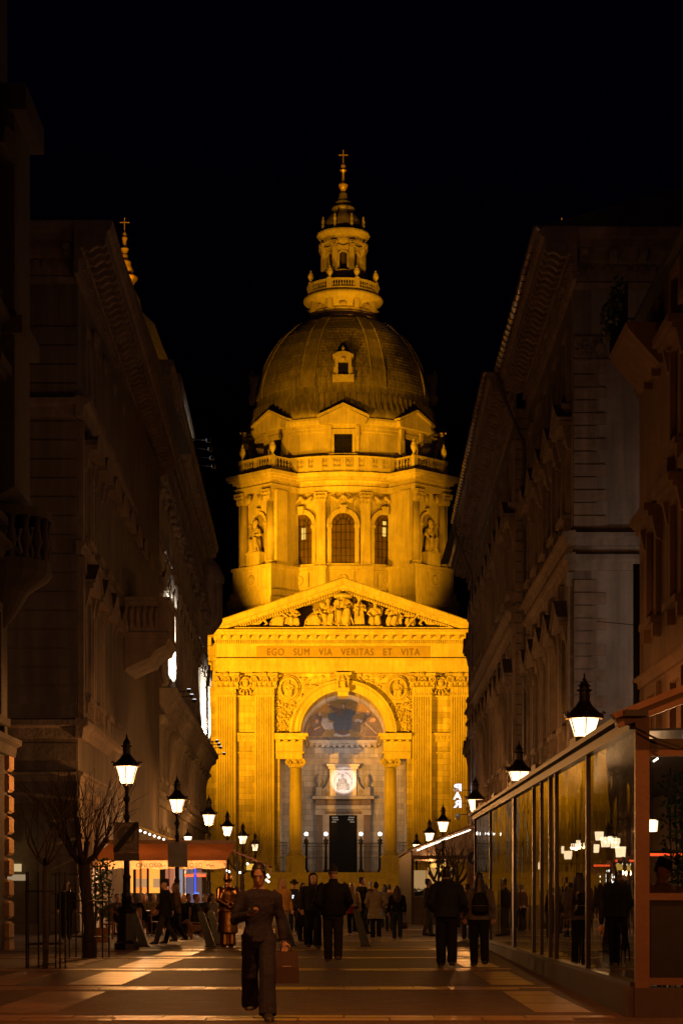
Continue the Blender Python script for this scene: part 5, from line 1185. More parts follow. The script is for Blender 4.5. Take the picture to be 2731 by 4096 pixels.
for (a, b, o_) in ((5.3, 5.7, 0.25), (11.9, 12.4, 0.3), (12.7, 13.1, 0.4)): belt(fe, 0.003, 14, a, b, o_, STUCCO)
for i in range(7):        # palmette frieze
    x = 0.35 + i*0.5; m = MB()
    if i % 2:
        for k in range(7): t = R(20 + k*23.3); m.tube([(x, -0.16, 18.95), (x + 0.13*math.cos(t), -0.17, 19.1 + 0.2*math.sin(t)), (x + 0.2*math.cos(t), -0.16, 19.1 + 0.3*math.sin(t))], [0.02, 0.035, 0.02], 5)
    else:
        m.tube([(x, -0.16, 18.95), (x, -0.16, 19.35)], 0.03, 5); m.ball((x, -0.16, 19.35), 0.07, 6)
        for s in (-1, 1): m.tube([(x, -0.16, 19.05), (x + s*0.12, -0.16, 19.2), (x + s*0.18, -0.16, 19.12)], 0.025, 5)
    for s in (-1, 1): m.tube([(x + s*0.12 + 0.07*math.cos(t), -0.15, 18.9 + 0.07*math.sin(t)) for t in [k*0.8 for k in range(7)]], 0.02, 5, ref=(0,1,0))
    fe.mb(m, 'palmette', TRIMR)
fe.mb(MB().box(0.0, 14, -0.12, 0.02, 18.72, 18.8), 'frieze_fillet', TRIMR)
m = MB(); m.box(0.85, 14, 0.65, 67.5, 0, HR - 0.4); m.build('core_wall', WALLR, RB)
m = MB(); m.prism([(-1.2, HR + 1.2), (15, HR + 1.2), (10, HR + 2.4), (3, HR + 2.4)], -1.2, 67.8, 'y'); m.build('roof', ROOF, RB)
# rainwater pipes from the gutters
for (d_, xw) in ((85.3, 7.5), (120.0, 7.5)):
    m = MB(); m.tube([(-1.2, d_ - 68, HR + 1.0), (-1.15, d_ - 68, HR + 0.7), (xw - 7.5 - 0.15, d_ - 68 - 0.3, HR - 1.9), (xw - 7.5 - 0.15, d_ - 68 - 0.3, 0.2)], 0.07, 8); m.build('rain_pipe', ZINC, RB)

# BAR sign and wall camera near the end of the right facade
LET = emat('white_neon_letter', (0.80, 0.86, 1.0), 1.7)
bs = thing('bar_sign', 'vertical glowing blue-white BAR sign seen from behind', 'sign', (7.35, 119, 0))
for i, ch in enumerate('BAR'):
    me = text_mesh(ch, 0.88, 0.06, 'letter', LET, mirror=True, bold=0.03)
    xs_ = [v.co.x for v in me.vertices]; zs_ = [v.co.z for v in me.vertices]; 
    cx, cz = (max(xs_) + min(xs_))/2, (max(zs_) + min(zs_))/2; kx = 0.47/(max(xs_) - min(xs_)); kz = 0.42/(max(zs_) - min(zs_))
    for v in me.vertices: v.co.x = (v.co.x - cx)*kx; v.co.z = (v.co.z - cz)*kz
    p = W(1828, 3150 + i*33, 119); link('letter', me, bs, (p.x - 7.35, 0, p.z))
m = MB()
for py in (3160, 3212): p = W(1846, py, 119); m.tube([(p.x - 7.35, 0.1, p.z), (0.3, 0.1, p.z)], 0.02, 5)
m.build('wall_arm', BLACKM, bs)
point('bar_glow', W(1820, 3180, 118.2), 25, (0.6, 0.7, 1.0), 0.3)
cmr = thing('wall_camera', 'small dome security camera on a wall arm below the BAR sign', 'camera', (7.35, 118, 0))
p = W(1829, 3270, 118); MB().lathe([(0.02, -0.16), (0.12, -0.1), (0.14, 0.0), (0.12, 0.12), (0.05, 0.16)], 12, (p.x - 7.35, 0, p.z)).build('camera_dome', mat('white_plastic', (0.5, 0.55, 0.6), 0.3, 0.05), cmr, smooth=True)
MB().tube([(p.x - 7.35, 0, p.z + 0.17), (0.3, 0, p.z + 0.17)], 0.025, 5).build('arm', BLACKM, cmr)

# ---- near right building, ochre, at the edge of the frame
NB = thing('ochre_building', 'ochre rendered building with balcony at the right edge of the photo', 'building', (8.25, 58, 0))
fn = Frame(NB, (8.25, 58, 0), R(-90))
hol = windows(fn, [3.0, 7.0, 11.0, 15.0], [(4.2, 2.4, 1.5, 'plain'), (8.6, 2.4, 1.4, 'flat'), (15.4, 1.2, 1.2, 'plain')], ORANGEW, ORANGEW)
hol += windows(fn, [7.0, 11.0, 15.0], [(12.4, 2.4, 1.3, 'flat')], ORANGEW, ORANGEW)
fn.mb(wall_mesh(24, 17.0, hol), 'street_wall', ORANGEW)
for (a, b, o_) in ((7.0, 7.3, 0.2), (11.3, 11.6, 0.2), (15.2, 15.4, 0.15)): belt(fn, 0, 24, a, b, o_, ORANGEW)
m = MB(); m.box(0.02, 12, 0.6, 24, 0, 16.9); m.build('core_wall', ORANGEW, NB, (0, -24, 0)); MB().box(-0.3, 12, -24.2, 0.3, 17.0, 17.15).build('roof', ROOF, NB)
m = MB(); m.prism([(0, 15.0), (-0.15, 15.0), (-0.95, 15.9), (-1.0, 16.05), (0, 16.05)], 1.2, 4.6, 'x'); fn.mb(m, 'balcony', ORANGEW)
m = MB()
for i in range(19): x = 1.2 + i*0.19; m.box(x - 0.012, x + 0.012, -0.98, -0.956, 16.05, 17.05)
for i in range(6): m.box(1.19, 1.214, -0.95 + i*0.18, -0.926 + i*0.18, 16.05, 17.05)
m.box(1.18, 4.64, -1.0, -0.94, 17.05, 17.09); m.box(1.18, 1.23, -0.939, 0, 17.05, 17.09); fn.mb(m, 'railing', IRON)
LEAF = mat('dark_leaf', (0.035, 0.06, 0.02), 0.5, 0.4, 8)
rl_ = random.Random(3); m = MB()
for i in range(240):
    c = Vector((rl_.uniform(1.2, 4.6), -1.05 - rl_.uniform(0, 0.22), 16.5 + rl_.uniform(-0.15, 0.75))); a = Vector((rl_.uniform(-1,1), rl_.uniform(-1,1), rl_.uniform(-1,1))).normalized()*0.09; b = a.orthogonal().normalized()*0.05
    m.add([c - a, c + b, c + a, c - b], [(0,1,2,3)])
stuff(fn.mb(m, 'balcony_plants', LEAF))
fn.mb(MB().tube([(0.25, -0.12, 0.2), (0.25, -0.12, 10.5)], 0.09, 8), 'rain_pipe', BLACKM, True)
m = MB()
for i in range(14): m.box(2.27, 3.73, 0.1, 0.2, 5.7 + i*0.064, 5.755 + i*0.064)
fn.mb(m, 'roller_shutter', mat('shutter_slats', (0.25, 0.2, 0.15), 0.6, 0.2))

# ---- near left building: rusticated corner, balcony, high cornice
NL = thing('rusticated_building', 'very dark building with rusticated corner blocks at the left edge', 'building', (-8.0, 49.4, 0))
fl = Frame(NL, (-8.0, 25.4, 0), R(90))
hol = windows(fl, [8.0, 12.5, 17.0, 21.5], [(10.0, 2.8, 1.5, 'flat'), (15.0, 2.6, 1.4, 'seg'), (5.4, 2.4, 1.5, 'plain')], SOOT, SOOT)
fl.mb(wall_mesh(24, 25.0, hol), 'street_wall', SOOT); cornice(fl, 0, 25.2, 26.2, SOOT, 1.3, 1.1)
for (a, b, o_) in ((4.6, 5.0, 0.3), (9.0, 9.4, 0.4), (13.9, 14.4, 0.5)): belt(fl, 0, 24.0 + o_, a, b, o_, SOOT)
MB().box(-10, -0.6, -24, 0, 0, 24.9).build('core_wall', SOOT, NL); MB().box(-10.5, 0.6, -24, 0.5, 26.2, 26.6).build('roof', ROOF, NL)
RUST = mat('rusticated_stone', (0.30, 0.19, 0.11), 0.9, 0.3, 2.0, 1.0, 12)
for i in range(9):
    z0 = 0.25 + i*0.50; m = MB(); hgt = 0.43; e = 0.06
    m.rings([((0.0, 0, z0), (0.30, 0.30, 0), (-0.30, 0.30, 0)), ((0, 0, z0 + e), (0.36, 0.36, 0), (-0.36, 0.36, 0)), ((0, 0, z0 + hgt - e), (0.36, 0.36, 0), (-0.36, 0.36, 0)), ((0, 0, z0 + hgt), (0.30, 0.30, 0), (-0.30, 0.30, 0))], 4); m.build('quoin', RUST, NL, (-0.25, -0.05, 0))
MB().box(-0.62, 0.12, -0.45, 0.33, 0, 0.24).build('quoin', RUST, NL)
m = MB(); m.lathe([(0.15, 7.6), (0.4, 7.9), (0.7, 8.4), (1.15, 8.7), (1.25, 8.85), (1.25, 9.1), (0.2, 9.1)], 20, (-0.1, -0.6, 0)); b_ = m.build('corner_balcony', SOOT, NL, smooth=False)
m = MB(); m.lathe([(1.05, 10.1), (1.25, 10.1), (1.25, 10.3), (1.05, 10.3), (1.05, 10.1)], 20, (-0.1, -0.6, 0)); m.build('handrail', SOOT, NL)
for i in range(14): a = R(-120 + i*18); MB().lathe([(0.1, 0), (0.06, 0.15), (0.13, 0.4), (0.06, 0.75), (0.1, 0.98)], 7, (-0.1 + 1.13*math.cos(a), -0.6 + 1.13*math.sin(a), 9.11)).build('baluster', SOOT, NL, smooth=True)
m = MB(); m.box(-0.5, 0.55, -2.4, -0.1, 10.6, 19.0); m.box(-0.5, 0.75, -2.6, 0.1, 14.0, 14.4); m.box(-0.5, 0.85, -2.7, 0.2, 19.0, 19.6); m.prism([(-0.5, 10.6), (0.55, 10.6), (0.0, 10.31), (-0.5, 10.31)], -2.3, -0.2, 'y'); m.build('oriel', SOOT, NL)
MB().box(0.06, 0.075, -0.35, -0.13, 3.75, 4.1).build('notice_plate', mat('notice_plate', (0.35, 0.3, 0.25), 0.6, 0.2, 8), NL)

# added lamps, hung out of view to light the corner walls and near paving
for i, (x, y, z, pwr, lab) in enumerate(((13.5, 61.5, 8.5, 430, 'added unseen lamp lighting the right corner wall'), (-15.0, 59.5, 9.0, 35, 'added unseen lamp lighting the left corner wall'), (0.5, 17.0, 10.8, 3900, 'added unseen lamp lighting the ground close to the camera'))):
    t = thing('added_lamp', lab, 'lamp', (x, y, z), 0, 'added lamps hung out of view')
    MB().lathe([(0.32, 0.02), (0.34, 0.06), (0.12, 0.2), (0.05, 0.3)], 14).build('hood', FLM, t); MB().lathe([(0.0, -0.06), (0.2, -0.03), (0.26, 0.02)], 14).build('lens', glow_glass('cool_lens_%d' % i, (1.0, 0.85, 0.7), 3.0), t); MB().tube([(-6, 0, 0.9), (0, 0, 0.32), (6, 0, 0.9)], 0.012, 5).build('span_wire', BLACKM, t)
    if y > 20: point('added_bulb', (x, y, z - 0.35), pwr, (1.0, 0.74, 0.56), 0.15)
    else: spot('added_bulb', (x, y, z - 0.2), (x, y + 2.5, 0), pwr, (1.0, 0.33, 0.07), 150, 0.6, 0.15)
# ------------------------------------------------------------------ paving
SLAB = mat('pale_paving_slab', (0.205, 0.115, 0.072), 0.33, 0.35, 1.4, 0.25, 20)
SLAB2 = mat('pale_paving_slab_worn', (0.165, 0.093, 0.06), 0.29, 0.4, 1.8, 0.3, 20)
rp = random.Random(21)
sl_me = [MB().prism([(-0.49, -0.2), (0.49, -0.2), (0.49, 0.2), (-0.49, 0.2)], 0.0, 0.008 + 0.002*k, 'z').mesh('paving_slab', m) for k, m in enumerate((SLAB, SLAB2, SLAB))]
def slab(x, y, rot=0, sx=1.0, sy=1.0): link('paving_slab', rp.choice(sl_me), ground, (x, y, rp.uniform(-0.001, 0.001)), rot, scale=(sx, sy, 1))
for d_ in (22.8, 29.8, 36.9, 43.5, 49.2):
    for k, off in enumerate((-0.24, 0.24)):
        x = -9.0 + (0.5 if k else 0)
        while x < (2.95 if d_ < 45 else 7.5):
            slab(x, d_ + off, 0, 1.0, 1.0); x += 1.0
for (xa, w_) in ((-3.72, 0.84), (-5.25, 0.7), (2.52, 0.66)):
    y = 18.3
    while y < 48.6:
        if min(abs(y - r_) for r_ in (22.8, 29.8, 36.9, 43.5, 49.2)) > 0.95: slab(xa, y, R(90), 0.98, w_/0.41)
        y += 1.0
for d_ in (58, 66, 75):
    x = -4.5
    while x < 4.2: slab(x, d_, 0, 1.0, 1.6); x += 1.0
ground_band = MB().box(-9, 7, 50.2, 53.0, 0.0, 0.006).build('sett_band', mat('pale_sett_band', (0.11, 0.07, 0.045), 0.5, 0.4, 3.0, 1.0, 18, brick=(0.16, 0.12, 'xy')), ground)

# ------------------------------------------------------------------ street lamps
LPANE = glow_glass('lit_lantern_glass', (1.0, 0.70, 0.40), 1.7)
CAST = mat('black_cast_iron', (0.022, 0.017, 0.014), 0.38, 0.3, 6, 0.2, 20, metal=0.5)
def make_lamp():
    t = thing('street_lamp', 'x', 'street lamp')
    m = MB(); m.lathe([(0.30, 0), (0.30, 0.16), (0.26, 0.2), (0.235, 0.24), (0.205, 0.9), (0.235, 0.95), (0.25, 1.02), (0.17, 1.07), (0.13, 1.12)], 8); m.build('base', CAST, t)
    m = MB(); m.lathe([(0.13, 1.1), (0.12, 1.3), (0.135, 1.36), (0.095, 1.42), (0.09, 1.75), (0.11, 1.8), (0.075, 1.86), (0.06, 3.2), (0.085, 3.23), (0.085, 3.3), (0.055, 3.34), (0.05, 3.62), (0.08, 3.66), (0.10, 3.72), (0.055, 3.78), (0.045, 3.9), (0.06, 4.0), (0.05, 4.06)], 14); m.build('pole', CAST, t, smooth=True)
    zb, zt, rb, rt = 4.08, 4.50, 0.145, 0.29
    fm = MB()
    for i in range(6):
        a = R(60*i + 30); fm.tube([(rb*math.cos(a), rb*math.sin(a), zb - 0.01), (rt*math.cos(a), rt*math.sin(a), zt)], 0.012, 5)
    for i in range(3): fm.tube([(0.04*math.cos(R(120*i)), 0.04*math.sin(R(120*i)), 3.9), (rb*math.cos(R(120*i)), rb*math.sin(R(120*i)), zb - 0.02)], 0.012, 5)
    fm.lathe([(rb + 0.02, zb - 0.03), (rb + 0.02, zb), (rb - 0.02, zb), (rb - 0.02, zb - 0.03), (rb + 0.02, zb - 0.03)], 6, a0=30, a1=390); fm.build('lantern_frame', CAST, t)
    for i in range(6):
        a, b = R(60*i + 30), R(60*i + 90)
        MB().add([(rb*math.cos(a), rb*math.sin(a), zb), (rb*math.cos(b), rb*math.sin(b), zb), (rt*math.cos(b), rt*math.sin(b), zt), (rt*math.cos(a), rt*math.sin(a), zt)], [(0,1,2,3)]).build('pane', LPANE, t)
    m = MB(); m.lathe([(0.30, 4.505), (0.34, 4.50), (0.345, 4.54), (0.32, 4.57), (0.24, 4.64), (0.16, 4.72), (0.11, 4.80), (0.10, 4.82), (0.10, 4.98), (0.14, 5.0), (0.14, 5.02), (0.09, 5.03), (0.09, 5.07), (0.12, 5.09), (0.08, 5.11), (0.06, 5.16), (0.03, 5.17)], 18); h = m.build('hood', CAST, t)
    m = MB()
    for i in range(12):
        a = R(30*i); c, s = math.cos(a), math.sin(a); m.add([(0.34*c - 0.06*s, 0.34*s + 0.06*c, 4.54), (0.34*c + 0.06*s, 0.34*s - 0.06*c, 4.54), (0.37*c, 0.37*s, 4.63)], [(0,1,2)]); m.ball((0.365*c, 0.365*s, 4.61), 0.02, 5)
    m.build('crest', CAST, h)
    m = MB(); m.lathe([(0.03, 5.16), (0.045, 5.19), (0.02, 5.22), (0.012, 5.3), (0.0, 5.32)], 8); m.build('finial', CAST, h)
    return t
LAMP = make_lamp()
GRP = 'hexagonal street lamps lining the street'
lamps = [(-5.16, 49.4, 'lit street lamp carrying the zone sign, nearest of the left row', 260), (-5.4, 67.3, 'lit street lamp with a grey sign back, second of the left row', 260), (-5.24, 80.7, 'lit street lamp, third from the camera in the left row', 260), (-5.36, 95.7, 'lit street lamp, fourth from the camera in the left row', 260), (-5.44, 112, 'lit street lamp, fifth from the camera in the left row', 230), (-5.6, 131, 'lit street lamp, farthest of the left row before the church', 230),
         (4.13, 35.7, 'largest lit street lamp rising behind the glass pavilion corner', 240), (4.35, 51.6, 'lit street lamp half hidden behind the middle of the glass pavilion', 240), (4.26, 67.3, 'lit street lamp at the far end of the glass pavilion', 260), (4.25, 89, 'lit street lamp above the small terrace on the right', 260), (4.37, 106, 'lit street lamp over the terrace roof edge, second from far right', 230), (4.6, 131.5, 'lit street lamp, farthest of the right row', 230),
         (-7.2, 9.0, 'street lamp beside the camera on the left, outside the picture', 260), (7.0, 12.5, 'street lamp beside the camera on the right, outside the picture', 260)]
for i, (x, y, lab, pwr) in enumerate(lamps):
    o = LAMP if i == 0 else copy_tree(LAMP)
    o.location = (x, y, 0); o['label'] = lab; o['group'] = GRP
    k = 0.97 if y < 200 else 1
    o.scale = (k, k, k)
    point('lamp_bulb', (x, y, 4.2*k), pwr*2.4, (1.0, 0.29, 0.05) if y < 20 else (1.0, 0.40, 0.10), 0.06)

# ------------------------------------------------------------------ zone signs on the lamp posts
PLATE = mat('sign_plate_grey', (0.30, 0.25, 0.22), 0.5, 0.15, 5); PLB = mat('sign_back_grey', (0.22, 0.205, 0.2), 0.5, 0.2, 4, metal=0.4); SBLK = mat('sign_black', (0.02, 0.02, 0.02), 0.5, 0); SGR = mat('sign_faded_grey', (0.15, 0.125, 0.115), 0.5, 0.1, 5)
zs = thing('zone_end_sign', 'square end-of-zone sign with thick black diagonal bar on the nearest left lamp', 'sign', (-5.16, 49.4, 0))
sw_, z0, z1 = 0.30, 2.12, 3.04; y0 = -0.16
m = MB(); m.box(-sw_, sw_, y0, y0 + 0.02, z0 + 0.19, z1); m.build('plate', PLATE, zs); MB().box(-sw_ + 0.01, sw_ + 0.01, y0, y0 + 0.02, z0, z0 + 0.185).build('lower_plate', SGR, zs)
m = MB(); m.lathe([(0.0, 0), (0.215, 0), (0.215, 0.003)], 28, M=Matrix.Translation((0, y0 - 0.001, z1 - 0.31)) @ Matrix.Rotation(R(90), 4, 'X')); m.build('round_symbol', SGR, zs)
m = MB(); m.prism([(-0.06, z1 - 0.44), (0.06, z1 - 0.44), (0.04, z1 - 0.27), (-0.04, z1 - 0.27)], y0 - 0.008, y0 - 0.006, 'y'); m.ball((0, y0 - 0.007, z1 - 0.215), 0.035, 8, sy=0.05); m.ball((0.1, y0 - 0.007, z1 - 0.32), 0.025, 8, sy=0.05); m.prism([(0.07, z1 - 0.45), (0.13, z1 - 0.45), (0.12, z1 - 0.35), (0.08, z1 - 0.35)], y0 - 0.008, y0 - 0.006, 'y'); m.build('pedestrian_pictogram', PLATE, zs)
m = MB(); m.prism([(-sw_, z0 + 0.20), (-sw_ + 0.1, z0 + 0.195), (sw_, z1 - 0.09), (sw_, z1), (sw_ - 0.1, z1), (-sw_, z0 + 0.30)], y0 - 0.014, y0 - 0.010, 'y'); m.build('diagonal_bar', SBLK, zs)
link('sign_text', text_mesh('ZÓNA', 0.13, 0.002, 'sign_text', SGR, 1.1), zs, (0.02, y0 - 0.004, z0 + 0.29))
m = MB(); m.box(-sw_, sw_, y0 - 0.004, y0 - 0.001, z1 - 0.025, z1 - 0.01); m.box(sw_ - 0.025, sw_ - 0.01, y0 - 0.004, y0 - 0.001, z0 + 0.2, z1 - 0.0255); m.build('plate_border', SBLK, zs)
sb = thing('sign_back', 'plain grey back of a square sign on the second left lamp', 'sign', (-5.4, 67.3, 0))
m = MB(); p0, p1 = W(672, 3468, 67.2), W(750, 3368, 67.2); m.box(p0.x + 5.4, p1.x + 5.4, -0.12, -0.1, p0.z, p1.z); m.build('plate', PLB, sb)
m = MB(); m.box(-0.1, 0.1, -0.1, -0.05, p0.z + 0.15, p0.z + 0.2); m.box(-0.1, 0.1, -0.1, -0.05, p1.z - 0.2, p1.z - 0.15); m.build('clamp', BLACKM, sb)
pz = thing('pedestrian_zone_sign', 'tall pedestrian zone sign with blue disc beside the glass pavilion', 'sign', (3.95, 62, 0))
p0, p1 = W(1866, 3640, 62), W(1925, 3392, 62); m = MB(); m.box(p0.x - 3.95, p1.x - 3.95, -0.02, 0.0, p0.z, p1.z); m.build('plate', PLATE, pz); cx = (p0.x + p1.x)/2 - 3.95
m = MB(); m.lathe([(0.0, 0), (0.2, 0), (0.2, 0.003)], 24, M=Matrix.Translation((cx, -0.021, W(0, 3432, 62).z)) @ Matrix.Rotation(R(90), 4, 'X')); m.build('blue_disc', mat('sign_blue', (0.02, 0.05, 0.22), 0.5, 0.05), pz)
m = MB(); m.prism([(cx - 0.08, W(0, 3445, 62).z), (cx - 0.03, W(0, 3445, 62).z), (cx + 0.04, W(0, 3418, 62).z), (cx - 0.02, W(0, 3418, 62).z)], -0.028, -0.025, 'y'); m.build('pictogram', mat('sign_white', (0.6, 0.58, 0.55), 0.5, 0.05), pz)
link('sign_text', text_mesh('ZÓNA', 0.1, 0.002, 'sign_text', SBLK, 1.1), pz, (cx, -0.024, W(0, 3478, 62).z))
for py in (3506, 3530):
    m = MB(); zc = W(0, py, 62).z; m.tube([(cx - 0.06 + 0.075*math.cos(a/12*6.283), -0.024, zc + 0.075*math.sin(a/12*6.283)) for a in range(13)], 0.012, 5, ref=(0,1,0)); m.tube([(cx - 0.11, -0.024, zc - 0.05), (cx - 0.01, -0.024, zc + 0.05)], 0.01, 5); m.build('prohibition_ring', mat('sign_red', (0.25, 0.04, 0.03), 0.5, 0.05), pz)
MB().tube([(cx, 0.03, 0), (cx, 0.03, p1.z)], 0.03, 8).build('post', BLACKM, pz)

# ------------------------------------------------------------------ leaning stone bollards
BST = mat('dark_granite_bollard', (0.075, 0.08, 0.08), 0.55, 0.3, 8, 0.3, 30)
def bollard(px, py, lab, lean=0.26, h=0.86):
    g_ = G(px, py); t = thing('bollard', lab, 'bollard', g_, 0, 'leaning stone bollards at the crossing')
    m = MB(); w_ = 0.115
    m.prism([(-w_, 0), (w_, 0), (-lean + w_*0.72, h), (-lean - w_*0.72, h)], -0.13, 0.13, 'y'); b = m.build('post', BST, t)
    m = MB(); m.prism([(-lean - w_*0.72, h), (-lean + w_*0.72, h), (-lean + w_*0.5, h + 0.03), (-lean - w_*0.5, h + 0.03)], -0.11, 0.11, 'y'); m.build('cap', BST, t)
    m = MB(); m.box(-w_ - 0.04, w_ + 0.04, -0.17, 0.17, 0, 0.03); m.build('foot_plate', BLACKM, t)
bollard(578, 3787, 'leaning dark bollard just right of the zone sign lamp'); bollard(845, 3788, 'left one of the two leaning bollards left of the bronze statue'); bollard(880, 3780, 'right one of the two leaning bollards left of the bronze statue', 0.24)
bollard(1165, 3786, 'leaning bollard behind the shopping bag woman, by the mustard jacket', 0.22); bollard(1462, 3786, 'leaning dark bollard alone in mid street left of the beige coat', 0.24, 0.9)

# ------------------------------------------------------------------ bare pollarded trees with guards
BARK = mat('dark_bark', (0.045, 0.032, 0.024), 0.9, 0.4, 12, 0.8, 25)
def tree(loc, lab, hk, spread, nsh, seed, shoot=1.6, trunk=0.11, lean=0.0):
    r_ = random.Random(seed); t = thing('bare_tree', lab, 'tree', loc)
    m = MB(); pts = [(0, 0, 0), (0.02, 0.01, hk*0.3), (-0.02 + lean*0.4, 0.02, hk*0.65), (lean, 0, hk)]
    m.tube(pts, [trunk*1.25, trunk, trunk*0.9, trunk*0.95], 10); m.build('trunk', BARK, t, smooth=True)
    limbs = MB(); sh = MB(); heads = []
    nl = 5
    for i in range(nl):
        a = 2*math.pi*i/nl + r_.uniform(-0.4, 0.4); l = spread*r_.uniform(0.6, 1.0); rise = r_.uniform(0.35, 0.8)
        p0 = Vector((lean, 0, hk*0.93)); p1 = p0 + Vector((math.cos(a)*l*0.5, math.sin(a)*l*0.5, rise*0.35)); p2 = p0 + Vector((math.cos(a)*l, math.sin(a)*l, rise))
        limbs.tube([p0, p1, p2], [trunk*0.6, trunk*0.45, trunk*0.42], 7); limbs.ball(p2, trunk*0.55, 7); heads.append((p2, a))
        if r_.random() < 0.7:
            p3 = p1 + Vector((r_.uniform(-0.3, 0.3), r_.uniform(-0.3, 0.3), r_.uniform(0.3, 0.6))); limbs.tube([p1, p3], [trunk*0.35, trunk*0.3], 6); limbs.ball(p3, trunk*0.42, 6); heads.append((p3, a))
    for (h, a) in heads:
        for k in range(nsh):
            aa = a + r_.uniform(-1.3, 1.3); up = r_.uniform(0.55, 1.0); l = shoot*r_.uniform(0.55, 1.0)
            d_ = Vector((math.cos(aa)*(1.1 - up), math.sin(aa)*(1.1 - up), up)).normalized()
            q1 = h + d_*l*0.33 + Vector((r_.uniform(-.1, .1), r_.uniform(-.1, .1), 0)); q3 = h + d_*l*0.66 + Vector((r_.uniform(-.14, .14), r_.uniform(-.14, .14), 0)); q2 = h + d_*l + Vector((math.cos(aa)*0.15 + r_.uniform(-.1, .1), math.sin(aa)*0.15 + r_.uniform(-.1, .1), 0.0))
            sh.tube([h, q1, q3, q2], [0.011, 0.008, 0.006, 0.003], 4)
            for s in range(2):
                f_ = r_.uniform(0.3, 0.8); q = h.lerp(q2, f_); e = q + (d_ + Vector((r_.uniform(-.6, .6), r_.uniform(-.6, .6), r_.uniform(-.1, .3)))).normalized()*l*0.3; sh.tube([q, e], [0.006, 0.003], 3)
    limbs.build('limbs', BARK, t, smooth=True); stuff(sh.build('crown', BARK, t))
    return t
def tree_guard(loc, lab, r0=0.36, h=1.75, n=6):
    t = thing('tree_guard', lab, 'tree guard', loc, 0, 'iron guards round the left trees')
    for i in range(n): a = 2*math.pi*(i + 0.3)/n; MB().tube([(r0*math.cos(a), r0*math.sin(a), 0), (r0*math.cos(a), r0*math.sin(a), h)], 0.016, 6).build('bar', IRON, t)
    for z in (0.45, h - 0.35): MB().tube([(r0*math.cos(a/16*6.283), r0*math.sin(a/16*6.283), z) for a in range(17)], 0.014, 5).build('hoop', IRON, t)
g1 = G(358, 3832); tree(g1, 'bare pollarded tree with twig bunches left of the zone sign', 2.1, 0.6, 10, 3, 1.6, 0.13, -0.12); tree_guard(g1, 'iron bar guard round the trunk left of the zone sign', 0.42, 1.55)
g2 = G(183, 3875); tree(g2, 'slim bare tree standing in shadow near the left edge', 2.0, 0.45, 2, 9, 1.1, 0.04); tree_guard(g2, 'iron bar guard round the slim shaded tree near the left edge', 0.36, 1.75, 7)
tree((4.35, 80.5, 0), 'bare pollarded tree before the terrace behind the dark jacket man', 1.75, 0.65, 7, 5, 1.8, 0.13); tree((3.75, 82.5, 0), 'slimmer bare tree left of the other terrace tree', 1.8, 0.5, 5, 6, 1.6, 0.1)
tree((-4.9, 100, 0), 'bare tree between far left lamps above the awning', 2.4, 0.7, 8, 12, 1.8, 0.1)

# ------------------------------------------------------------------ glass pavilion on the right
PV = thing('glass_pavilion', 'long glass terrace pavilion with brown steel frame on the right', 'pavilion', (3.23, 23, 0))
PG = clear_glass('pavilion_glass', (0.8, 0.76, 0.7), 1.42, 0.3, 0.0, 0.85)
YE = 36.0
def pxw(y): return 3.23 + (3.7 - 3.23)*y/YE - 3.23     # wall line, local
def ptop(y): return 3.30 + 0.22*y/YE
def pbot(y): return 0.34 - 0.24*min(1, y/28)
pang = math.atan2(3.7 - 3.23, YE)
def wallbox(y0, y1, z0, z1, o0, o1, name, m, zf=None):
    q = MB(); vs = []
    for y in (y0, y1):
        for o in (o0, o1):
            for z in (z0, z1): vs.append((pxw(y) + o, y, z(y) if callable(z) else z))
    q.add(vs, [(0,1,3,2), (4,6,7,5), (0,4,5,1), (2,3,7,6), (0,2,6,4), (1,5,7,3)]); return q.build(name, m, PV)
def ypx(px):      # wall-plane distance behind a photograph column
    k = (px - PX)/F; d = (3.23 - 0.47/YE*23)/(k - 0.47/YE); return d - 23
posts = [(2555, 0.17), (2350, 0.07), (2224, 0.09), (2200, 0.06), (2165, 0.07), (2134, 0.10), (2055, 0.42), (1961, 0.10), (1900, 0.12)]
yy = [max(0.0, ypx(p)) for p, _ in posts]; yy[0] = 0.0
DKF = mat('dark_bronze_frame', (0.024, 0.015, 0.011), 0.4, 0.2, 4, metal=0.3)
for (y, (p, w_)) in zip(yy[1:], posts[1:]): wallbox(y - w_/2 - 0.02, y + w_/2 + 0.02, pbot, ptop, -0.03, 0.07, 'post', DKF)
ye = [0.0] + yy[1:] + [YE]
for i in range(len(ye) - 1):
    a, b = ye[i], ye[i+1]
    if b - a < 0.3: continue
    ya, yb = a + (0.1 if i == 0 else 0.06), b - 0.06
    MB().add([(pxw(ya), ya, pbot(ya) + 0.05), (pxw(ya), ya, ptop(ya) - 0.1), (pxw(yb), yb, ptop(yb) - 0.1), (pxw(yb), yb, pbot(yb) + 0.05)], [(0,1,2,3)]).build('pane', PG, PV)
wallbox(0.09, YE, lambda y: 0.0, pbot, -0.10, 0.25, 'plinth', mat('dark_plinth', (0.05, 0.03, 0.024), 0.7, 0.3, 3)); wallbox(0.09, YE, pbot, lambda y: pbot(y) + 0.05, -0.05, 0.10, 'sill_rail', DKF)
wallbox(0.09, YE, lambda y: ptop(y) - 0.1, lambda y: ptop(y) + 0.02, -0.06, 0.12, 'fascia', DKF); wallbox(-0.3, YE + 0.3, lambda y: ptop(y) + 0.022, lambda y: ptop(y) + 0.09, -0.16, 0.10, 'gutter', BLACKM)
for (y, w_) in ((6, 0.9), (13, 0.9), (19, 0.9), (25, 0.9), (31, 0.8)): wallbox(y - w_/2, y + w_/2, lambda y: ptop(y) + 0.092, lambda y: ptop(y) + 0.2, -0.12, 0.14, 'awning_cassette', BLACKM)
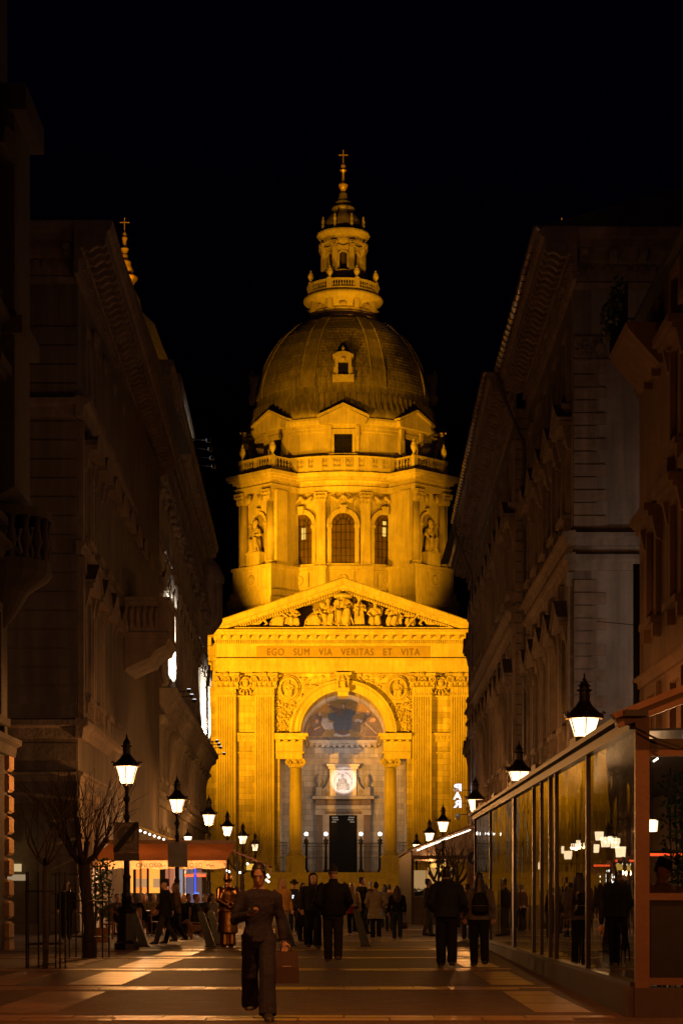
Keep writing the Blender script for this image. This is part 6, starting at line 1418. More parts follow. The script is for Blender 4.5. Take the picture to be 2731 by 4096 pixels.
m = MB(); m.add([(0.0, 3.2, 3.40), (4.2, 3.2, 3.55), (4.7, YE, 3.7), (0.46, YE, 3.6), (0.0, 3.2, 3.43), (4.2, 3.2, 3.58), (4.7, YE, 3.73), (0.46, YE, 3.63)], [(0,1,2,3), (4,7,6,5), (0,4,5,1), (1,5,6,2), (2,6,7,3), (3,7,4,0)]); m.build('roof', BLACKM, PV)
m = MB(); m.prism([(0.0, 3.36), (3.0, 4.5), (3.0, 4.55), (0.0, 3.41)], 0.09, 3.2, 'y'); m.build('gable_roof', BLACKM, PV)
# end frame facing the camera
m = MB(); m.box(-0.005, 0.15, -0.02, 0.088, 0.0, 3.33); m.build('corner_post', BROWNM, PV)
m = MB(); m.prism([(-0.24, 3.30), (-0.20, 3.20), (3.0, 4.42), (3.0, 4.58)], -0.1, 0.088, 'y'); m.prism([(-0.24, 3.302), (-0.28, 3.36), (2.96, 4.66), (2.99, 4.585)], -0.14, 0.088, 'y'); m.build('gable_beam', BROWNM, PV)
MB().box(0.151, 3.0, -0.01, 0.07, 2.98, 3.09).build('tie_beam', DKF, PV); MB().box(0.151, 3.0, 0.0, 0.06, 2.90, 2.978).build('tie_beam', BROWNM, PV); MB().box(0.151, 3.0, -0.02, 0.07, 1.30, 1.38).build('rail', BROWNM, PV); MB().box(0.151, 3.0, 0.02, 0.05, 0.44, 1.299).build('lower_panel', BLACKM, PV); MB().box(0.151, 3.0, -0.02, 0.07, 0.36, 0.439).build('rail', BROWNM, PV); MB().box(-0.02, 3.0, -0.06, 0.06, 0.0, 0.33).build('plinth', mat('dark_plinth', (0.05, 0.03, 0.024), 0.7, 0.3, 3), PV)
MB().add([(0.152, 0.03, 1.381), (3.0, 0.03, 1.381), (3.0, 0.03, 2.899), (0.152, 0.03, 2.899)], [(0,1,2,3)]).build('pane', clear_glass('end_glass', (0.75, 0.72, 0.68), 1.45), PV)
MB().tube([(-0.1, -0.12, 3.24), (0.2, -0.16, 3.08), (0.5, -0.16, 2.98), (0.9, -0.16, 3.02), (1.6, -0.16, 3.2)], 0.012, 5).build('cable', BLACKM, PV)
# inside: floor, back wall, hedge, lamps, bulbs
MB().box(0.3, 4.2, 0.3, YE - 0.2, 0.001, 0.08).build('floor', mat('terrace_deck', (0.06, 0.04, 0.03), 0.6, 0.3, 3), PV); MB().box(4.2, 4.35, 0.3, YE, 0.0, 5.0).build('back_wall', mat('terrace_back', (0.14, 0.085, 0.05), 0.8, 0.3, 1), PV); MB().box(0.5, 4.2, YE - 0.1, YE, 0.0, 4.0).build('far_wall', mat('terrace_back', (0.06, 0.045, 0.035)), PV)
IVY = mat('ivy_leaf', (0.05, 0.075, 0.02), 0.5, 0.4, 9)
hg = thing('ivy_hedge', 'green ivy hanging inside the glass pavilion at the right edge', 'plant', (3.8, 28, 0)); rh = random.Random(2)
m = MB()
for i in range(2600):
    c = Vector((0.5 + rh.random()**0.8*0.9, rh.uniform(-0.3, 0.5), rh.uniform(0.9, 3.0)))
    if c.x < 0.75 and rh.random() < 0.55: continue
    a = Vector((rh.uniform(-1,1), rh.uniform(-.5,.5), rh.uniform(-1,0.4))).normalized()*rh.uniform(0.03, 0.06); b = a.orthogonal().normalized()*0.028
    m.add([c - a, c + b, c + a, c - b], [(0,1,2,3)])
stuff(m.build('foliage', IVY, hg))
m = MB()
for i in range(10): x = 0.6 + i*0.08; m.tube([(x, 0.1, 0.0), (x + 0.05, 0.1, 1.2), (x - 0.02, 0.1, 3.0)], 0.012, 4)
m.build('stems', BARK, hg)
SHADE = glow_glass('lit_lamp_shade', (1.0, 0.76, 0.46), 1.5)
def pendant(x, y, z, lab, pwr=14):
    t = thing('pendant_lamp', lab, 'lamp', (x, y, z), 0, 'pendant lamps inside the glass pavilion')
    m = MB(); m.lathe([(0.075, 0), (0.09, 0.17)], 16); m.build('shade', SHADE, t, smooth=True); MB().tube([(0, 0, 0.2), (0, 0, 1.0)], 0.008, 5).build('cord', BLACKM, t); MB().lathe([(0.02, 0.17), (0.02, 0.21), (0.01, 0.23)], 8).build('cap', BLACKM, t)
    point('pendant_bulb', (x, y, z + 0.09), pwr*0.3, (1.0, 0.52, 0.2), 0.04)
pendant(4.36, 29.6, 2.25, 'lit pendant lamp nearest the pavilion corner post', 60); pendant(4.7, 36, 2.15, 'lit pendant lamp in the middle of the pavilion', 90); pendant(5.2, 43, 2.2, 'lit pendant lamp deep inside the far pavilion', 90)
pendant(4.9, 33.0, 2.35, 'added lit pendant lamp between the nearest and middle pavilion lamps', 60); pendant(4.5, 39.5, 2.2, 'added lit pendant lamp second from the far pavilion end', 60); pendant(5.6, 47.5, 2.3, 'added lit pendant lamp at the far pavilion end', 60)  # added pendants to warm and brighten the pavilion interior
for i, (px, d_, lab) in enumerate(((2480, 33.5, 'added lamp shade just left of the pavilion corner post'), (2420, 36.5, 'added lamp shade second from the pavilion corner post'), (2395, 41, 'added lamp shade third from the pavilion corner post'), (2270, 43, 'added lamp shade seen through the middle pavilion pane'), (2240, 49, 'added lamp shade left of the middle pavilion pane'), (2160, 52, 'added lamp shade behind the narrow pavilion panes'))):  # added shades for bright spots in the glass and interior light
    pendant((px - PX)*d_/F, d_, 1.95 + 0.19*((i*2) % 5)*0.6, lab, 30)
REDS = emat('red_heater_strip', (1.0, 0.09, 0.02), 1.8)
for i, (x, y) in enumerate(((4.9, 31.2), (5.2, 37.5), (5.4, 44.5))):
    t = thing('heater_strip', ('red heater strip nearest the pavilion corner', 'red heater strip in the middle of the pavilion', 'red heater strip at the far end of the pavilion')[i], 'heater', (x, y, 1.95), 0, 'red heater strips in the pavilion'); MB().box(-0.3, 0.3, -0.02, 0.02, -0.02, 0.02).build('element', REDS, t); MB().box(-0.33, 0.33, -0.04, 0.06, 0.021, 0.06).build('reflector', BLACKM, t); MB().tube([(0, 0, 0.06), (0, 0, 1.3)], 0.01, 5).build('hanger', BLACKM, t)
point('end_fill', (4.3, 25.6, 2.75), 30, WARM, 0.06)  # added fill light so ivy and guests at the pavilion end show
BULB = emat('string_bulb_white', (1.0, 0.95, 0.85), 5.0)
sb_ = thing('string_lights', 'strings of small white bulbs under the pavilion roof', 'string lights', (3.6, 24, 0)); rb_ = random.Random(6)
for k in range(3):
    m = MB(); pts = [(0.2 + k*0.35 + i*0.28, 0.5 + i*2.2, 3.2 + k*0.12 + i*0.06 + 0.05*math.sin(i*2.1)) for i in range(10)]; m.tube(pts, 0.006, 4); m.build('wire', BLACKM, sb_)
    for i in range(7): j = i*0.5; a = int(j); p = Vector(pts[a]).lerp(Vector(pts[min(9, a+1)]), j - a); MB().ball(p - Vector((0, 0, 0.03)), 0.016, 6).build('bulb', BULB, sb_)
def cafe_table(loc, lab, h=0.74, r_=0.36, grp='round tables inside the pavilion'):
    t = thing('cafe_table', lab, 'table', loc, 0, grp); MB().lathe([(r_, h - 0.03), (r_, h), (0.02, h)], 18).build('top', mat('table_top', (0.14, 0.08, 0.045), 0.4, 0.2, 5), t); MB().lathe([(0.03, 0.02), (0.03, h - 0.03)], 8).build('leg', BLACKM, t); MB().lathe([(0.22, 0), (0.2, 0.02), (0.03, 0.03)], 14).build('foot', BLACKM, t)
def chair(loc, rz, lab, grp, col=(0.10, 0.05, 0.028), h=0.46):
    cm = mat('chair_wood_%d' % int(col[0]*1000), col, 0.5, 0.25, 6)
    t = thing('chair', lab, 'chair', loc, rz, grp)
    MB().box(-0.21, 0.21, -0.21, 0.21, h - 0.04, h).build('seat', cm, t)
    for sx in (-1, 1):
        for sy in (-1, 1): MB().box(sx*0.18 - 0.018, sx*0.18 + 0.018, sy*0.18 - 0.018, sy*0.18 + 0.018, 0, h - 0.041).build('leg', cm, t)
    m = MB(); m.box(-0.2, 0.2, 0.19, 0.215, h + 0.22, h + 0.44); m.box(-0.2, -0.165, 0.19, 0.215, h, h + 0.219); m.box(0.165, 0.2, 0.19, 0.215, h, h + 0.219); m.build('backrest', cm, t)
for i, (x, y) in enumerate(((4.6, 29.5), (4.7, 35.8), (4.8, 42))):
    cafe_table((x, y, 0.08), ('round table under the nearest pendant lamp', 'round table under the middle pendant lamp', 'round table under the far pendant lamp')[i])

# ------------------------------------------------------------------ terrace with lean-to roof farther on the right
TR = thing('terrace_shelter', 'lean-to cafe shelter with lit roof and ribbed dark side wall', 'shelter', (2.78, 87, 0))
RIBW = mat('ribbed_grey_metal', (0.022, 0.021, 0.022), 0.45, 0.2, 4, metal=0.6)
m = MB(); n = 60; pr = []
for i in range(n + 1): pr.append((0.0 if i % 2 else 0.035, 18.0*i/n))
m.prism(pr + [(0.09, 18.0), (0.09, 0.0)], 0.0, 3.1, 'z'); m.build('side_wall', RIBW, TR)
m = MB(); m.prism([(-0.12, 3.08), (-0.12, 3.16), (4.7, 5.0), (4.7, 4.92)], -0.3, 18.2, 'y'); m.build('roof', mat('shelter_roof', (0.3, 0.18, 0.11), 0.6, 0.2, 2), TR)
m = MB(); m.prism([(0.05, 2.75), (0.05, 2.9), (4.4, 2.9), (4.4, 2.75)], -0.05, 0.05, 'y'); m.build('lintel', BROWNM, TR)
LEDS = emat('led_strip', (1.0, 0.82, 0.6), 5.0)
for i in range(4):
    y = 0.5 + i*2.0; m = MB(); x0 = 0.5 + (i % 3)*0.6; 
    def rz_(x): return 3.08 + 1.84*(x + 0.12)/4.82 - 0.06
    m.prism([(x0, rz_(x0) - 0.05), (x0 + 1.1, rz_(x0 + 1.1) - 0.05), (x0 + 1.1, rz_(x0 + 1.1)), (x0, rz_(x0))], y, y + 0.05, 'y'); m.build('light_strip', LEDS, TR)
for x in (0.1, 1.55, 3.0, 4.3): MB().box(x - 0.05, x + 0.05, -0.04, 0.04, 0, 2.75).build('post', DKF, TR)
MB().box(0.16, 1.5, -0.03, 0.03, 0.0, 1.15).build('low_panel', mat('shelter_panel', (0.05, 0.03, 0.022), 0.6, 0.3, 4), TR); MB().box(0.16, 1.5, -0.06, 0.06, 1.15, 1.2).build('rail', BROWNM, TR); MB().box(1.6, 2.95, -0.03, 0.03, 0.0, 1.0).build('low_panel', mat('shelter_panel', (0.05, 0.03, 0.022)), TR)
m = MB(); m.prism([(0.1, 2.8), (4.6, 2.8), (4.6, 4.85), (0.1, 3.12)], 9.0, 9.1, 'y'); m.build('gable_panel', mat('shelter_gable', (0.3, 0.2, 0.13), 0.7, 0.3, 3), TR)
MENU = emat('lit_menu_panel', (1.0, 0.58, 0.22), 0.36)
m = MB(); m.box(0.12, 0.75, 2.2, 2.25, 1.35, 2.3); m.build('menu_panel', MENU, TR); MB().box(0.78, 1.9, 2.1, 2.15, 1.35, 2.42).build('menu_panel', emat('lit_menu_panel_yellow', (1.0, 0.5, 0.12), 0.5), TR)
link('menu_text', text_mesh('LA\nRUBRICA', 0.17, 0.002, 'menu_text', mat('menu_ink', (0.06, 0.03, 0.015), 0.7, 0)), TR, (1.4, 2.08, 1.55))
def hangl(x, y, z, lab): 
    t = thing('hanging_lantern', lab, 'lamp', (x, y, z), 0, 'lanterns in the right terrace'); MB().lathe([(0.1, 0), (0.17, 0.05), (0.17, 0.26), (0.1, 0.3)], 12).build('shade', emat('orange_lantern', (1.0, 0.5, 0.08), 1.3), t, smooth=True); MB().tube([(0, 0, 0.3), (0, 0, 0.7)], 0.01, 4).build('cord', BLACKM, t)
hangl(4.25, 88.6, 2.28, 'orange hanging lantern in the terrace behind the dark jacket man'); hangl(3.9, 90.0, 2.3, 'small orange lantern left of the larger terrace lantern')
point('terrace_glow', (4.6, 90, 2.7), 200, WARM, 0.2); point('terrace_glow', (4.0, 96, 2.7), 160, WARM, 0.2)
pl = thing('planter_plants', 'leafy plants behind the low panel of the right terrace', 'plant', (3.4, 87.6, 0)); m = MB(); rq_ = random.Random(9)
for i in range(500):
    c = Vector((rq_.uniform(-0.5, 0.9), rq_.uniform(-0.2, 0.2), 1.0 + rq_.random()**1.5*0.5)); a = Vector((rq_.uniform(-1,1), rq_.uniform(-.4,.4), rq_.uniform(-.2,1))).normalized()*0.1; b = a.orthogonal().normalized()*0.03; m.add([c - a, c + b, c + a, c - b], [(0,1,2,3)])
stuff(m.build('foliage', LEAF, pl)); MB().box(-0.6, 1.0, -0.2, 0.2, 0, 1.0).build('trough', BLACKM, pl)

# ------------------------------------------------------------------ restaurant awning on the left
AW = thing('restaurant_awning', 'orange brown restaurant awning with lettered valance left of the statue', 'awning', (-6.2, 72, 0))
CAN = canvas('orange_brown_canvas', (0.52, 0.27, 0.12))
ax0, ax1 = -8.55 + 6.2, -4.0 + 6.2
m = MB(); m.add([(ax0 - 0.25, 0, 2.48), (ax1 - 0.05, 0, 2.48), (ax1 + 0.12, 2.6, 3.12), (ax0 + 0.15, 2.6, 3.12), (ax0 - 0.25, 0, 2.46), (ax1 - 0.05, 0, 2.46), (ax1 + 0.12, 2.6, 3.10), (ax0 + 0.15, 2.6, 3.10)], [(0,1,2,3), (4,7,6,5), (0,4,5,1), (1,5,6,2), (2,6,7,3), (3,7,4,0)]); m.build('canopy', CAN, AW)
m = MB(); nn = 48; vs = []
for i in range(nn + 1):
    x = ax0 - 0.25 + (ax1 - ax0 + 0.2)*i/nn; vs += [(x, -0.005, 2.475), (x, -0.03 + 0.035*math.sin(i*1.1), 2.18 + 0.02*math.sin(i*0.7))]
m.add(vs, [(2*i, 2*i + 1, 2*i + 3, 2*i + 2) for i in range(nn)]); m.build('valance', canvas('valance_canvas', (0.64, 0.38, 0.17)), AW)
INK = mat('valance_ink', (0.05, 0.025, 0.015), 0.8, 0)
for px in (596, 758):
    p = W(px, 3462, 71.9); link('valance_lettering', text_mesh('ONLOSO', 0.21, 0.002, 'valance_lettering', INK, 1.05), AW, (p.x + 6.2, -0.075, p.z))
for px in (648, 838, 420): p = W(px, 3462, 71.9); MB().tube([(p.x + 6.2 - 0.12, -0.075, p.z - 0.02), (p.x + 6.2 - 0.03, -0.075, p.z + 0.05), (p.x + 6.2 + 0.04, -0.075, p.z - 0.03), (p.x + 6.2 + 0.12, -0.075, p.z + 0.02)], 0.014, 5).build('valance_flourish', INK, AW)
MB().box(ax0, ax1 + 0.1, 2.55, 2.7, 3.1, 3.24).build('ridge_cassette', BROWNM, AW)
for x in (ax0 + 0.1, ax0 + 1.5, ax0 + 3.0, ax1 - 0.12): MB().box(x - 0.04, x + 0.04, 0.1, 0.18, 0, 2.46).build('post', mat('grey_post', (0.2, 0.19, 0.17), 0.5, 0.2), AW); 
for i in range(9): MB().ball((ax0 + 0.3 + i*0.5, 0.9, 2.38 - 0.05*(i % 2)), 0.06, 8).build('bulb', BULB, AW)
# glazed back wall of the terrace: lit panes between dark mullions
AMB, AMB2, PINKP = emat('amber_lit_window', (1.0, 0.36, 0.05), 1.3), emat('orange_lit_window', (1.0, 0.24, 0.03), 1.3), emat('rose_lit_window', (0.8, 0.25, 0.12), 0.5)
bw = thing('terrace_glazing', 'amber lit window wall under the restaurant awning', 'window wall', (-6.2, 79, 0))
for (pa, pb, mm) in ((518, 534, AMB), (545, 588, AMB2), (597, 640, AMB), (662, 676, PINKP), (679, 700, PINKP)):
    a, b = W(pa, 3572, 79), W(pb, 3478, 79); MB().box(a.x + 6.2, b.x + 6.2, 0.0, 0.02, a.z, b.z + 0.25).build('lit_pane', mm, bw)
for (pa, pb) in ((534, 545), (588, 597), (640, 662), (676, 679), (700, 712), (504, 518)):
    a, b = W(pa, 3572, 79), W(pb, 3478, 79); MB().box(a.x + 6.2, b.x + 6.2, -0.05, 0.04, 0.3, b.z + 0.3).build('mullion', DARKWOOD, bw)
a, b = W(504, 3572, 79), W(712, 3478, 79); MB().box(a.x + 6.2, b.x + 6.2, -0.04, 0.045, 0.0, a.z).build('dado_panel', DARKWOOD, bw); MB().box(a.x + 6.2, b.x + 6.2, -0.06, 0.05, b.z + 0.25, b.z + 0.6).build('head_rail', DARKWOOD, bw)
for (pa, mm) in ((536, 0), (560, 1), (610, 0)):
    a = W(pa, 3550, 78.95); MB().box(a.x + 6.2 + 0.03, a.x + 6.2 + 0.28, -0.03, -0.002, a.z, a.z + 0.34).build('window_poster', emat('poster_glow', (1.0, 0.5, 0.2), 0.5), bw)
REDH = emat('red_heater_glow', (1.0, 0.07, 0.02), 2.2)
for i, px in enumerate((757, 806)):
    p = W(px, 3502, 77); t = thing('heater_lamp', ('left', 'right')[i] + ' one of two glowing red heaters under the awning', 'heater', p, 0, 'red heaters'); MB().box(-0.16, 0.16, -0.05, 0.05, -0.05, 0.04).build('element', REDH, t); MB().box(-0.2, 0.2, -0.04, 0.08, 0.041, 0.1).build('reflector', BLACKM, t); MB().tube([(0, 0.05, 0.1), (0, 0.05, 0.6)], 0.015, 5).build('hanger', BLACKM, t)
point('heater_glow', W(780, 3490, 76.5), 45, (1.0, 0.2, 0.08), 0.2)
bl = thing('blue_light_column', 'narrow blue lit column beside the red heaters', 'light', (W(782, 3570, 80).x, 80, 0))
MB().box(-0.03, 0.03, -0.05, 0, 1.3, 2.35).build('tube', emat('blue_neon', (0.03, 0.08, 1.0), 1.5), bl); MB().box(-0.05, 0.14, -0.08, 0, 1.3, 1.35).build('foot_light', emat('cyan_neon', (0.10, 0.25, 1.0), 1.3), bl); MB().box(-0.05, 0.05, 0.0, 0.08, 0, 2.4).build('post', BLACKM, bl)
sc_ = thing('white_side_screen', 'pale glazed screen left of the blue light column', 'screen', (W(745, 3570, 80.5).x, 80.5, 0))
for i in range(4): MB().box(-0.3 + i*0.3, -0.28 + i*0.3, 0, 0.05, 0, 2.3).build('frame_bar', BLACKM, sc_)
for i in range(3): MB().box(-0.278 + i*0.3, -0.002 + i*0.3, 0.02, 0.03, 0.4, 2.25).build('pane', emat('dim_white_pane_%d' % i, ((0.8, 0.75, 0.9), (0.5, 0.45, 0.8), (0.9, 0.5, 0.4))[i], (0.35, 0.2, 0.15)[i]), sc_)
point('awning_glow', (-7.2, 73.4, 2.1), 420, (1.0, 0.55, 0.25), 0.25); point('awning_glow', (-5.0, 73.4, 2.1), 360, (1.0, 0.55, 0.25), 0.2)
# pink side awning with bulbs, lit canopy behind
A2 = thing('striped_side_awning', 'pinkish sloping awning edge with bulbs right of the restaurant awning', 'awning', (-4.9, 92, 0))
p0, p1 = W(922, 3402, 92), W(1072, 3468, 92)
m = MB(); m.add([(p0.x + 4.9, 0, p0.z), (p1.x + 4.9, 0, p1.z), (p1.x + 4.9, 5, p1.z), (p0.x + 4.9, 5, p0.z), (p0.x + 4.9, 0, p0.z + 0.1), (p1.x + 4.9, 0, p1.z + 0.08), (p1.x + 4.9, 5, p1.z + 0.08), (p0.x + 4.9, 5, p0.z + 0.1)], [(0,1,2,3), (4,7,6,5), (0,4,5,1), (1,5,6,2), (2,6,7,3), (3,7,4,0)]); m.build('canopy', canvas('rose_canvas', (0.5, 0.24, 0.18)), A2)
m = MB(); a = p1.x + 4.9; m.add([(a, -0.01, p1.z), (a, 5, p1.z), (a + 0.06, 5, p1.z - 0.3), (a + 0.06, -0.01, p1.z - 0.28)], [(0,1,2,3)]); m.build('valance', mat('yellow_canvas', (0.5, 0.32, 0.1), 0.7, 0.1), A2)
q0, q1 = W(985, 3480, 92), W(1035, 3455, 92); MB().box(q0.x + 4.9, q1.x + 4.9, 0.2, 0.22, q0.z, q1.z).build('lit_sign', emat('yellow_sign', (1.0, 0.55, 0.08), 0.8), A2)
MB().tube([(p0.x + 4.9 + 0.3, 0.1, 0), (p0.x + 4.9 + 0.3, 0.1, p0.z)], 0.04, 6).build('post', BLACKM, A2)
for (px, py) in ((990, 3455), (1052, 3485), (1070, 3500), (1075, 3508), (1066, 3520), (1074, 3527), (900, 3470), (905, 3482), (917, 3487), (960, 3490)): p = W(px, py, 91.7); MB().ball((p.x + 4.9, -0.3, p.z), 0.05, 8).build('bulb', BULB, A2)
point('side_awning_glow', W(985, 3490, 91), 18, WARM, 0.1)
A3 = thing('lit_canopy', 'bright yellow lit canopy behind the restaurant awning ridge', 'awning', (-8.9, 84, 0))
p0, p1 = W(548, 3308, 84), W(692, 3362, 84)
m = MB(); m.add([(p0.x + 8.9, 0, p0.z), (p1.x + 8.9, 0, p1.z), (p1.x + 8.9, 4, p1.z), (p0.x + 8.9, 4, p0.z), (p0.x + 8.9, 0, p0.z + 0.07), (p1.x + 8.9, 0, p1.z + 0.07), (p1.x + 8.9, 4, p1.z + 0.07), (p0.x + 8.9, 4, p0.z + 0.07)], [(0,1,2,3), (4,7,6,5), (0,4,5,1), (1,5,6,2), (2,6,7,3), (3,7,4,0)]); m.build('canopy', canvas('cream_canvas', (0.6, 0.48, 0.25)), A3)
for i in range(7): p = p0.lerp(p1, 0.08 + i*0.13); MB().ball((p.x + 8.9, 0.3, p.z - 0.1), 0.05, 8).build('bulb', BULB, A3)
point('canopy_glow', (p0.x + 0.6, 85, p0.z - 0.45), 110, (1.0, 0.68, 0.25), 0.1)
ln = thing('small_lantern', 'small white lantern peeking over the awning ridge', 'lamp', W(752, 3375, 86)); MB().lathe([(0.1, 0), (0.16, 0.3)], 6).build('glass', SHADE, ln); MB().lathe([(0.22, 0.3), (0.1, 0.42), (0.03, 0.5), (0.02, 0.62)], 8).build('hood', CAST, ln); MB().tube([(0, 0, -2.9), (0, 0, 0)], 0.04, 6).build('post', CAST, ln)

# terrace chairs, tables, planter
CG = 'wooden chairs of the left restaurant terrace'
for (px, py, rz, lab) in ((440, 3757, 160, 'wooden chair left of the zone sign lamp base'), (535, 3756, 200, 'wooden chair right behind the zone sign lamp base'), (640, 3745, 40, 'wooden chair behind the man in the hat'), (780, 3745, 190, 'wooden chair above the small dog')): chair(G(px, py), R(rz), lab, CG, (0.22, 0.09, 0.035))
for (px, py, lab) in ((480, 3745, 'terrace table behind the zone sign lamp'), (745, 3735, 'terrace table with glasses beside the red haired guest'), (600, 3735, 'terrace table left of the man in the hat')): cafe_table(G(px, py), lab, 0.76, 0.4, 'tables of the left restaurant terrace')
gl_m = clear_glass('drinking_glass', (0.9, 0.9, 0.9), 1.5)
for i, (px, py) in enumerate(((735, 3735), (752, 3736), (600, 3735))):
    g_ = G(px, py); t = MB().lathe([(0.03, 0), (0.035, 0.02), (0.04, 0.12)], 10).build('drinking_glass', gl_m, None, (g_.x, g_.y, 0.76)); tag(t, ('left drinking glass on the table by the red haired guest', 'right drinking glass on the table by the red haired guest', 'drinking glass on the table left of the hat man')[i], 'glass', 'glasses on terrace tables')
pp = thing('climbing_plant', 'dark leafy climber on the terrace post left of the lamp', 'plant', G(405, 3770)); m = MB(); rr = random.Random(14)
for i in range(420):
    c = Vector((rr.gauss(0, 0.16), rr.gauss(0, 0.12), rr.uniform(0.6, 2.3))); a = Vector((rr.uniform(-1,1), rr.uniform(-.5,.5), rr.uniform(-1,.5))).normalized()*0.06; b = a.orthogonal().normalized()*0.035; m.add([c - a, c + b, c + a, c - b], [(0,1,2,3)])
stuff(m.build('foliage', LEAF, pp)); m = MB(); m.tube([(0, 0, 0.3), (0.05, 0, 1.2), (-0.03, 0, 2.2)], 0.02, 5); m.build('stem', BARK, pp); MB().lathe([(0.2, 0), (0.26, 0.4), (0.22, 0.4), (0.2, 0.36), (0.02, 0.36)], 12).build('pot', mat('clay_pot', (0.2, 0.09, 0.05), 0.8, 0.2), pp)
# ------------------------------------------------------------------ people
SKIN = mat('skin', (0.40, 0.23, 0.155), 0.55, 0.08, 12); EYE = mat('eye_dark', (0.02, 0.015, 0.012), 0.3, 0); LIP = mat('lip', (0.33, 0.12, 0.09), 0.5, 0)
def cloth(name, col, rough=0.85): return mat('cloth_' + name, col, rough, 0.25, 9, 0.18, 60, spec=0.12)
def ring_z(x, y, z, rx, ry): return ((x, y, z), (rx, 0, 0), (0, ry, 0))
def limb(m, pts, rad, n=10, flat=1.0): m.tube(pts, rad, n, flat=flat)
def hand(m, w_, elbow, side, curl=0.5, r_=0.0095):
    """palm with four unequal bent fingers and a thumb on its side; runs on from the forearm"""
    w_ = Vector(w_); d_ = (w_ - Vector(elbow)).normalized()
    up = Vector((0, -1, 0)) if abs(d_.y) < 0.75 else Vector((0, 0, 1))
    a = d_.cross(up).normalized()*side; b = a.cross(d_).normalized()*side      # a across the palm, b out of the palm
    p0, p1 = w_, w_ + d_*0.085
    m.rings([(p0, a*0.027, b*0.022), (p0 + d_*0.03, a*0.038, b*0.02), (p1, a*0.042, b*0.016), (p1 + d_*0.008, a*0.036, b*0.012)], 10)
    for k, l in enumerate((0.068, 0.076, 0.07, 0.055)):
        s = p1 + a*(-0.031 + 0.0205*k) - d_*0.004; c1 = s + d_*l*0.5 + b*l*0.25*curl; c2 = c1 + d_*l*0.25*(1.2 - curl) + b*l*0.5*curl
        m.tube([s - d_*0.015, s, c1, c2], [r_, r_, r_*0.95, r_*0.75], 6)
    t0 = p0 + d_*0.02 - a*0.03; t1 = t0 + d_*0.03 - a*0.028 + b*0.012; t2 = t1 + d_*0.032 - a*0.006 + b*0.014*(1 + curl)
    m.tube([p0 + d_*0.012, t0, t1, t2], [0.014, 0.013, 0.011, 0.008], 6)
def foot_l(m, a, toe, k=1.0):
    a = Vector(a); toe = Vector(toe); d_ = (toe - a); dd = d_.normalized(); s = dd.cross(Vector((0, 0, 1))).normalized()
    hl = a - dd*0.055; 
    rs = []
    for (t, w_, h, up) in ((-0.06, 0.026, 0.03, 0.035), (-0.03, 0.038, 0.045, 0.045), (0.03, 0.04, 0.055, 0.055), (0.10, 0.046, 0.038, 0.038), (0.155, 0.05, 0.028, 0.028), (0.195, 0.04, 0.02, 0.022), (0.21, 0.018, 0.012, 0.018)):
        c = a + dd*t; rs.append((Vector((c.x, c.y, max(0, a.z - 0.085) + up*k + dd.z*t*0)), s*w_*k, Vector((0, 0, h*k))))
    m.rings(rs, 10)
ARMS = {
 'down':   ((0.245, 0.03, 1.13), (0.255, -0.06, 0.90)),
 'swingf': ((0.245, -0.02, 1.13), (0.24, -0.20, 0.93)),
 'swingb': ((0.25, 0.12, 1.14), (0.255, 0.14, 0.90)),
 'pocket': ((0.30, 0.08, 1.14), (0.205, -0.10, 0.97)),
 'phone':  ((0.265, -0.06, 1.13), (0.10, -0.30, 1.20)),
 'bag':    ((0.255, 0.04, 1.13), (0.28, 0.0, 0.88)),
 'back':   ((0.27, 0.13, 1.15), (0.07, 0.20, 1.02)),
 'cross':  ((0.27, -0.06, 1.14), (0.02, -0.22, 1.16)),
 'lap':    ((0.25, -0.10, 1.15), (0.12, -0.34, 1.05)),
}
def head_l(m, c, yaw=0.0, nod=0.0, hk=1.0):
    """head: skull, jaw, nose, ears, brow; c = centre of the head, faces -y"""
    n0 = len(m.v)
    rs = [(-0.125, 0.028, 0.03, -0.045), (-0.11, 0.045, 0.05, -0.035), (-0.08, 0.058, 0.075, -0.018), (-0.03, 0.068, 0.092, -0.004), (0.02, 0.074, 0.098, 0.004), (0.06, 0.073, 0.095, 0.008), (0.095, 0.058, 0.076, 0.01), (0.115, 0.035, 0.046, 0.01), (0.122, 0.01, 0.015, 0.01)]
    m.rings([((0, y, z), (rx, 0, 0), (0, ry, 0)) for (z, rx, ry, y) in rs], 16)
    m.tube([(0, -0.088, 0.018), (0, -0.106, -0.018), (0, -0.112, -0.036), (0, -0.092, -0.044)], [0.009, 0.012, 0.015, 0.010], 8)      # nose
    m.tube([(-0.045, -0.082, 0.035), (0, -0.094, 0.036), (0.045, -0.082, 0.035)], 0.007, 6)     # brow
    m.tube([(-0.022, -0.088, -0.069), (0, -0.095, -0.068), (0.022, -0.088, -0.069)], 0.009, 6)  # mouth
    for s in (-1, 1): m.rings([((s*0.070, 0.012, -0.03), (0.006, 0, 0), (0, 0.012, 0)), ((s*0.078, 0.016, 0.0), (0.008, 0, 0), (0, 0.02, 0)), ((s*0.079, 0.018, 0.025), (0.006, 0, 0), (0, 0.016, 0)), ((s*0.075, 0.015, 0.034), (0.003, 0, 0), (0, 0.006, 0))], 8)
    Mh = Matrix.Translation(c) @ Matrix.Rotation(yaw, 4, 'Z') @ Matrix.Rotation(nod, 4, 'X') @ Matrix.Scale(hk, 4)
    m.v[n0:] = [tuple(Mh @ Vector(v)) for v in m.v[n0:]]
    return Mh
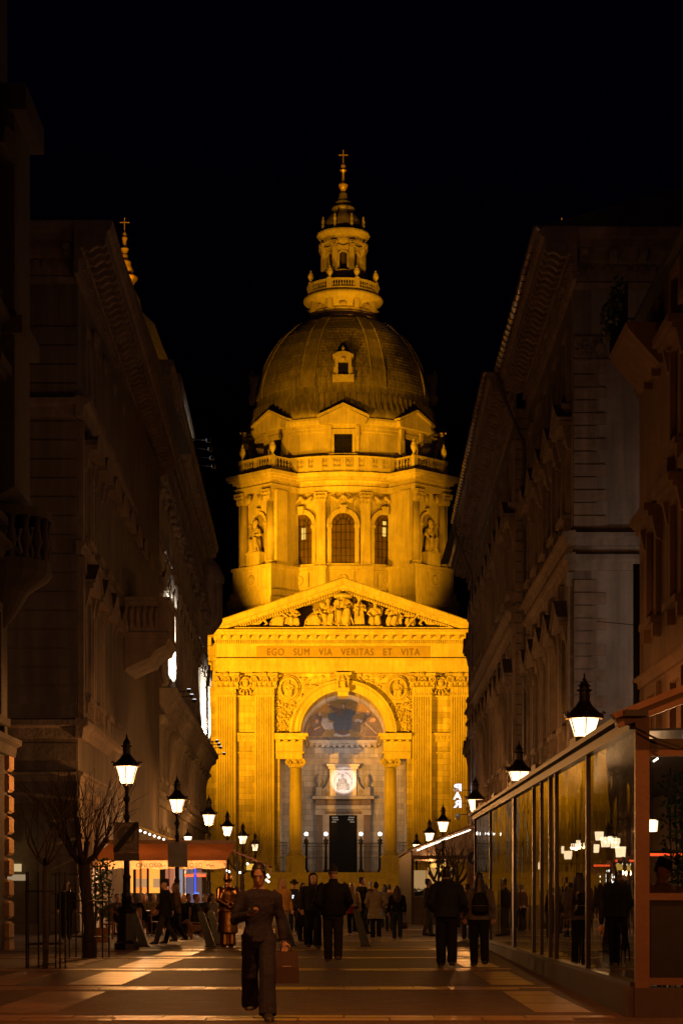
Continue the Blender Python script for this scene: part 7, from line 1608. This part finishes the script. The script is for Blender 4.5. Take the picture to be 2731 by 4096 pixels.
def person(loc, rz, h, lab, top, bottom, hair, pose='stand', arms=('down', 'down'), stride=0.0, hem=0.86, bulk=1.0, hairstyle='short', shoes=(0.03, 0.025, 0.02), yaw=0.0, nod=0.0, wide=1.0, collar=False, group=None, seated=False, voxel=0.014, female=False, coat_flare=1.0, name='person', one=None, skirt=None, face=True, hood=False):
    k = h/1.75
    t = thing(name, lab, 'person' if name == 'person' else 'statue', loc, rz, group)
    body, jac, tro, sho, hr = MB(), MB(), MB(), MB(), MB()
    shw = (0.178 if female else 0.195); zoff = -0.42 if seated else 0.0
    def Z(z): return z + zoff
    # legs
    legs = []; shl = []
    for s in (-1, 1):
        ph = stride*s
        if seated: hip, kn, an, toe = Vector((s*0.09, 0, Z(0.92))), Vector((s*0.13, -0.42, 0.50)), Vector((s*0.12, -0.40, 0.09)), Vector((s*0.13, -0.6, 0.0))
        else:
            hip = Vector((s*0.088, 0, 0.92)); fy = -ph*0.42
            lift = 0.10*abs(stride) if fy > 0 else 0.0
            kn = Vector((s*0.095, fy*0.45 - 0.05*abs(stride) - 0.012, 0.50)); an = Vector((s*0.09, fy + (0.02), 0.09 + lift)); toe = Vector((s*0.11, fy - 0.22, 0.0))
        legs.append((hip, kn, an, toe))
        limb(body, [hip + Vector((0, 0, 0.02)), hip.lerp(kn, 0.45), kn, kn.lerp(an, 0.35), an], [0.085, 0.078, 0.055, 0.056, 0.038]); foot_l(body, an, toe)
        w_ = wide
        if w_ > 1.3: limb(tro, [hip + Vector((0, 0.0, 0.04)), hip.lerp(kn, 0.5), kn, kn.lerp(an, 0.5), an + Vector((0, 0, -0.045))], [0.112, 0.10, 0.094, 0.10, 0.112], 12)
        else: limb(tro, [hip + Vector((0, 0.0, 0.04)), hip.lerp(kn, 0.5), kn, kn.lerp(an, 0.4) + Vector((0, 0.01, 0)), an + Vector((0, 0, -0.02))], [0.112, 0.098, 0.078*w_, 0.078*w_, 0.07*w_*(1.2 if w_ > 1.2 else 1)], 12)
        so = MB(); foot_l(so, an, toe, 1.24); limb(so, [an + Vector((0, 0, 0.02)), an + Vector((0, 0, -0.05))], [0.06, 0.066]); shl.append(so); sho.add(so.v, so.f)
    hipw = 0.165 if not female else 0.172
    tor = [(0.84, 0.12, 0.09, 0), (0.90, hipw, 0.115, 0.01), (0.98, hipw*0.98, 0.115, 0.005), (1.08, 0.145 if not female else 0.128, 0.10, 0), (1.18, 0.152, 0.105, -0.005), (1.30, 0.178 if not female else 0.16, 0.12, -0.005), (1.38, 0.185 if not female else 0.165, 0.108, 0.005), (1.44, 0.14, 0.085, 0.012), (1.475, 0.072, 0.065, 0.012), (1.53, 0.055, 0.058, 0.0)]
    body.rings([ring_z(0, y, Z(z), rx, ry) for (z, rx, ry, y) in tor], 18)
    tro.rings([ring_z(0, 0.005, Z(z), rx, ry) for (z, rx, ry) in ((0.80, 0.15, 0.11), (0.86, 0.178, 0.13), (0.94, 0.178, 0.128), (1.04, 0.15, 0.112), (1.06, 0.14, 0.1))], 16)
    hc = Vector((0, -0.012, Z(1.625)))
    limb(body, [(0, 0.012, Z(1.42)), (0, 0.0, Z(1.50)), (0, 0.0, Z(1.56))], [0.066, 0.056, 0.054], 12)
    Mh = head_l(body, hc, yaw, nod)
    # jacket
    B = bulk
    jz = [(1.475, 0.085, 0.085), (1.45, 0.145*min(B, 1.1), 0.10), (1.39, 0.198*min(B, 1.08), 0.128*B), (1.30, 0.195*B, 0.142*B), (1.18, 0.175*B, 0.135*B), (1.07, (0.165 if not female else 0.15)*B, 0.130*B), (0.97, 0.182*B, 0.142*B)]
    if hem < 0.93: jz += [(max(hem, 0.88), 0.192*B*(1 + (coat_flare - 1)*0.5), 0.152*B)]
    if hem < 0.8: jz += [(hem, 0.205*B*coat_flare, 0.165*B*coat_flare)]
    if hem < 0.55 and not seated: jz.insert(-1, ((hem + 0.88)/2, 0.2*B*(1 + (coat_flare-1)*.7), 0.16*B))
    jac.rings([ring_z(0, 0.003, Z(z), rx, ry) for (z, rx, ry) in jz if not (seated and z < 0.86)], 20)
    if collar: jac.rings([ring_z(0, 0.01, Z(1.44), 0.11, 0.1), ring_z(0, 0.008, Z(1.50), 0.082, 0.085), ring_z(0, 0.01, Z(1.545), 0.078, 0.082)], 14)
    if hood: jac.rings([((0, 0.10, Z(1.44)), (0.12, 0, 0), (0, 0.05, 0)), ((0, 0.12, Z(1.52)), (0.13, 0, 0), (0, 0.06, 0)), ((0, 0.10, Z(1.58)), (0.09, 0, 0), (0, 0.04, 0))], 12)
    for s, an_ in ((-1, arms[0]), (1, arms[1])):
        e, w_ = ARMS[an_]; sh_ = Vector((s*shw, 0.01, Z(1.405))); e = Vector((s*e[0], e[1], Z(e[2]))); w_ = Vector((s*w_[0], w_[1], Z(w_[2])))
        limb(body, [sh_ - Vector((s*0.03, 0, 0)), sh_.lerp(e, 0.4), e, e.lerp(w_, 0.35), w_], [0.052, 0.046, 0.036, 0.037, 0.025], 10)
        hand(body, w_, e, s, 0.85 if an_ in ('phone', 'bag', 'swingf', 'back') else 0.5)
        limb(jac, [sh_ - Vector((s*0.045, 0, -0.005)), sh_ + Vector((s*0.012, 0, -0.03)), sh_.lerp(e, 0.5), e, e.lerp(w_, 0.5), w_.lerp(e, 0.06)], [0.074*B, 0.078*B, 0.066*B, 0.058*B, 0.053*B, 0.043*B], 12); jac.ball(e, 0.063*B, 10)
    # hair
    def H(v): return Mh @ Vector(v)
    def hpart(rs, n=14):
        hr.rings([(H(c), Mh.to_3x3() @ Vector(a), Mh.to_3x3() @ Vector(b)) for (c, a, b) in rs], n)
    capr = [((0, 0.05, -0.045), (0.062, 0, 0), (0, 0.055, 0)), ((0, 0.035, 0.0), (0.078, 0, 0), (0, 0.078, 0)), ((0, 0.034, 0.045), (0.082, 0, 0), (0, 0.086, 0)), ((0, 0.030, 0.078), (0.080, 0, 0), (0, 0.092, 0.02)), ((0, 0.018, 0.112), (0.066, 0, 0), (0, 0.086, 0.012)), ((0, 0.018, 0.134), (0.042, 0, 0), (0, 0.055, 0.006)), ((0, 0.02, 0.145), (0.012, 0, 0), (0, 0.016, 0))]
    hpart(capr)
    if hairstyle == 'bun':
        hr.ball(H((0, 0.115, 0.05)), 0.05, 10)
        for s in (-1, 1): hpart([((s*0.05, -0.045, 0.085), (0.028, 0, 0), (0, 0.035, 0)), ((s*0.072, -0.02, 0.03), (0.016, 0, 0), (0, 0.04, 0)), ((s*0.074, 0.015, -0.03), (0.012, 0, 0), (0, 0.03, 0))], 8)
    if hairstyle in ('long', 'curly'):
        wv = 1.25 if hairstyle == 'curly' else 1.0
        hpart([((0, 0.045, 0.09), (0.075, 0, 0), (0, 0.07, 0)), ((0, 0.065, 0.0), (0.092*wv, 0, 0), (0, 0.062, 0)), ((0, 0.085, -0.12), (0.105*wv, 0, 0), (0, 0.058*wv, 0)), ((0, 0.12, -0.26), (0.115*wv, 0, 0), (0, 0.05*wv, 0)), ((0, 0.135, -0.36), (0.095*wv, 0, 0), (0, 0.035, 0)), ((0, 0.135, -0.42), (0.05, 0, 0), (0, 0.02, 0))])
        for s in (-1, 1): hpart([((s*0.06, 0.0, 0.08), (0.028, 0, 0), (0, 0.05, 0)), ((s*0.078, -0.005, -0.02), (0.026, 0, 0), (0, 0.05, 0)), ((s*0.085, -0.015, -0.15), (0.035, 0, 0), (0, 0.045, 0)), ((s*0.09, -0.03, -0.3), (0.025, 0, 0), (0, 0.03, 0))], 8)
    sc3 = (k, k, k)
    bm, jm, tm = SKIN, top, bottom
    if one is not None:
        allm = MB()
        for q in (body, jac, tro, sho): allm.add(q.v, q.f)
        if one[1]: allm.add(one[1].v, one[1].f)
        o = blob(allm, 'figure', one[0], t, 0.014, 2, scale=sc3); return t, Mh, k
    blob(body, 'body', SKIN, t, voxel*0.95, 1, scale=sc3)
    blob(tro, 'trousers', tm, t, voxel, 2, disp=0.022, dscale=0.12, scale=sc3)
    if skirt: sk = MB(); sk.rings([ring_z(0, 0.005, z, rx, ry) for (z, rx, ry) in ((1.0, 0.16, 0.12), (0.88, 0.19, 0.14), (skirt[1], 0.24, 0.18))], 18); blob(sk, 'skirt', skirt[0], t, voxel, 1, disp=0.012, dscale=0.06, scale=sc3)
    blob(jac, 'jacket', jm, t, voxel, 2, disp=0.028, dscale=0.13, scale=sc3)
    for so in shl: blob(so, 'shoe', mat('shoe_%d_%d' % (int(shoes[0]*999), int(shoes[2]*999)), shoes, 0.5, 0.1), t, voxel, 1, scale=sc3)
    if hairstyle == 'beanie':
        m = MB(); m.rings([(H((0, 0.012, z)), Mh.to_3x3() @ Vector((rx, 0, 0)), Mh.to_3x3() @ Vector((0, ry, 0))) for (z, rx, ry) in ((0.015, 0.085, 0.105), (0.02, 0.092, 0.112), (0.055, 0.092, 0.112), (0.06, 0.086, 0.106))], 18); blob(m, 'beanie_cuff', cloth('beanie_cuff', (0.16, 0.11, 0.08)), t, 0.008, 1, scale=sc3)
        m = MB(); m.rings([(H((0, 0.012, z)), Mh.to_3x3() @ Vector((rx, 0, 0)), Mh.to_3x3() @ Vector((0, ry, 0))) for (z, rx, ry) in ((0.05, 0.086, 0.106), (0.1, 0.082, 0.1), (0.14, 0.06, 0.075), (0.16, 0.03, 0.035))], 18); m.ball(H((0, 0.012, 0.18)), 0.032, 10); blob(m, 'beanie', cloth('beanie', (0.02, 0.018, 0.018)), t, 0.009, 1, scale=sc3)
    elif hairstyle in ('hat', 'cap'):
        m = MB(); m.rings([(H((0, 0.01, z)), Mh.to_3x3() @ Vector((rx, 0, 0)), Mh.to_3x3() @ Vector((0, ry, 0))) for (z, rx, ry) in ((0.055, 0.088, 0.106), (0.10, 0.086, 0.102), (0.15, 0.075, 0.09), (0.165, 0.04, 0.05))], 18)
        if hairstyle == 'hat': m.rings([(H((0, 0.01, z)), Mh.to_3x3() @ Vector((rx, 0, 0)), Mh.to_3x3() @ Vector((0, ry, 0))) for (z, rx, ry) in ((0.05, 0.15, 0.165), (0.066, 0.15, 0.165))], 20)
        else: m.rings([(H((0, -0.06, z)), Mh.to_3x3() @ Vector((rx, 0, 0)), Mh.to_3x3() @ Vector((0, ry, 0))) for (z, rx, ry) in ((0.055, 0.07, 0.1), (0.07, 0.07, 0.1))], 14)
        blob(m, 'hat', cloth('hat', (0.02, 0.018, 0.02)), t, 0.009, 1, scale=sc3); blob(hr, 'hair', hair, t, 0.012, 1, scale=sc3)
    elif hairstyle == 'hood':
        m = MB(); m.rings([(H((0, y, z)), Mh.to_3x3() @ Vector((rx, 0, 0)), Mh.to_3x3() @ Vector((0, ry, 0))) for (z, rx, ry, y) in ((-0.16, 0.11, 0.09, 0.04), (-0.08, 0.105, 0.08, 0.05), (0.02, 0.108, 0.085, 0.045), (0.09, 0.10, 0.095, 0.03), (0.14, 0.06, 0.07, 0.02), (0.15, 0.02, 0.02, 0.02))], 18); blob(m, 'hood', top, t, 0.011, 2, scale=sc3); blob(hr, 'hair', hair, t, 0.012, 1, scale=sc3)
    else: blob(hr, 'hair', hair, t, 0.012, 1 if hairstyle != 'curly' else 0, disp=0.02 if hairstyle == 'curly' else 0.008, dscale=0.03, scale=sc3)
    if face:
        for s in (-1, 1): MB().ball(H((s*0.03, -0.083, 0.008))*1.0, 0.0095, 8, 1.3, 0.8, 0.8).build('eye', EYE, t).scale = sc3
        m = MB(); m.tube([H((-0.02, -0.098, -0.069)), H((0, -0.1045, -0.067)), H((0.02, -0.098, -0.069))], [0.004, 0.006, 0.004], 6); m.build('mouth', LIP, t).scale = sc3
    return t, Mh, k
BLK, NAVY, CHAR, MUST, BEIGE, BRN, GREYC, OLIVE, DENIM = cloth('black', (0.012, 0.011, 0.012)), cloth('navy', (0.018, 0.02, 0.03)), cloth('charcoal', (0.03, 0.027, 0.028)), cloth('mustard', (0.35, 0.19, 0.05)), cloth('beige_wool', (0.36, 0.30, 0.21)), cloth('brown', (0.07, 0.04, 0.025)), cloth('grey_brown', (0.12, 0.10, 0.09)), cloth('camouflage', (0.09, 0.08, 0.04)), cloth('denim', (0.03, 0.04, 0.06))
CREAM = cloth('cream_knit', (0.42, 0.30, 0.12)); REDC = cloth('red', (0.22, 0.03, 0.02)); TAN = cloth('tan_trousers', (0.22, 0.15, 0.08)); PINKC = cloth('dusty_rose', (0.16, 0.08, 0.07))
HDK, HBR, HBL, HGR, HRD = mat('hair_dark', (0.02, 0.014, 0.01), 0.45, 0.3, 30), mat('hair_brown', (0.06, 0.032, 0.018), 0.45, 0.3, 30), mat('hair_blonde', (0.42, 0.25, 0.10), 0.45, 0.25, 30), mat('hair_grey', (0.3, 0.27, 0.25), 0.5, 0.2, 30), mat('hair_red', (0.20, 0.045, 0.02), 0.5, 0.2, 30)
def at(px, d): return Vector(((px - PX)*d/F, d, 0))
DN = mat('cloth_dark_speckled_denim', (0.032, 0.028, 0.042), 0.9, 0.85, 110, 0.3, 90, spec=0.1)
# woman with phone and shopping bag
pw_loc = at(1035, 22.6)
t, Mh, k = person(pw_loc, R(4), 1.69, 'woman in dark denim jacket and wide trousers reading her phone, walking to the camera', DN, DN, HDK, arms=('phone', 'bag'), stride=0.8, hem=0.84, bulk=1.0, hairstyle='bun', wide=1.22, nod=0.32, yaw=-0.12, female=True, voxel=0.008)
e, w_ = ARMS['phone']; ph = MB(); ph.box(-0.038, 0.038, -0.005, 0.005, -0.075, 0.075); pho = link('phone', ph.mesh('phone', mat('phone_black', (0.02, 0.02, 0.022), 0.2, 0)), None, pw_loc + Vector((-0.055, -0.375, 1.215)), rot=(R(-50), 0, R(-12))); tag(pho, 'dark phone held up by the woman in denim', 'phone')
bg = thing('shopping_bag', 'brown paper shopping bag carried by the woman in denim', 'bag', pw_loc + Vector((0.30, -0.05, 0.40)), R(8)); BAGM = mat('brown_paper_bag', (0.055, 0.028, 0.018), 0.6, 0.15, 6)
m = MB(); hb = 0.35
m.rings([((0, 0, 0), (0.155, 0, 0), (0, 0.065, 0)), ((0, 0, hb*0.5), (0.16, 0, 0), (0, 0.07, 0)), ((0, 0, hb), (0.15, 0, 0), (0, 0.05, 0))], 4, True)
m = MB(); vs = []
for (z, a, b) in ((0, 0.135, 0.05), (hb*0.5, 0.132, 0.056), (hb, 0.122, 0.04)): vs += [(-a, -b, z), (a, -b, z), (a, b, z), (-a, b, z)]
m.add(vs, [(3,2,1,0), (0,1,5,4), (1,2,6,5), (2,3,7,6), (3,0,4,7), (4,5,9,8), (5,6,10,9), (6,7,11,10), (7,4,8,11)]); m.build('bag_body', BAGM, bg); MB().box(-0.045, 0.045, -0.0605, -0.0575, 0.18, 0.192).build('printed_mark', mat('bag_print', (0.3, 0.2, 0.14), 0.6, 0), bg)
for y in (-0.04, 0.04): MB().tube([(-0.06, y, hb), (-0.045, y*0.6, hb + 0.09), (0, y*0.3, hb + 0.115), (0.045, y*0.6, hb + 0.09), (0.06, y, hb)], 0.004, 5).build('handle', BAGM, bg)
# the group ahead
person(at(1332, 40.5), R(180), 1.86, 'man in black padded jacket and pom-pom beanie seen from behind', BLK, CHAR, HDK, arms=('pocket', 'pocket'), stride=0.45, hem=0.84, bulk=1.30, hairstyle='beanie', collar=True, face=False, wide=1.1, shoes=(0.12, 0.08, 0.05))
person(at(1252, 50.5), R(8), 1.83, 'young man in black hooded jacket facing the camera', BLK, BLK, HBR, arms=('down', 'pocket'), stride=0.25, hem=0.83, bulk=1.18, hairstyle='hood', wide=1.25)
person(at(1128, 56), R(25), 1.74, 'blonde woman in mustard jacket looking back toward the camera', MUST, TAN, HBL, arms=('pocket', 'down'), stride=0.2, hem=0.84, bulk=1.12, hairstyle='long', yaw=0.2, female=True)
t, Mh, k = person(at(1176, 68), R(10), 1.75, 'man in brimmed hat looking down at a lit phone', NAVY, DENIM, HDK, arms=('phone', 'phone'), hem=0.86, bulk=1.1, hairstyle='hat', nod=0.35)
tag(link('phone', MB().box(-0.035, 0.035, -0.004, 0.004, -0.07, 0.07).mesh('phone', emat('phone_screen', (0.7, 0.8, 1.0), 1.6)), None, at(1176, 68) + Vector((-0.02, -0.38, 1.22)), rot=(R(-40), 0, 0)), 'small bright phone held by the man in the brimmed hat', 'phone')
person(at(1212, 57.5), R(30), 1.62, 'dark haired woman in long charcoal coat beside the hooded man', CHAR, BLK, HDK, arms=('pocket', 'pocket'), hem=0.45, bulk=1.06, hairstyle='long', female=True, coat_flare=1.25)
person(at(1408, 66), R(175), 1.66, 'blonde girl in cream top and red skirt seen from behind', CREAM, BLK, HBL, arms=('down', 'down'), stride=0.4, hem=0.98, bulk=0.98, hairstyle='long', female=True, face=False, skirt=(REDC, 0.72), shoes=(0.5, 0.4, 0.35))
person(at(1447, 67), R(120), 1.84, 'tall bearded man in black puffer jacket turned to the left', BLK, CHAR, HDK, arms=('down', 'pocket'), stride=0.6, hem=0.85, bulk=1.2, hairstyle='short', yaw=-0.6)
person(at(1480, 84), R(190), 1.78, 'balding man far back between puffer jacket and beige coat', BRN, BLK, HGR, hem=0.86, bulk=1.1, hairstyle='short', face=False)
person(at(1503, 59.6), R(182), 1.66, 'person in pale beige wool coat seen from behind in mid street', BEIGE, NAVY, HDK, arms=('pocket', 'pocket'), stride=0.15, hem=0.64, bulk=1.12, hairstyle='short', face=False, coat_flare=1.12, shoes=(0.4, 0.33, 0.2))
person(at(1588, 59.2), R(178), 1.55, 'woman with long curly brown hair in black jacket and jeans, from behind', BLK, DENIM, HBR, arms=('down', 'bag'), stride=0.3, hem=0.92, bulk=1.06, hairstyle='curly', female=True, face=False, shoes=(0.3, 0.22, 0.15))
hb_ = thing('handbag', 'small dark handbag hanging beside the curly haired woman', 'bag', at(1614, 59.2) + Vector((0, 0, 0.33))); m = MB(); m.rings([((0, 0, 0), (0.1, 0, 0), (0, 0.04, 0)), ((0, 0, 0.1), (0.11, 0, 0), (0, 0.045, 0)), ((0, 0, 0.18), (0.07, 0, 0), (0, 0.03, 0))], 10); m.build('bag_body', BRN, hb_, smooth=True); MB().tube([(-0.06, 0, 0.16), (-0.02, 0, 0.45), (0.0, 0, 0.52), (0.02, 0, 0.45), (0.06, 0, 0.16)], 0.007, 5).build('strap', BRN, hb_)
person(at(1537, 78), R(170), 1.65, 'dark figure far back between beige coat and curly hair', CHAR, BLK, HDK, hem=0.86, bulk=1.1, hairstyle='long', female=True, face=False)
person(at(1556, 72), R(160), 1.62, 'dark haired person just left of the curly haired woman', BRN, BLK, HDK, hem=0.8, bulk=1.05, hairstyle='short', face=False)
# couple on the right
cR = at(1785, 38.1)
person(cR, R(180), 1.84, 'broad man in dark jacket walking away beside the pavilion', NAVY, BLK, HDK, arms=('pocket', 'pocket'), stride=0.18, hem=0.86, bulk=1.26, hairstyle='short', collar=True, face=False, wide=1.2)
wR = at(1916, 38.4)
person(wR, R(180), 1.73, 'woman with long dark hair and black backpack walking by the pavilion', GREYC, BLK, HDK, arms=('down', 'down'), stride=0.35, hem=0.86, bulk=1.12, hairstyle='long', female=True, face=False, wide=1.05)
bp = thing('backpack', 'black backpack with pale trim on the long haired woman', 'backpack', wR + Vector((0, -0.17, 0.98))); m = MB(); m.rings([((0, -0.02, 0), (0.13, 0, 0), (0, 0.07, 0)), ((0, -0.04, 0.06), (0.16, 0, 0), (0, 0.09, 0)), ((0, -0.04, 0.24), (0.155, 0, 0), (0, 0.09, 0)), ((0, -0.01, 0.36), (0.11, 0, 0), (0, 0.06, 0)), ((0, 0, 0.4), (0.05, 0, 0), (0, 0.03, 0))], 16); blob(m, 'pack_body', cloth('backpack', (0.012, 0.011, 0.012)), bp, 0.014, 2); m = MB(); m.rings([((0, -0.10, 0.03), (0.12, 0, 0), (0, 0.035, 0)), ((0, -0.11, 0.08), (0.125, 0, 0), (0, 0.04, 0)), ((0, -0.10, 0.16), (0.11, 0, 0), (0, 0.03, 0))], 12); m.build('front_pocket', cloth('backpack_pocket', (0.015, 0.014, 0.014)), bp, smooth=True); MB().tube([(-0.13, -0.10, 0.15), (0, -0.155, 0.16), (0.13, -0.10, 0.15)], 0.006, 5).build('zip', mat('zip_metal', (0.4, 0.35, 0.3), 0.3, 0, metal=0.8), bp)
for s in (-1, 1): MB().tube([(s*0.09, 0.02, 0.36), (s*0.12, 0.12, 0.44), (s*0.13, 0.22, 0.4)], 0.018, 6).build('strap', BLK, bp)
person(at(1868, 58), R(178), 1.60, 'person in dusty rose coat between the couple on the right', PINKC, CHAR, HBR, hem=0.7, bulk=1.08, hairstyle='short', face=False, shoes=(0.35, 0.36, 0.4))
person(at(1712, 64), R(100), 1.78, 'person in camouflage trousers half hidden behind the broad man', CHAR, OLIVE, HDK, hem=0.86, bulk=1.1, stride=0.3, face=False)
# left side
person(at(662, 54.8), R(-70), 1.70, 'man in dark hat and coat walking past the restaurant terrace', BLK, CHAR, HDK, arms=('swingf', 'swingb'), stride=0.7, hem=0.72, bulk=1.15, hairstyle='cap', face=False)
person(at(702, 55.6), R(-75), 1.62, 'brown haired companion walking just right of the hat man', BRN, BLK, HBR, arms=('swingb', 'swingf'), stride=0.75, hem=0.84, bulk=1.08, hairstyle='long', female=True, face=False)
person(at(268, 60), R(20), 1.68, 'dark standing figure in the shadows near the left edge', BLK, BLK, HDK, hem=0.8, bulk=1.1, hairstyle='long', female=True)
SG = 'guests seated under the restaurant awning'
for (px, d_, rz, lab, tp, hr_, hs) in ((528, 66.5, -60, 'seated dark haired guest in pale scarf beside the zone sign lamp', NAVY, HDK, 'short'), (618, 70, 20, 'seated grey haired guest in olive jacket left of the hat man', OLIVE, HGR, 'short'), (755, 67.5, 40, 'seated guest in black left of the red haired one', BLK, HDK, 'short'), (785, 63.5, 95, 'seated red haired guest at the glass covered table', CHAR, HRD, 'short'), (822, 69, -10, 'seated bearded guest beside the grey awning post', DENIM, HBR, 'short'), (580, 72, 10, 'seated dim guest far back under the awning', BRN, HBR, 'long'), (650, 69, -20, 'seated guest in mustard behind the hat man', MUST, HDK, 'short'), (700, 71, 15, 'seated long haired guest right behind the walking companion', CHAR, HDK, 'long'), (850, 66, 60, 'seated guest half hidden by the leaning bollards', GREYC, HBR, 'short'), (470, 69, 30, 'seated guest left of the zone sign lamp', BRN, HDK, 'short'), (735, 72, -5, 'seated blonde guest far back near the blue light', BEIGE, HBL, 'long'), (560, 67.5, 80, 'seated guest in dark coat right of the zone sign lamp', BLK, HGR, 'short')):
    p = at(px, d_); person(p, R(rz), 1.72, lab, tp, BLK, hr_, arms=('lap', 'lap'), seated=True, hem=0.9, bulk=1.08, hairstyle=hs, group=SG)
    chair(p + Vector((0, 0, 0)), R(rz), 'wooden chair of the ' + lab.replace('seated ', ''), CG, (0.22, 0.09, 0.035))
p = Vector((3.72, 24.3, 0.06)); person(p + Vector((0, 0, 0.40)), R(30), 1.72, 'seated guest in dark cap leaning inside the pavilion at the right edge', TAN, BLK, HBR, arms=('cross', 'lap'), seated=True, hem=0.9, bulk=1.1, hairstyle='cap', nod=0.4, yaw=0.4); chair(p, R(30), 'tall chair under the guest in the dark cap', 'pavilion chairs', (0.10, 0.05, 0.028), 0.86)
person(Vector((3.55, 26.4, 0.06)), R(180), 1.76, 'dark silhouette of a guest standing deep in the pavilion', BLK, BLK, HDK, hem=0.86, bulk=1.1, face=False)
# bronze policeman statue
BRONZE = mat('polished_bronze', (0.30, 0.15, 0.05), 0.32, 0.35, 5, 0.15, 12, metal=1.0)
ex = MB(); ex.rings([ring_z(0, 0.0, z, rx, ry) for (z, rx, ry) in ((1.60, 0.09, 0.11), (1.65, 0.12, 0.15), (1.665, 0.105, 0.125), (1.72, 0.098, 0.115), (1.78, 0.075, 0.09), (1.81, 0.03, 0.04))], 18); ex.tube([(0, 0, 1.80), (0, 0, 1.86), (0, 0, 1.90)], [0.025, 0.014, 0.005], 8)
ex.rings([ring_z(0, 0, z, rx, ry) for (z, rx, ry) in ((1.06, 0.225, 0.2), (1.03, 0.235, 0.21), (1.0, 0.225, 0.2))], 20); ex.tube([(0.22, 0.0, 1.0), (0.30, 0.12, 0.75), (0.36, 0.22, 0.45)], [0.02, 0.02, 0.015], 8); ex.rings([ring_z(0, 0, z, rx, ry) for (z, rx, ry) in ((1.0, 0.21, 0.19), (0.7, 0.235, 0.2), (0.36, 0.255, 0.215))], 20)
st, _, _ = person(at(912, 51.4), R(200), 1.80, 'bronze statue of a stout helmeted guard with hands behind its back', BLK, BLK, HDK, arms=('back', 'back'), hem=0.86, bulk=1.32, name='bronze_statue', one=(BRONZE, ex), wide=1.3, collar=True)
MB().box(-0.4, 0.4, -0.35, 0.35, 0, 0.02).build('base_plate', mat('statue_plate', (0.2, 0.14, 0.09), 0.5, 0.2), st)
# small dog
DG = thing('dog', 'small tan dog standing under the terrace chair', 'dog', at(790, 60.5), R(-80)); FUR = mat('tan_fur', (0.22, 0.11, 0.045), 0.9, 0.35, 25, 0.8, 80)
m = MB()
m.rings([((0, -0.20, 0.33), (0.075, 0, 0), (0, 0.02, 0.08)), ((0, -0.14, 0.31), (0.10, 0, 0), (0, 0, 0.125)), ((0, 0.0, 0.32), (0.09, 0, 0), (0, 0, 0.105)), ((0, 0.14, 0.335), (0.075, 0, 0), (0, 0, 0.08)), ((0, 0.23, 0.34), (0.07, 0, 0), (0, 0, 0.075)), ((0, 0.27, 0.34), (0.03, 0, 0), (0, 0, 0.04))], 12)
m.tube([(0, -0.16, 0.36), (0, -0.24, 0.45), (0, -0.29, 0.50)], [0.075, 0.06, 0.055], 10); m.ball((0, -0.31, 0.52), 0.07, 10, 0.95, 1.1, 0.95); m.tube([(0, -0.34, 0.51), (0, -0.42, 0.485), (0, -0.45, 0.48)], [0.045, 0.03, 0.02], 8)
for s in (-1, 1):
    m.tube([(s*0.04, -0.28, 0.57), (s*0.075, -0.27, 0.55), (s*0.085, -0.28, 0.48)], [0.02, 0.028, 0.015], 6)
    m.tube([(s*0.06, -0.15, 0.30), (s*0.065, -0.14, 0.17), (s*0.065, -0.155, 0.05), (s*0.065, -0.17, 0.015)], [0.045, 0.026, 0.02, 0.022], 8); m.tube([(s*0.065, -0.16, 0.018), (s*0.065, -0.21, 0.015)], [0.024, 0.015], 6)
    m.tube([(s*0.06, 0.20, 0.32), (s*0.07, 0.15, 0.21), (s*0.07, 0.25, 0.13), (s*0.07, 0.235, 0.02)], [0.06, 0.038, 0.022, 0.02], 8); m.tube([(s*0.07, 0.235, 0.018), (s*0.07, 0.19, 0.015)], [0.024, 0.015], 6)
m.tube([(0, 0.26, 0.37), (0, 0.33, 0.43), (0, 0.34, 0.52)], [0.022, 0.018, 0.01], 6)
blob(m, 'body', FUR, DG, 0.009, 1, disp=0.012, dscale=0.02)

PG_ = 'guests inside the glass pavilion'
for (x, y, rz, lab, tp, hr_) in ((5.0, 34.2, 100, 'seated guest in cream inside the near pavilion half', CREAM, HBR), (4.5, 38.6, -80, 'seated guest in black inside the pavilion middle', CHAR, HDK), (5.1, 44.8, 70, 'seated guest in beige deep inside the pavilion', BEIGE, HBL)):
    person((x, y, 0.08), R(rz), 1.72, lab, tp, BLK, hr_, arms=('lap', 'lap'), seated=True, hem=0.9, bulk=1.08, group=PG_); chair((x, y, 0.08), R(rz), 'chair of the ' + lab.replace('seated ', ''), 'pavilion chairs')
bpy.data.scenes.remove(TMP)
